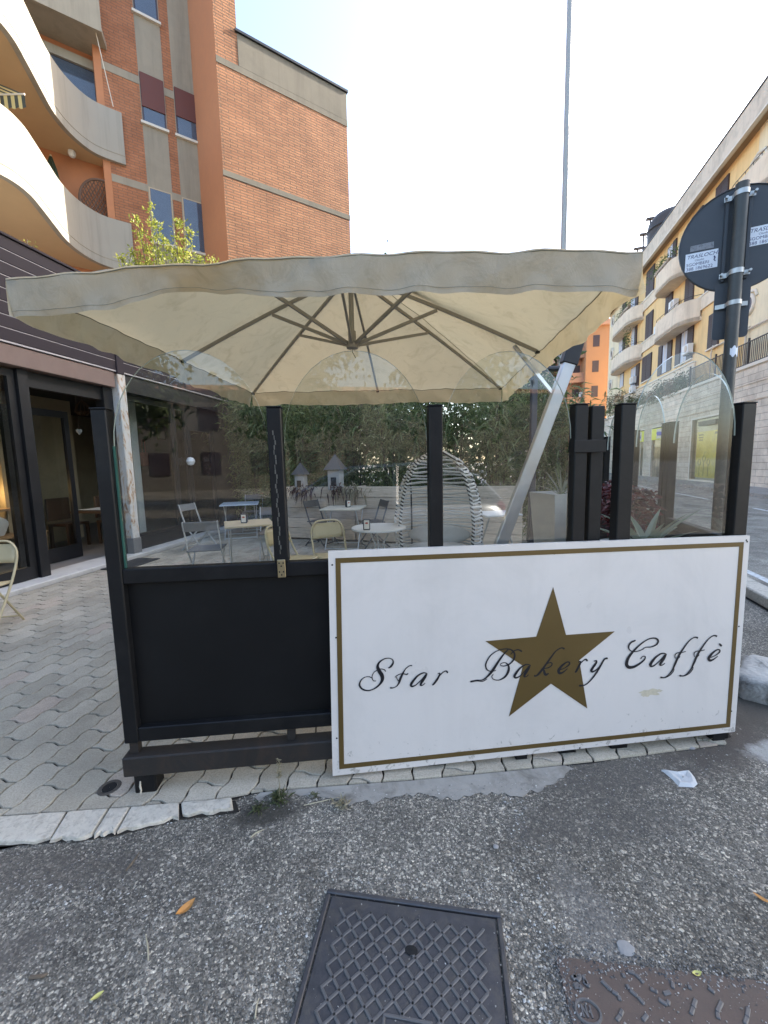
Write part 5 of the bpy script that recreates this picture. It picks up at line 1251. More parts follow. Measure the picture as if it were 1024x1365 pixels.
sbox('beam', 'beam_brown', -4.6, 2.0, -.14, .03, 2.83, 3.07, ch=.006); sbox('beam', 'door_black', 2.2, 6.6, -.14, .02, 2.80, 3.07)
po = sbox('rusty_post', 'rust_post', 2.03, 2.19, -.10, .06, .32, 3.06, ch=.01); sbox('post_shoe', 'slat_grey', 2.02, 2.20, -.11, .07, .0, .34, po, ch=.006)
sbox('threshold', 'threshold_stone', -4.6, 6.6, -.34, .17, .0, .075, ch=.012)
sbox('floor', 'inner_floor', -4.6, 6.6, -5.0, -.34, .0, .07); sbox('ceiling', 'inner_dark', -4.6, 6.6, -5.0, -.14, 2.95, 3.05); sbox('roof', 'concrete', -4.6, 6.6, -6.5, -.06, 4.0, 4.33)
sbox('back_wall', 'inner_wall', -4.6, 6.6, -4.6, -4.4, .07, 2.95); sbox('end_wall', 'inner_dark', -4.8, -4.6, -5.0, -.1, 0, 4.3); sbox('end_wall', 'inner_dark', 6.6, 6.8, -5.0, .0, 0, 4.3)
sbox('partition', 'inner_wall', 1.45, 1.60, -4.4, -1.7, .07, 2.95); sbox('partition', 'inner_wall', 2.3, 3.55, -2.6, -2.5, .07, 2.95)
sbox('column', 'top_white', 3.42, 3.60, -1.2, -1.0, .07, 2.95)
# fixed glazed leaf on the left, open doorway, inner leaf, jamb, shop windows
def glazed(name, t0, t1, d, z0, z1, st, bot, top=.09, mids=()):
    fr = sbox(name, 'door_black', t0, t0 + st, d - .03, d + .03, z0, z1)
    for args in ((t1 - st, t1, z0, z1), (t0 + st, t1 - st, z0, z0 + bot), (t0 + st, t1 - st, z1 - top, z1)): sbox('rail', 'door_black', args[0], args[1], d - .028, d + .028, args[2], args[3], fr)
    for mz in mids: sbox('rail', 'door_black', t0 + st, t1 - st, d - .02, d + .02, mz - .03, mz + .03, fr)
    sbox('glass_pane', 'shop_glass', t0 + st, t1 - st, d - .004, d + .004, z0 + bot, z1 - top, fr)
    return fr
glazed('glazed_leaf', -1.2, .52, -.13, .08, 2.80, .09, .17); glazed('glazed_leaf', -3.6, -1.22, -.13, .08, 2.80, .09, .17)
sbox('door_post', 'door_black', .53, .66, -.20, -.06, .075, 2.82); sbox('jamb', 'door_black', 1.84, 2.02, -.22, -.06, .075, 2.82)
glazed('inner_door', .80, 1.80, -.75, .08, 2.45, .08, .22, .10); sbox('transom', 'door_black', .66, 1.84, -.18, -.10, 2.62, 2.82)
glazed('window', 2.24, 3.50, -.13, .30, 2.78, .06, .06); sbox('wall', 'door_black', 2.20, 3.52, -.2, -.09, .07, .30); glazed('window', 3.52, 3.92, -.13, .08, 2.78, .06, .1)
glazed('window_door', 3.94, 4.86, -.13, .08, 2.40, .10, .2); sbox('wall', 'door_black', 4.88, 6.6, -.22, -.10, .07, 2.8); sbox('transom', 'door_black', 3.92, 4.88, -.18, -.1, 2.40, 2.8)
# things inside the cafe
pm('wood_dark', (.085, .050, .030), .5, .25, 8, bs=.15); pm('wood_mid', (.30, .18, .09), .55, .2, 8); pm('lace', (.58, .57, .54), .9, .25, 60, bs=.5, bscale=90); pm('jar_tan', (.35, .24, .13), .5, .3, 20); pm('red_cloth', (.28, .06, .04), .8, .2)
def item(name, label, cat, t, d, z, group=None): return thing(name, label, cat, shop(t, d, z), SHA, group)
s1 = item('shelf_unit', 'dark shelf unit with jars and boxes inside the cafe', 'shelf', .05, -2.9, .07)
for i in range(6):
    p = MB(); p.box((0, 0, .35 + i * .38), (1.7, .34, .03)); p.build('shelf', 'wood_dark', s1)
for x in (-.85, -.1, .85):
    p = MB(); p.box((x, 0, 1.15), (.04, .34, 2.3)); p.build('upright', 'wood_dark', s1)
for i in range(5):
    for k in range(5):
        if rng.random() < .2: continue
        p = MB(); h = rng.uniform(.12, .26); r = rng.uniform(.05, .09); x = -.70 + k * .36 + rng.uniform(-.06, .06)
        if rng.random() < .5: p.lathe([(r * .8, 0), (r, .02), (r, h * .7), (r * .6, h * .85), (r * .6, h)], 12, (x, .06, .366 + i * .38))
        else: p.box((x, .06, .366 + i * .38 + h / 2), (r * 2, .18, h), ch=.01)
        o = p.build('shelf_item', ['jar_tan', 'top_cream', 'wood_mid', 'lace'][rng.integers(4)]); o.parent = None
        o.location = s1.location; o.rotation_euler = s1.rotation_euler
        tag(o, 'small jar or box on the dark shelves inside the cafe', 'shelf item', 'jars and boxes on the cafe shelves')
b1 = item('bench', 'low wooden bench inside the open cafe door', 'bench', 1.28, -1.5, .07)
p = MB(); p.box((0, 0, .43), (.95, .42, .04), ch=.005); p.build('seat', 'wood_mid', b1)
for x in (-.42, .42):
    p = MB(); p.box((x, 0, .21), (.06, .38, .41)); p.build('leg', 'wood_mid', b1)
p = MB(); p.box((0, .0, .14), (.80, .3, .02)); p.build('lower_shelf', 'wood_mid', b1)
pw_ = item('pillow', 'grey pillow leaning on the bench inside the door', 'pillow', 1.02, -1.55, .52); p = MB(); rows = []
for i in range(7):
    a = pi * i / 6; rows.append([(.20 * math.copysign(abs(cos(bb)) ** .5, cos(bb)) * sin(a) ** .4 if 0 < i < 6 else 0, .07 * cos(a), .17 + .19 * (math.copysign(abs(sin(bb)) ** .5, sin(bb)) * sin(a) ** .4 if 0 < i < 6 else 0)) for bb in np.linspace(0, 2 * pi, 17)])
p.grid(rows); o = p.build('cushion', 'cushion', pw_); o.rotation_euler = (0, .5, 0)
for k, (t, d, z, e) in enumerate(((-.05, -1.35, .80, 1.2), (1.25, -1.66, .95, 2.0))):
    L = item('table_lamp', ['small glowing candle lamp beside the plant inside the cafe', 'small glowing lamp above the bench inside the door'][k], 'lamp', t, d, z); 
    if 'lamp_glow' not in MATS: emit_mat('lamp_glow', (1.0, .62, .22), 3.0)
    p = MB(); p.lathe([(.05, 0), (.055, .01), (.02, .02), (.018, .05)], 14); p.build('base', 'wood_dark', L); p = MB(); p.lathe([(.015, .05), (.038, .07), (.034, .12), (.01, .14)], 14); p.build('bulb', 'lamp_glow', L)
    ld = bpy.data.lights.new('lamp_light', 'POINT'); ld.energy = e; ld.color = (1, .66, .30); ld.shadow_soft_size = .05; lo = bpy.data.objects.new('lamp_light', ld); COL.objects.link(lo); lo.parent = L; lo.location = (0, 0, .22)
cr = item('side_table', 'dark crate table with crossed brace inside the cafe window', 'table', -.10, -1.35, .07)
p = MB(); p.box((0, 0, .70), (.8, .45, .04), ch=.005); p.build('table_top', 'wood_dark', cr)
for x in (-.36, .36):
    for y in (-.19, .19):
        p = MB(); p.box((x, y, .34), (.045, .045, .68)); p.build('leg', 'wood_dark', cr)
p = MB(); p.bar((-.34, -.20, .06), (.34, -.20, .66), .02, .035); p.bar((-.34, -.18, .66), (.34, -.18, .06), .02, .035); p.build('cross_brace', 'wood_mid', cr)
lp_ = item('shelf', 'narrow wooden wall shelf holding the small lamp behind the bench', 'shelf', 1.25, -1.64, .88); p = MB(); p.box((0, -.0, .03), (.5, .16, .04)); p.build('board', 'wood_mid', lp_)
p = MB(); p.box((0, .0, -.4), (.06, .05, .8)); p.build('bracket', 'wood_mid', lp_)
pt = item('potted_plant', 'leafy green plant on the crate table inside the cafe window', 'plant', -.30, -1.30, .80); n = 420
P = rng.normal(0, 1, (n, 3)) * np.array([.22, .16, .17]) + np.array([0, 0, .36]); leaves('foliage', P, P - np.array([0, 0, .1]) + rng.normal(0, .15, (n, 3)), .10, .045, 'green_leaf', pt); p = MB(); p.lathe([(.07, 0), (.10, .16), (.085, .16), (.08, .14)], 16); p.build('pot', 'jar_tan', pt)
st_ = item('wooden_stool', 'round bentwood stool just inside the glazed front', 'stool', -.62, -.62, .07)
p = MB(); p.lathe([(.17, .62), (.185, .63), (.185, .655), (.16, .665)], 24); p.build('seat', 'wood_dark', st_)
for k in range(4): a = k * pi / 2 + .5; p = MB(); p.tube([(.21 * cos(a), .21 * sin(a), 0), (.18 * cos(a), .18 * sin(a), .4), (.13 * cos(a), .13 * sin(a), .62)], .016, 8); p.build('leg', 'wood_light', st_)
p = MB(); p.tube([(.195 * cos(a), .195 * sin(a), .2) for a in np.linspace(0, 2 * pi, 20, endpoint=False)], .008, 6, closed=True); p.build('ring', 'wood_light', st_)
t_, z_ = shop_px(106, 575, -.95); h1 = item('heart_ornament', 'pale heart ornament hanging in the cafe doorway', 'ornament', t_, -.95, z_)
p = MB(); pts = [(.055 * (16 * sin(a) ** 3) / 16, 0, .055 * (13 * cos(a) - 5 * cos(2 * a) - 2 * cos(3 * a) - cos(4 * a)) / 16) for a in np.linspace(0, 2 * pi, 26, endpoint=False)]; p.plate(pts, (0, 1, 0), .02); p.build('heart', 'lace', h1); p = MB(); p.tube([(0, .01, .03), (0, .01, 2.94 - z_)], .003, 5); p.build('string', 'wood_dark', h1)
t_, z_ = shop_px(110, 545, -1.4); ch_ = item('chandelier', 'small wrought iron hanging lantern inside the doorway', 'lantern', t_, -1.4, z_)
p = MB()
for k in range(6): a = k * pi / 3; p.tube([(0, 0, .16), (.10 * cos(a), .10 * sin(a), .06), (.13 * cos(a), .13 * sin(a), -.06), (.05 * cos(a), .05 * sin(a), -.12)], .006, 5)
p.tube([(.13 * cos(a), .13 * sin(a), -.06) for a in np.linspace(0, 2 * pi, 18, endpoint=False)], .006, 5, closed=True); p.tube([(0, 0, .15), (0, 0, 2.94 - z_)], .004, 5); p.build('cage', 'wood_dark', ch_)
# behind the right hand window
tb = item('lace_table', 'dark table with a white lace cloth behind the cafe window', 'table', 2.55, -.95, .07); p = MB(); p.box((0, 0, .70), (.75, .7, .04)); p.build('table_top', 'wood_dark', tb)
for x in (-.32, .32):
    for y in (-.3, .3): p = MB(); p.box((x, y, .34), (.05, .05, .68)); p.build('leg', 'wood_dark', tb)
lc = item('lace_cloth', 'white lace cloth hanging off the dark table in the window', 'cloth', 2.55, -.95, .79); p = MB(); xs = np.linspace(-.30, .30, 25)
p.grid([[(x, .30, .012) for x in xs], [(x, -.352, .012) for x in xs], [(x, -.372, -.06) for x in xs], [(x, -.378 + .01 * sin(20 * x), -.17 + .05 * abs(sin(14 * x))) for x in xs]]); p.build('cloth', 'lace', lc, fix=False)
for k, (t, d, r) in enumerate(((2.55, -1.75, 0.0), (3.12, -1.3, .3))):
    a_ = item('wooden_chair', ['dark wooden chair behind the lace table', 'dark wooden armchair beside the lace table'][k], 'chair', t, d, .07); a_.rotation_euler[2] = SHA + r
    p = MB(); p.box((0, 0, .44), (.46, .44, .05), ch=.01); p.build('seat', 'wood_dark', a_); p = MB(); p.box((0, .21, .72), (.46, .04, .42), ch=.01); p.build('backrest', 'wood_dark', a_)
    for x in (-.2, .2):
        for y in (-.19, .19): p = MB(); p.box((x, y, .21), (.045, .045, .42)); p.build('leg', 'wood_dark', a_)
t_, z_ = shop_px(215, 577, -2.45); pf = item('picture_frame', 'small framed picture on the cafe wall behind the window', 'picture', t_, -2.47, z_); p = MB()
for (x, z, sx, sz) in ((0, .17, .36, .03), (0, -.17, .36, .03), (-.165, 0, .03, .31), (.165, 0, .03, .31)): p.box((x, 0, z), (sx, .03, sz))
p.build('frame', 'wood_dark', pf); p = MB(); p.box((0, -.005, 0), (.30, .008, .31)); p.build('picture', 'top_cream', pf)
t_, z_ = shop_px(203, 612, -2.2); bg_ = item('hanging_bag', 'dark red bag hanging on the wall inside the window', 'bag', t_, -2.42, z_); p = MB(); p.box((0, 0, 0), (.22, .1, .36), ch=.03); p.build('bag', 'red_cloth', bg_); p = MB(); p.tube([(-.06, 0, .17), (-.04, 0, .5), (.04, 0, .5), (.06, 0, .17)], .008, 5); p.build('strap', 'red_cloth', bg_)
t_, z_ = shop_px(253, 615, -.05); mi = item('wall_lamp', 'round white globe lamp on the dark cafe front', 'lamp', t_, -.03, z_); p = MB(); p.lathe([(.005, -.09), (.06, -.07), (.09, 0), (.06, .07), (.005, .09)], 18); p.build('globe', 'top_white', mi); p = MB(); p.box((0, .045, 0), (.03, .10, .03)); p.build('arm', 'dark_plastic', mi)
mt = thing('doormat', 'dark rubber mat on the pavers at the cafe door', 'mat', (*shop(1.55, .42)[:2], ZT), SHA); p = MB(); p.box((0, 0, .008), (.75, .42, .014), ch=.005); p.build('mat', 'dark_plastic', mt)
q = on_z(195, 745); pm('lid_dark', (.03, .03, .032), .6, .2)

# plants on the cafe roof
leaf_mat('sunny_leaf', (.16, .21, .03), (.48, .47, .09), .45)
def bush(label, base, tips, n, L=.075):
    t = thing('roof_shrub', label, 'shrub', base); b0 = np.array(base); p = MB(); Pp, Dd = [], []
    for tp in tips:
        tp = np.array(tp) - b0; pts = catmull([(0, 0, 0), tp * np.array([.5, .5, .4]), tp], 6); p.tube(pts, list(np.linspace(.022, .004, len(pts))), 5)
        for i in range(n):
            f = rng.random() ** .6; q = pts[int(f * (len(pts) - 1))] + rng.normal(0, 1, 3) * (.17 * (1 - f) + .045); Pp.append(q); Dd.append(rng.normal(0, .6, 3) + np.array([0, 0, .7]))
    p.build('stems', 'bark', t); leaves('foliage', Pp, Dd, rng.uniform(.6, 1.2, len(Pp)) * L, L * .36, 'sunny_leaf', t, droop=.1); return t
BD = 9.6; tips = [tuple(at_depth(x, y, BD + dy)) for x, y, dy in ((181, 284, 0), (199, 266, .1), (207, 290, -.1), (240, 288, 0), (254, 300, .15), (222, 315, -.2), (175, 330, 0), (195, 325, .2), (235, 330, .1), (268, 340, 0), (160, 338, 0), (288, 340, .1), (248, 330, -.2), (212, 335, .2))]
bq_ = at_depth(215, 380, BD); bush('sunlit yellow green shrub growing on the cafe roof behind the parasol', (bq_[0], bq_[1], 4.30), tips, 330, .10)
bq_ = at_depth(38, 345, 7.4); bush('small yellow green shrub behind the boarded fascia', (bq_[0], bq_[1], 4.30), [tuple(at_depth(x, y, 7.4)) for x, y in ((28, 321), (36, 319), (44, 327), (33, 328))], 60, .05)

# ================================================================== brick apartment block with wavy balconies
GA = radians(34.0); gd = np.array([cos(GA), sin(GA)]); gn = np.array([gd[1], -gd[0]])     # along the walls, and outward (towards the road)
W0 = np.array([-7.80, 13.82]); WC = np.array([-5.98, 15.05]); T1_ = np.array([-4.66, 13.56]); T2_ = np.array([-1.01, 16.03])
brick_mat('brick_gable', GA, (.43, .195, .09), (.345, .145, .066), (.20, .108, .06), .42, .080, .017, bs=1.0, stain=.22)
brick_mat('brick_front', GA, (.46, .185, .085), (.40, .155, .068), (.27, .13, .075), .26, .080, .012, bs=.5, stain=.25)
pm('cement_gable', (.165, .145, .11), .9, .14, 3, bs=.4, bscale=30, streak=.45, kind='World', dirt=(.11, .098, .075), dscale=1.5); pm('brick_plain', (.45, .19, .09), .85, .12, 5, bs=.3, kind='World'); pm('cement', (.31, .27, .205), .9, .12, 3, bs=.3, bscale=40, streak=.45, kind='World', dirt=(.235, .20, .15), dscale=1.2)
pm('plaster_white', (.33, .305, .255), .85, .06, 2, bs=.12, streak=.45, kind='World'); pm('soffit', (.52, .37, .215), .9, .08, 2, kind='World'); pm('roller_brown', (.115, .030, .018), .6, .15, 8, kind='World'); pm('window_frame', (.05, .032, .04), .5, .2); pm('pale_frame', (.42, .33, .22), .6, .1)
pm('curtain', (.50, .52, .58), .9, .1, 9); pm('stone_sill', (.60, .56, .48), .7, .1)
glass_mat('apt_glass', (.62, .66, .70), 1.6)
ap = thing('apartment_block', 'tall orange brick apartment block with wavy white balconies behind the cafe', 'building', (T1_[0], T1_[1], 0))
def wall(name, mat, a, b, z0, z1, th, n, parent=ap):
    """wall slab from a to b (plan), face on a-b, thickness away from n"""
    p = MB(); a, b, n = np.array(a), np.array(b), np.array(n); q = [a, b, b - n * th, a - n * th]; p.prism([tuple(x) for x in q], z0, z1); return p.build(name, mat, parent, world=True)
def gq(o, s, off, z): q = o + gd * s + gn * off; return (q[0], q[1], z)
def gbox(name, mat, o, s0, s1, d0, d1, z0, z1, parent=ap, ch=0):
    p = MB(); p.box(gq(o, (s0 + s1) / 2, (d0 + d1) / 2, (z0 + z1) / 2), (s1 - s0, abs(d1 - d0), z1 - z0), rz=GA, ch=ch); return p.build(name, mat, parent, world=True)
LT = np.linalg.norm(T2_ - T1_); LW = np.linalg.norm(WC - W0)
gbox('gable_wall', 'brick_gable', T1_, .0, LT, 0, -.3, 0, 13.42); gbox('gable_pier', 'brick_gable', T1_, 0, .66, .0, -.3, 13.42, 24)
rb_ = np.array([gd[0] * -0 + (WC - T1_)[0], (WC - T1_)[1]]); rb_ = rb_ / np.linalg.norm(rb_)
wall('return_wall', 'brick_plain', T1_ + gn * .0 + rb_ * .01, WC, 0, 24, .3, (rb_[1] * -1 if False else -rb_[1], rb_[0]))
p = MB(); n2 = np.array([-gn[0], -gn[1]]); q = [T2_ - gd * .002, T2_ - gd * .002 + n2 * 9, T2_ - gd * .3 + n2 * 9, T2_ - gd * .3 + n2 * .3]; p.prism([tuple(x) for x in q], 0, 13.42); p.build('side_wall', 'brick_plain', ap, world=True)
gbox('parapet', 'cement_gable', T1_, .66, LT + .01, .015, -.28, 13.60, 14.50, ch=.01); gbox('parapet_cap', 'dark_plastic', T1_, .60, LT + .05, .07, -.34, 14.50, 14.57)
gbox('floor_band', 'cement_gable', T1_, -.0, LT + .012, .018, -.25, 13.42, 13.60); gbox('floor_band', 'cement_gable', T1_, -.0, LT + .012, .016, -.2, 10.34, 10.50)
gbox('floor_band', 'cement_gable', T1_, -.0, LT + .012, .016, -.2, 7.26, 7.42)
gbox('front_wall', 'brick_front', W0, -.35, LW, 0, -.3, 0, 24)
for z in (13.36, 10.28, 7.2): gbox('floor_band', 'cement', W0, -.35, LW, .012, -.1, z, z + .22)
def wpx(x, y): q = on_v(x, y, (W0[0], W0[1], 0), GA); return float((q[:2] - W0) @ gd), float(q[2])
c1 = (wpx(187, 130)[0], wpx(221, 145)[0]); c2 = (wpx(233, 150)[0], wpx(264, 160)[0])
for (s0, s1) in (c1, c2): gbox('cement_strip', 'cement', W0, s0, s1, .010, -.1, 5, 24)
def awin(s0, s1, z0, z1, roller, kind='blind'):
    w = gbox('window', 'window_frame' if kind != 'pale' else 'pale_frame', W0, s0 + .02, s1 - .02, .016, -.12, z0, z1)
    gbox('pane', 'curtain', W0, s0 + .07, s1 - .07, .017, -.02, z0 + .05, z1 - .05, w); gbox('glass', 'apt_glass', W0, s0 + .06, s1 - .06, .026, .022, z0 + .04, z1 - .04, w)
    if roller: 
        r = gbox('roller_shutter', 'roller_brown', W0, s0 + .03, s1 - .03, .05, .018, z0 + (z1 - z0) * (1 - roller), z1, w)
    gbox('sill', 'stone_sill', W0, s0 - .04, s1 + .04, .09, .0, z0 - .07, z0, w)
    return w
zt1, zb1 = wpx(204, 104)[1], wpx(205, 168)[1]; zt2, zb2 = wpx(248, 128)[1], wpx(250, 188)[1]
awin(*c1, zb1, zt1, .68); awin(*c2, zb1, zt1, .60)
zt3, zb3 = wpx(215, 254)[1], wpx(215, 318)[1] - .15; awin(*c1, zb3, zt3, 0, 'pale'); awin(*c2, zb3, zt3, 0, 'pale')
zb0 = wpx(197, 24)[1]; awin(*c1, zb0, zb0 + 1.5, 0)
# balconies: one plan curve on every floor
BC = [(-7.72, 13.80), (-8.30, 13.32), (-8.50, 12.65), (-8.44, 11.9), (-8.22, 11.2), (-7.98, 10.5), (-7.82, 9.95), (-7.84, 9.45), (-8.15, 8.9), (-8.45, 8.2), (-8.40, 7.4), (-8.0, 6.7), (-7.8, 6.0), (-8.1, 5.2)]
BC = [np.array(q) for q in catmull(BC, 6)]
def curve_norm(i): t = BC[min(i + 1, len(BC) - 1)] - BC[max(i - 1, 0)]; t /= np.linalg.norm(t); return np.array([-t[1], t[0]])
for zb, nm in ((7.72, 0), (10.86, 1)):
    bal = MB(); poly = [tuple(q) for q in BC] + [(-14.0, 5.2), (-14.0, 9.5), tuple(W0 - gn * .45 - gd * 3.5), tuple(W0 - gn * .45)]; bal.prism(poly, zb, zb + .20); bo = bal.build('balcony', 'soffit', ap, world=True)
    p = MB(); o_, i_ = [], []
    for i, q in enumerate(BC): n_ = curve_norm(i); o_.append(q + n_ * .03); i_.append(q - n_ * .10)
    zt = zb + 1.42
    rows = [[(*q, zb - .03) for q in i_], [(*q, zb - .03) for q in o_], [(*q, zt) for q in o_], [(*q, zt) for q in i_], [(*q, zb + .2) for q in i_]]; p.grid(rows); p.build('parapet', 'plaster_white', bo, world=True, sharp=40)
    p = MB(); p.tube([(*(q + curve_norm(i) * .032), zb + .20) for i, q in enumerate(BC)], .008, 5); p.build('drip_line', 'cement', bo, world=True)
# loggia back wall, windows and inner wall
LB = W0 - gn * .45
gbox('loggia_wall', 'brick_plain', LB, -4.5, .0, 0, -.25, 0, 24); wall('loggia_side', 'brick_plain', W0 - gd * .34, LB - gd * .34, 0, 24, .2, gd)
lw = gbox('sliding_window', 'window_frame', LB, -2.9, -.42, .03, -.03, 11.1, 13.62)
for (a, b_) in ((-2.84, -1.68), (-1.60, -.50)): gbox('pane', 'curtain', LB, a, b_, .034, .0, 11.2, 13.45, lw); gbox('glass', 'apt_glass', LB, a, b_, .05, .045, 11.2, 13.45, lw)
gbox('shutter_box', 'plaster_white', LB, -2.9, -.42, .10, -.02, 13.48, 13.72)
p = MB(); poly = [tuple(W0 + gd * -.32 + gn * .55), tuple(W0 + gd * -2.9 + gn * .55), tuple(LB + gd * -2.9), tuple(LB - gd * .05)]; p.prism(poly, 13.92, 14.12); p.build('balcony', 'cement', ap, world=True)
gbox('parapet', 'cement', W0, -2.95, -.30, .62, .52, 13.86, 15.9)
p = MB(); a, b_ = at_depth(113, -20, 13.0), at_depth(151, 142, 13.6); p.tube([a, b_], .012, 5); p.build('cable', 'stone_sill', ap, world=True)
p = MB(); c_ = at_depth(97, 216, 13.2); p.lathe([(.01, .12), (.09, .08), (.10, 0), (.07, -.07), (.01, -.10)], 14, (c_[0], c_[1], 10.76)); p.build('ceiling_lamp', 'top_white', ap, world=True)
# wicker round chair, folded parasol, striped awning on the balconies
wc = on_v(138, 274, (W0[0] - gn[0] * .05, W0[1] - gn[1] * .05, 0), GA); pm('wicker', (.13, .075, .05), .7, .3, 30); wk = thing('wicker_chair', 'round brown wicker chair back showing above the lower balcony wall', 'chair', (wc[0], wc[1], wc[2] - 1.0))
e1 = np.array([gd[0], gd[1], 0]); e2 = np.array([.0, .0, 1.0]); R_ = .62; e3 = -np.array([gn[0], gn[1], 0])
p = MB(); p.tube([wc + e1 * R_ * .95 * cos(a) + e2 * R_ * 1.15 * sin(a) for a in np.linspace(0, 2 * pi, 36, endpoint=False)], .035, 7, closed=True); p.build('rim', 'wicker', wk, world=True)
p = MB()
for s in (-1, 1):
    for k in np.arange(-.55, .56, .085):
        L_ = sqrt(max(0, R_ ** 2 - k * k)); c_, s_ = cos(.6 * s), sin(.6 * s)
        pts = []
        for t in np.linspace(-L_, L_, 9): x, y = k * c_ - t * s_, k * s_ + t * c_; pts.append(wc + e1 * x * .95 + e2 * y * 1.15 + e3 * (.15 * (1 - (x * x + y * y) / R_ ** 2)))
        p.tube(pts, .016, 5)
p.build('lattice', 'wicker', wk, world=True)
p = MB(); p.tube([wc - e2 * .6 - e1 * .3, wc - e2 * 1.0 - e1 * .3], .03, 6); p.tube([wc - e2 * .6 + e1 * .3, wc - e2 * 1.0 + e1 * .3], .03, 6); p.build('leg', 'wicker', wk, world=True)
pm('green_cloth', (.035, .05, .028), .9, .25, 8); fp = at_depth(72, 250, 13.0); fo = thing('folded_parasol', 'folded dark green parasol standing in the lower loggia', 'parasol', (fp[0], fp[1], 7.92))
p = MB(); rows = []
for z, r in ((1.0, .12), (1.3, .17), (1.9, .15), (2.35, .10), (2.65, .03)): rows.append([(fp[0] + r * (1 + .25 * cos(8 * a)) * cos(a), fp[1] + r * (1 + .25 * cos(8 * a)) * sin(a), 7.92 + z) for a in np.linspace(0, 2 * pi, 33)])
p.grid(rows); p.build('cloth', 'green_cloth', fo, world=True); p = MB(); p.tube([(fp[0], fp[1], 7.92), (fp[0], fp[1], 10.62)], .025, 8); p.build('pole', 'wood_light', fo, world=True)
pm('awning_yellow', (.55, .45, .20), .9, .1); pm('awning_dark', (.06, .065, .055), .9, .2)
AD = 10.4; A0, A1 = at_depth(-14, 92, AD), at_depth(34, 137, AD); aw = thing('awning', 'striped yellow and black awning under the upper balcony', 'awning', (float(A0[0]), float(A0[1]), float(A0[2])))
nst = 9
for i in range(nst):
    a, b_ = A0 + (A1 - A0) * i / nst, A0 + (A1 - A0) * (i + 1) / nst; a = np.array([a[0], a[1], A1[2] + (A0[2] - A1[2]) * .25]); b_ = np.array([b_[0], b_[1], a[2]])
    bk = np.array([-.9, .25, .50]); p = MB(); p.grid([[a + bk, b_ + bk], [a, b_], [a + np.array([.02, -.02, -.30]), b_ + np.array([.02, -.02, -.30 + .02 * (-1) ** i])]], False); p.build('stripe', 'awning_yellow' if i % 2 else 'awning_dark', aw, world=True, fix=False)
p = MB(); p.tube([A0 * np.array([1, 1, 0]) + np.array([0, 0, A1[2] + (A0[2] - A1[2]) * .25]), np.array([A1[0], A1[1], A1[2] + (A0[2] - A1[2]) * .25])], .02, 7); p.build('front_bar', 'stone_sill', aw, world=True)
# ================================================================== ochre apartment house across the street
RB0 = np.array([16.33, 17.944]); RANG = radians(75.0)
rh = thing('apartment_house', 'ochre apartment house with brown shutters above a stone retaining wall across the street', 'building', (RB0[0], RB0[1], 0), RANG)
pm('ochre', (.78, .54, .255), .9, .07, 1.2, bs=.1, streak=.35, kind='World', dirt=(.62, .42, .20), dscale=.8, damt=.6); pm('pale_ochre', (.76, .64, .43), .9, .07, 1.2, streak=.35, kind='World', dirt=(.48, .38, .25), dscale=.7, damt=.5); pm('beige_band', (.72, .60, .45), .9, .08, 1.5, streak=.35, kind='World', dirt=(.36, .29, .21), dscale=1.0)
pm('cornice_grey', (.62, .53, .42), .9, .1, 1.2, streak=.35, kind='World', dirt=(.30, .255, .20), dscale=1.0, damt=.7); pm('soffit_brown', (.30, .205, .115), .9, .1, 2, kind='World'); pm('shutter', (.055, .032, .030), .6, .2, 6, kind='World'); pm('white_trim', (.66, .60, .50), .8, .08, 3); pm('iron', (.045, .035, .032), .6, .3, 20)
brick_mat('travertine', RANG, (.74, .64, .51), (.67, .575, .455), (.36, .30, .24), 1.1, .30, .012, .37, .85, .7, .3)
YF = -.45
def rb(name, mat, s0, s1, y0, y1, z0, z1, parent=rh, ch=0.0):
    p = MB(); p.box(((s0 + s1) / 2, (y0 + y1) / 2, (z0 + z1) / 2), (s1 - s0, abs(y1 - y0), z1 - z0), ch=ch); return p.build(name, mat, parent)
rb('wall', 'ochre', 2.6, 22.2, YF, YF - .4, 5.6, 16.2); rb('wall', 'pale_ochre', -14, 2.6, YF + .02, YF - .4, 5.6, 16.2); rb('wall', 'pale_ochre', 22.2, 27.3, YF + .02, YF - .4, 5.6, 16.2)
rb('end_wall', 'pale_ochre', 27.0, 27.3, YF - .4, YF - 10, 0, 16.2); rb('cornice', 'cornice_grey', -14, 28.0, .12, -.12, 16.15, 17.25, ch=.02); rb('soffit', 'soffit_brown', -14, 28.0, -.12, YF - .4, 16.2, 16.4); rb('roof', 'cornice_grey', -14, 28.0, -.12, -12, 17.0, 17.2)
rb('cornice_edge', 'white_trim', -14, 28.02, .17, .0, 16.08, 16.16); rb('cornice_edge', 'dark_plastic', -14, 28.02, .16, -.1, 17.25, 17.31)
cv = lambda s: -21.56 + (s + 21.56) * 1.041
zz = lambda z: 1.5 + (z - 1.5) * 1.041
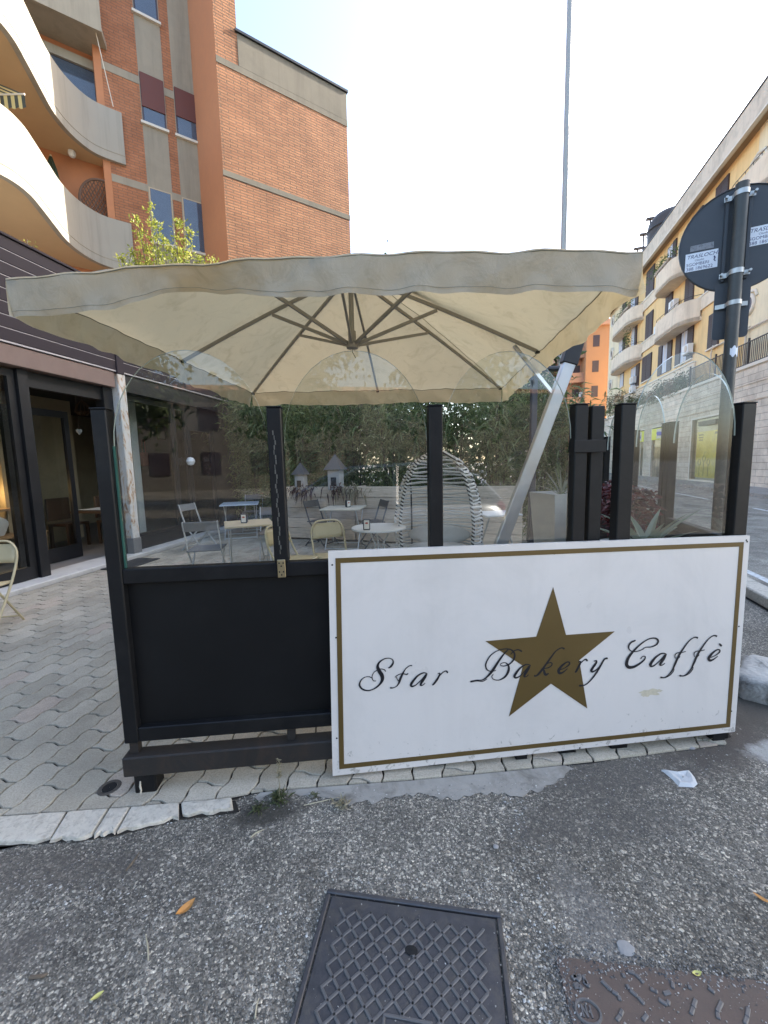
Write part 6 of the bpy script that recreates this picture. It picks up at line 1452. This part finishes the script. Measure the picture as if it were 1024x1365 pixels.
def rwin(s0, s1, z0, z1, kind='closed', name='window'):
    s0, s1, z0, z1 = cv(s0), cv(s1), zz(z0), zz(z1); w = s1 - s0
    o = rb(name, 'window_frame', s0, s1, YF + .03, YF - .02, z0, z1)
    if kind == 'closed': sh_ = [(s0, (s0 + s1) / 2 - .01), ((s0 + s1) / 2 + .01, s1)]
    elif kind == 'half': sh_ = [(s0, s0 + w * .36)]
    elif kind == 'wings': sh_ = [(s0 - w * .02, s0 + w * .30), (s1 - w * .30, s1 + w * .02)]
    else: sh_ = []
    for a, b in sh_:
        p = MB(); p.box(((a + b) / 2, YF + .055, (z0 + z1) / 2), (b - a, .04, z1 - z0)); h = p.build('shutter', 'shutter', o)
        p = MB(); n = 14
        for i in range(n): z = z0 + .08 + (z1 - z0 - .16) * i / (n - 1); p.box(((a + b) / 2, YF + .082, z), (b - a - .1, .018, .05))
        p.build('slats', 'shutter', h)
    if kind != 'closed':
        a, b = (sh_[0][1], s1) if kind == 'half' else ((sh_[0][1], sh_[1][0]) if kind == 'wings' else (s0 + .06, s1 - .06))
        q = rb('pane', 'curtain', a + .05, b - .05, YF + .035, YF, z0 + .06, z1 - .06, o); rb('frame', 'white_trim', (a + b) / 2 - .03, (a + b) / 2 + .03, YF + .05, YF + .03, z0 + .03, z1 - .03, o)
    if z1 - z0 < 2.0: rb('sill', 'white_trim', s0 - .08, s1 + .08, YF + .12, YF, z0 - .08, z0, o)
    return o
for a in ((13.62, 15.2, 13.5, 15.35, 'closed'), (9.94, 11.4, 13.2, 15.25, 'half'), (17.0, 18.9, 13.5, 15.4, 'half'), (20.2, 21.2, 13.6, 15.2, 'closed'), (6.6, 7.9, 13.5, 15.3, 'closed'), (4.0, 5.2, 13.5, 15.3, 'closed'),
          (20.0, 21.8, 10.7, 12.3, 'half'), (16.9, 18.3, 10.2, 12.3, 'half'), (13.46, 14.88, 10.34, 12.15, 'closed'), (10.1, 11.2, 10.4, 12.1, 'closed'), (7.14, 8.25, 10.4, 12.05, 'closed'), (4.26, 5.72, 9.9, 11.9, 'wings'),
          (20.0, 21.1, 7.9, 9.1, 'open'), (15.9, 18.0, 7.2, 8.95, 'half'), (13.32, 15.2, 7.3, 9.15, 'closed'), (9.8, 11.95, 7.15, 9.15, 'wings'), (6.85, 9.1, 7.2, 9.05, 'wings'), (3.94, 5.04, 7.2, 8.95, 'closed')): rwin(*a)
for z in (12.75, 9.65): rb('string_band', 'beige_band', 2.62, 22.18, YF + .10, YF - .05, zz(z) - .1, zz(z) + .62); rb('string_edge', 'white_trim', 2.62, 22.18, YF + .14, YF - .05, zz(z) + .62, zz(z) + .70)
def rbal(s0, s1, z0, z1, proj=.95):
    s0, s1 = cv(s0), cv(s1); n = 22; out = []; inn = []
    for i in range(n + 1):
        t = i / n; x = s0 + (s1 - s0) * t; e = min(1, t / .28) if t < .5 else min(1, (1 - t) / .28); y = YF + .1 + (proj - .1) * (1 - (1 - e) ** 2.4) ** .6 if e > 0 else YF + .1
        out.append((x, y)); inn.append((x + (.1 if t < .5 else -.1) * (1 - e), y - .11))
    p = MB(); p.prism(out + [(s1, YF), (s0, YF)], z0, z0 + .22); o = p.build('balcony', 'beige_band', rh)
    p = MB(); p.grid([[(x, y, z0 + .1) for x, y in inn], [(x, y, z0 - .005) for x, y in out], [(x, y, z1) for x, y in out], [(x, y, z1) for x, y in inn], [(x, y, z0 + .2) for x, y in inn]]); p.build('parapet', 'beige_band', o, sharp=45)
    p = MB(); p.tube([(x, y - .05, z1 + .18) for x, y in out], .018, 5)
    for i in range(0, n + 1, 3): x, y = out[i]; p.tube([(x, y - .05, z1), (x, y - .05, z1 + .18)], .012, 5)
    p.build('handrail', 'iron', o); return o
rbal(15.5, 21.9, 12.55, 13.75); rbal(7.5, 11.3, 12.55, 13.8); rbal(15.4, 21.9, 9.42, 10.65); rbal(6.0, 11.2, 9.35, 10.6); rbal(-1.5, 2.6, 12.55, 13.8)
# round windows with moulded surrounds in the pale bays
for (s, z) in ((cv(1.55), zz(14.0)), (cv(1.45), zz(8.25)), (cv(24.1), zz(14.6)), (cv(24.1), zz(11.6)), (cv(24.1), zz(8.6)), (cv(1.5), zz(11.1))):
    p = MB(); p.tube([(s + .42 * cos(a), YF + .05, z + .42 * sin(a)) for a in np.linspace(0, 2 * pi, 28, endpoint=False)], .085, 8, closed=True); o = p.build('round_window', 'white_trim', rh)
    p = MB(); p.plate([(s + .36 * cos(a), YF + .03, z + .36 * sin(a)) for a in np.linspace(0, 2 * pi, 24, endpoint=False)], (0, 1, 0), .02); p.build('pane', 'window_frame', o)
    p = MB(); p.tube([(s - .62, YF + .05, z + .22), (s - .5, YF + .06, z + .48), (s, YF + .07, z + .60), (s + .5, YF + .06, z + .48), (s + .62, YF + .05, z + .22)], .06, 7); p.build('hood_mould', 'white_trim', o)
# air conditioners
pm('ac_white', (.66, .66, .64), .5, .05)
def rw(s, y, z): q = RB0 + np.array([cos(RANG), sin(RANG)]) * s + np.array([-sin(RANG), cos(RANG)]) * y; return (q[0], q[1], z)
for i, (s, z, l) in enumerate(((11.7, 10.0, 'white air conditioner on the string band of the ochre house'), (9.3, 10.75, 'white air conditioner above the middle curved balcony of the ochre house'), (6.9, 7.45, 'white air conditioner under the shuttered window of the ochre house'), (16.6, 7.5, 'upper white air conditioner by the low door of the ochre house'), (16.6, 6.75, 'lower white air conditioner by the low door of the ochre house'), (21.6, 9.7, 'white air conditioner at the end of the far curved balcony'))):
    t = thing('air_conditioner', l, 'air conditioner', rw(cv(s), YF + .10, zz(z)), RANG, 'air conditioners on the ochre house'); p = MB(); p.box((0, .16, .28), (.80, .30, .55), ch=.02); p.build('case', 'ac_white', t); p = MB(); p.plate([(-.12 + .2 * cos(a), .312, .28 + .2 * sin(a)) for a in np.linspace(0, 2 * pi, 20, endpoint=False)], (0, 1, 0), .01); p.build('fan_grille', 'cornice_grey', t)
    p = MB(); p.box((-.3, .0, -.03), (.04, .5, .04)); p.box((.3, .0, -.03), (.04, .5, .04)); p.build('bracket', 'iron', t)
# roof pergola and tank
t = thing('roof_pergola', 'dark timber pergola on the roof of the ochre house', 'pergola', rw(21.0, -2.0, 17.2), RANG)
for i, x in enumerate((-2.2, -.7, .8, 2.3)):
    for y in (-.9, .9): p = MB(); p.box((x, y, 1.8 - .22 * i), (.10, .10, 3.6 - .44 * i)); p.build('post', 'iron', t)
    p = MB(); p.box((x, 0, 3.65 - .44 * i), (.30, 2.4, .14)); p.build('beam', 'iron', t)
p = MB()
for k in range(12): p.bar((-2.2 + k * .38, .92, .1), (-2.0 + k * .38, .92, 1.0), .02, .03); p.bar((-2.0 + k * .38, .93, .1), (-2.2 + k * .38, .93, 1.0), .02, .03)
p.build('trellis', 'iron', t)
t = thing('roof_dome', 'dark domed roof light on the ochre house', 'roof light', rw(16.4, -1.8, 17.2), RANG); p = MB(); p.lathe([(1.5, 0), (1.55, 1.6), (1.5, 2.1), (1.15, 2.6), (.6, 2.85), (.02, 2.95)], 24); p.build('dome', 'iron', t); p = MB(); p.lathe([(1.62, 1.5), (1.66, 1.56), (1.62, 1.62)], 24, cap=False); p.build('ring', 'dark_plastic', t)
# retaining wall with its shop openings
rt = thing('retaining_wall', 'long travertine retaining wall with shop windows along the far pavement', 'wall', (RB0[0], RB0[1], 0), RANG)
def rtb(name, mat, s0, s1, y0, y1, z0, z1, parent=rt, ch=0.0): return rb(name, mat, s0, s1, y0, y1, z0, z1, parent, ch)
OP = [(3.35, 6.30, .22, 3.60), (9.45, 12.5, .12, 3.62), (14.1, 16.1, .12, 3.62)]
edges = [-16] + [e for o in OP for e in o[:2]] + [32]
for i in range(0, len(edges), 2): rtb('wall', 'travertine', edges[i], edges[i + 1], 0, -.42, 0, 3.62 if False else 5.45)
for (a, b, z0, z1) in OP: rtb('lintel', 'travertine', a, b, 0, -.42, z1, 5.45); rtb('sill', 'white_trim', a - .05, b + .05, .06, -.3, 0, z0); rtb('surround', 'white_trim', a - .12, a, .03, -.2, z0, z1 + .10); rtb('surround', 'white_trim', b, b + .12, .03, -.2, z0, z1 + .10); rtb('surround', 'white_trim', a, b, .03, -.2, z1, z1 + .10)
for z in (3.95, 4.7): rtb('string_course', 'travertine', -16, 32, .035, 0, z, z + .05)
rtb('coping', 'white_trim', -16, 32, .07, -.45, 5.45, 5.60, ch=.01)
m, nt, b = new_mat('poster'); v = coords(nt, 'Object'); n1 = noise(nt, v, 1.1, 2, .4, .6); nt.links.new(ramp(nt, n1, [(.38, (.72, .56, .05)), (.5, (.85, .70, .10)), (.62, (.70, .60, .15))]), b.inputs['Base Color']); b.inputs['Roughness'].default_value = .5
pm('yellow_sign', (.80, .80, .05), .5, .05); pm('logo_blue', (.10, .12, .50), .5, .1); pm('shop_inside', (.16, .15, .13), .8, .3, 1.5)
a, b_, z0, z1 = OP[0]; rtb('shop_back', 'white_trim', a, b_, -.30, -.36, z0, z1); po_ = rtb('poster', 'poster', a + .12, b_ - .12, -.22, -.26, z0 + .12, z1 - .70)
for k in range(7): rtb('print_line', 'iron', b_ - .9 - .28 * k, b_ - .72 - .28 * k, -.212, -.221, .5, .9 + .35 * abs(sin(k * 1.9)), po_) if False else None
p = MB()
for k, (x, zc) in enumerate(((5.7, .95), (5.2, 1.15), (4.7, .95))):
    p.tube([(x, -.216, .42), (x, -.216, zc + .1)], .012, 5); p.tube([(x + .16 * cos(q), -.216, zc + .25 + .16 * sin(q)) for q in np.linspace(0, 2 * pi, 12, endpoint=False)], .012, 5, closed=True)
p.build('line_drawing', 'iron', po_)
p = MB()
for k in range(3): p.box((5.7, -.218, 2.72 - .14 * k), (.55 - .1 * (k == 2), .004, .07))
p.box((3.95, -.218, 2.75), (.5, .004, .12)); p.box((3.75, -.218, .52), (.35, .004, .14)); p.build('print_block', 'iron', po_)
rtb('lamp_box', 'dark_plastic', 3.5, 5.3, .12, -.15, z1 - .42, z1 - .18); rtb('glass', 'shop_glass', a, b_, -.10, -.11, z0, z1)
for (a, b_, z0, z1) in OP[1:]:
    rtb('shop_back', 'shop_inside', a, b_, -.38, -.41, z0, z1); rtb('shop_sign', 'yellow_sign', a + .03, b_ - .03, .05, -.05, z1 - .85, z1 - .08)
    sg = rtb('sign_panel', 'white_trim', (a + b_) / 2 - .55, (a + b_) / 2 + .55, .065, .05, z1 - .80, z1 - .13)
    p = MB(); cx = (a + b_) / 2
    p.tube([(cx + .40 - .8 * i / 24, .075, z1 - .47 + .12 * sin(i * 1.3)) for i in range(25)], .045, 5); p.build('sign_writing', 'logo_blue', sg)
    rtb('door_frame', 'white_trim', a + .02, a + .10, -.06, -.12, z0, z1 - .85); rtb('door_frame', 'white_trim', (a + b_) / 2 - .04, (a + b_) / 2 + .04, -.06, -.12, z0, z1 - .85); rtb('glass', 'shop_glass', a, b_, -.085, -.095, z0, z1 - .85)
    rtb('shutter_roll', 'beige_band', a + .1, b_ - .1, -.13, -.2, z1 - 1.35, z1 - .85)
t = thing('advert_stand', 'blue and white folding advertising stand in the shop window recess', 'sign', rw(10.3, -.2, .12), RANG); pm('advert_blue', (.10, .22, .40), .5, .2, 4); p = MB(); p.bar((0, -.0, .0), (.0, -.12, 1.35), .9, .03, up=(0, 1, 0)); p.build('panel', 'advert_blue', t); p = MB(); p.box((.48, -.06, .68), (.06, .16, 1.38)); p.build('side_frame', 'ac_white', t)
fs_ = MB(); fs_.prism([rw(-20, 1.9, 0)[:2], rw(-20, .0, 0)[:2], rw(34, 0, 0)[:2], rw(34, 1.9, 0)[:2]], 0.0, .14); tag(fs_.build('far_pavement', 'concrete'), kind='structure')
# railing and plants on top of the retaining wall
rl_ = thing('railing', 'dark iron railing on top of the retaining wall', 'railing', rw(0, -.15, 5.6), RANG); p = MB()
for x in np.arange(-10, 7.4, .14): p.box((x, 0, .55), (.022, .022, 1.0))
p.build('balusters', 'iron', rl_); p = MB(); p.box((-1.3, 0, 1.07), (17.6, .05, .04)); p.box((-1.3, 0, .10), (17.6, .04, .03)); p.build('rail', 'iron', rl_)
for x in np.arange(-10, 7.5, 2.9): p = MB(); p.box((x, 0, .62), (.07, .07, 1.24)); p.build('post', 'iron', rl_)
cn = thing('glass_canopy', 'curved light metal canopy frame above the retaining wall railing', 'canopy', rw(2.2, -.3, 5.6), RANG)
for x in (-3.2, 0, 3.2): p = MB(); p.tube([(x, .0, 0), (x, .0, 1.5), (x, -.05, 1.85), (x, -.25, 2.0)], .04, 7); p.build('hoop', 'cornice_grey', cn)
p = MB(); p.tube([(-3.4, -.02, 1.75), (3.4, -.02, 1.75)], .04, 7); p.build('front_tube', 'cornice_grey', cn)
lw_ = thing('terrace_wall', 'low beige terrace wall behind the plants on the retaining wall', 'wall', rw(16, -.38, 5.6), RANG); p = MB(); p.box((0, 0, .75), (17, .10, 1.5), ch=.01); p.build('wall', 'beige_band', lw_); p = MB(); p.box((0, .02, 1.53), (17.1, .2, .07)); p.build('coping', 'white_trim', lw_)
leaf_mat('ledge_plant', (.07, .085, .04), (.20, .20, .10), .3); leaf_mat('ledge_dry', (.16, .11, .07), (.30, .22, .13), .3)
for i, (s, w, h) in enumerate(((8.2, 1.0, 1.1), (9.8, .9, .9), (11.4, 1.0, 1.1), (13.0, .9, .8), (15.2, 1.0, .9), (18.0, 1.2, 1.3), (21.0, 1.4, 1.5), (24.5, 1.8, 2.4))):
    t = thing('ledge_shrub', ['straggly shrub at the railing end of the retaining wall', 'dry straggly shrub second from the railing on the retaining wall', 'shrub third from the railing on the retaining wall', 'low dry shrub in the middle of the retaining wall top', 'shrub above the yellow shop signs on the retaining wall', 'taller shrub past the yellow shop signs', 'bushy shrub at the far end of the terrace wall', 'large shrub at the far end of the retaining wall'][i], 'shrub', rw(s, -.12, 5.58), RANG, 'shrubs on the retaining wall')
    n = 420; P = rng.normal(0, 1, (n, 3)) * np.array([w * .4, .16, h * .28]) + np.array([0, .1, h * .4]); P[:, 2] = np.maximum(P[:, 2], -.15); P[:, 1] = np.maximum(P[:, 1], -.1)
    leaves('foliage', P, rng.normal(0, 1, (n, 3)) + np.array([0, .3, .4]), rng.uniform(.14, .32, n), .07, 'ledge_dry' if i in (1, 3) else 'ledge_plant', t)
    p = MB()
    for k in range(5): p.tube([(0, 0, 0), (rng.uniform(-.3, .3) * w, .05, h * .4), (rng.uniform(-.6, .6) * w, .1, h * .85)], [.02, .015, .008], 5)
    p.build('stems', 'bark', t)
for i, (s, z, l) in enumerate(((18.0, 13.75, 'green plants spilling over the top curved balcony of the ochre house'), (17.0, 10.65, 'tall potted plant on the middle curved balcony of the ochre house'), (20.5, 7.0, 'reddish flower box at the low window of the ochre house'), (10.2, 13.8, 'small plants on the upper balcony of the ochre house'))):
    t = thing('balcony_plant', l, 'plant', rw(cv(s), .25 if i != 2 else -.2, zz(z) - .45), RANG); n = 260; P = rng.normal(0, 1, (n, 3)) * (np.array([1.3, .1, .16]) if i != 1 else np.array([.25, .15, .5])) + np.array([0, 0, .55 if i != 1 else .8]); leaves('foliage', P, rng.normal(0, 1, (n, 3)) + np.array([0, .3, .3]), rng.uniform(.12, .28, n), .06, 'green_leaf' if i != 2 else 'ledge_dry', t)
    p = MB(); p.box((0, 0, .3), (2.4 if i != 1 else .4, .22, .28), ch=.02); p.build('flower_box', 'jar_tan', t)

# ================================================================== far houses
pm('far_orange', (.40, .205, .105), .9, .06, 1, kind='World'); pm('far_brown', (.46, .25, .16), .9, .08, 1, kind='World'); pm('far_cream', (.55, .45, .30), .9, .06, 1, kind='World')
fo_p = at_depth(796, 612, 50); fh = thing('far_house', 'orange house with stacked balconies at the end of the street', 'building', (fo_p[0], fo_p[1], 0), RANG)
def fb(name, mat, x0, x1, y0, y1, z0, z1, parent=fh): 
    p = MB(); p.box(((x0 + x1) / 2, (y0 + y1) / 2, (z0 + z1) / 2), (x1 - x0, y1 - y0, z1 - z0)); return p.build(name, mat, parent)
fb('wall', 'far_orange', 0, 12, -1.5, 1.6, 0, 17.0); fb('roof', 'far_brown', -.5, 12.3, -1.8, 2.1, 17.0, 17.6); fb('wall', 'far_brown', 2.5, 12, 1.6, 3.4, 0, 15.5)
for i in range(5):
    z = 2.2 + 2.9 * i; bo = fb('balcony', 'far_brown', 1.0, 12, 1.6, 4.9 - .1 * i, z, z + .25); fb('parapet', 'far_brown', 1.0, 12, 4.75 - .1 * i, 4.9 - .1 * i, z + .25, z + 1.15, bo); fb('parapet', 'far_brown', 1.0, 1.12, 1.6, 4.75 - .1 * i, z + .25, z + 1.15, bo)
    for y in (2.2, 3.6): w = fb('window', 'window_frame', 2.44, 2.5, y - .4, y + .4, z + .3, z + 2.3)
    w = fb('window', 'window_frame', -.04, .0, .2, .9, z + .9, z + 2.2)
t = thing('far_air_conditioner', 'white air conditioner on the far orange house balcony', 'air conditioner', (fo_p[0] - 1.0, fo_p[1] + 2.0, 9.2), RANG); p = MB(); p.box((0, .0, .3), (.4, .9, .6), ch=.03); p.build('case', 'ac_white', t)
f2 = at_depth(735, 612, 62); t = thing('far_house', 'pale cream house farther down the street behind the hedge', 'building', (f2[0], f2[1], 0), RANG); fb('wall', 'far_cream', 0, 14, -2.0, 7.5, 0, 15.0, t); fb('roof', 'far_brown', -.4, 14, -2.2, 8, 15, 15.5, t)
for i in range(4):
    for j in range(3): fb('window', 'window_frame', -.05, .0, -.9 + 2.6 * j, .3 + 2.6 * j, 2.2 + 3.2 * i, 4.0 + 3.2 * i, t)
# trees beyond the hedge
leaf_mat('tree_leaf', (.03, .05, .018), (.10, .13, .045), .35)
def tree(label, x, y, h, r, n, L=.28, seed=0, sparse=False):
    t = thing('tree', label, 'tree', (x, y, 0), 0, 'trees beyond the hedge'); p = MB(); p.tube([(0, 0, 0), (.06, .03, h * .3), (-.05, .05, h * .6), (0, 0, h * .9)], [.16, .13, .08, .02], 9)
    tips = []
    for k in range(16):
        a = rng.uniform(0, 2 * pi); b0 = np.array([0, 0, h * rng.uniform(.3, .7)]); tp = np.array([r * rng.uniform(.5, 1) * cos(a), r * rng.uniform(.5, 1) * sin(a), h * rng.uniform(.5, 1.0)]); p.tube([b0, b0 + (tp - b0) * np.array([.5, .5, .6]), tp], [.06, .04, .022], 5); tips += [tp, b0 + (tp - b0) * .65]
    p.build('trunk', 'bark', t); tips = np.array(tips); c = tips[rng.integers(len(tips), size=n)]; P = c + rng.normal(0, 1, (n, 3)) * np.array([r * .20, r * .20, h * .075]); leaves('crown', P, rng.normal(0, 1, (n, 3)), rng.uniform(.6, 1.2, n) * L, L * .5, 'tree_leaf', t); return t
tree('leafy tree beyond the hedge, right of the cafe', -2.6, 14.5, 4.4, 2.0, 2600); tree('leafy tree beyond the middle of the hedge', .6, 13.5, 4.2, 1.9, 2400); tree('tall thin topped tree whose twigs show over the parasol', 1.6, 17.5, 8.9, 1.6, 420, .16); tree('leafy tree beyond the hedge near the lamp column', 4.0, 13.5, 4.3, 1.7, 2200)

# ================================================================== behind the photographer: what the panes mirror
pm('car_silver', (.50, .51, .52), .3, .04, 2, metal=.6, coat=.6); pm('tyre', (.02, .02, .02), .85, .2, 20); pm('rim', (.4, .4, .41), .35, .1, metal=.8); pm('car_dark', (.015, .015, .017), .5, .2); glass_mat('car_glass', (.22, .25, .25), 1.5); pm('lamp_clear', (.6, .6, .58), .2, .05); pm('lamp_red', (.35, .02, .02), .3, .05); pm('seat_tan', (.30, .17, .07), .8, .2)
car = thing('parked_car', 'silver hatchback parked behind the photographer, mirrored in the glass panes', 'car', (.35, -2.35, 0), 0)
def car_half(x):  # half width
    return .86 * (1 - max(0, (-x - 1.5) / .6) ** 2 * .18 if x < -1.5 else (1 - max(0, (x - 1.6) / .5) ** 2 * .12))
XS = np.linspace(-2.0, 2.05, 34)
hood = lambda x: np.interp(x, [-2.0, -1.9, -1.2, -.85, 1.6, 2.0, 2.05], [.62, .72, .90, .97, 1.0, .95, .85])
low = lambda x: np.interp(x, [-2.0, -1.8, 1.85, 2.05], [.36, .20, .20, .40])
p = MB(); rows = []
for x in XS:
    w = car_half(x); z0, z1 = low(x), hood(x); sec = [(-.9, 0), (-1, .15), (-1.0, .55), (-.97, .85), (-.86, 1.0), (-.4, 1.03), (0, 1.035), (.4, 1.03), (.86, 1.0), (.97, .85), (1.0, .55), (1, .15), (.9, 0), (-.9, 0)]
    rows.append([(x, w * a, z0 + (z1 - z0) * b) for a, b in sec])
p.grid(rows); p.add(rows[0], [tuple(range(13))]); p.add(rows[-1], [tuple(range(13))]); body = p.build('body', 'car_silver', car, sharp=50)
roof_z = lambda x: np.interp(x, [-.90, -.45, .0, .5, 1.0, 1.5, 1.95], [.97, 1.24, 1.43, 1.49, 1.48, 1.42, 1.05])
X2 = np.linspace(-.90, 1.95, 20); p = MB(); rows = []
for x in X2: w = car_half(x) * .94; zr = roof_z(x); zb = .96; f = (zr - zb) / .5; rows.append([(x, -w, zb), (x, -w * (1 - .13 * f), zb + (zr - zb) * .8), (x, -w * (1 - .24 * f), zr - .015), (x, 0, zr), (x, w * (1 - .24 * f), zr - .015), (x, w * (1 - .13 * f), zb + (zr - zb) * .8), (x, w, zb)])
p.grid(rows); cab = p.build('windows', 'car_glass', car, sharp=40, fix=False)
p = MB(); sel = [r for r in rows if r[3][2] > 1.40]; p.grid([[tuple(np.array(q) + np.array([0, 0, .012])) for q in r[2:5]] for r in sel]); p.build('roof', 'car_silver', car)
for s, i_ in ((1, 5), (-1, 1)):
    p = MB(); k = 6 if s > 0 else 0; j = 4 if s > 0 else 2
    p.tube([tuple(np.array(rows[0][k])), tuple(np.array(rows[3][j]) + np.array([0, s * .02, .01])), tuple(np.array(rows[6][j]) + np.array([0, s * .02, .01])), tuple(np.array(rows[13][j]) + np.array([0, s * .02, .01])), tuple(np.array(rows[17][j]) + np.array([0, s * .02, 0])), tuple(np.array(rows[19][k]))], .05, 7)
    p.tube([(.45, s * .84, .97), (.50, s * .66, 1.46)], .045, 6); p.build('pillar', 'car_silver', car)
    p = MB(); p.box((-.52, s * .98, 1.03), (.12, .20, .13), ch=.03); p.build('mirror', 'car_silver', car)
    p = MB(); p.box((-1.86, s * .60, .70), (.22, .34, .13), ch=.04); p.build('headlight', 'lamp_clear', car); p = MB(); p.box((1.98, s * .66, .82), (.16, .22, .24), ch=.04); p.build('taillight', 'lamp_red', car)
    for wx in (-1.28, 1.28):
        p = MB(); p.lathe([(.20, -.10), (.30, -.10), (.315, -.06), (.315, .06), (.30, .10), (.20, .10)], 28); p.v = [(v[0] + wx, s * .78 + v[2], v[1] + .315) for v in p.v]; ty = p.build('tyre', 'tyre', car); p = MB(); p.lathe([(.02, .085), (.06, .095), (.19, .07), (.205, .09)], 20); p.v = [(v[0] + wx, s * (.78 + v[2]), v[1] + .315) for v in p.v]; p.build('rim', 'rim', ty)
p = MB()
for sx, sy in ((0.1, -.36), (.1, .36)): p.box((sx, sy, .85), (.16, .48, .75), ch=.06); p.box((sx - .28, sy, .55), (.5, .48, .18), ch=.05)
p.build('seats', 'seat_tan', car)
pm('back_facade', (.16, .14, .12), .9, .1, 1, kind='World')
bb = thing('house_behind', 'plain ochre house across the side street behind the photographer', 'building', (0, -26, 0)); p = MB(); p.box((0, -4, 3.3), (44, 8, 6.6)); p.build('wall', 'back_facade', bb); p = MB(); p.box((0, -3.8, 6.75), (44.8, 8.6, .3)); p.build('roof', 'far_brown', bb)
for i in range(2):
    for j in range(13): p = MB(); p.box((-19.5 + 3.25 * j, .02, 1.8 + 3.0 * i), (1.2, .08, 1.5)); p.build('window', 'window_frame', bb)
for k, (x, y) in enumerate(((-6.5, -11.0), (-.8, -12.5), (5.0, -11.0))):
    t = tree(['street tree behind the photographer near the cafe', 'street tree behind the parked silver car', 'street tree behind the photographer by the road'][k], x, y, 6.2, 2.3, 3000, .30); t['group'] = 'street trees behind the photographer'
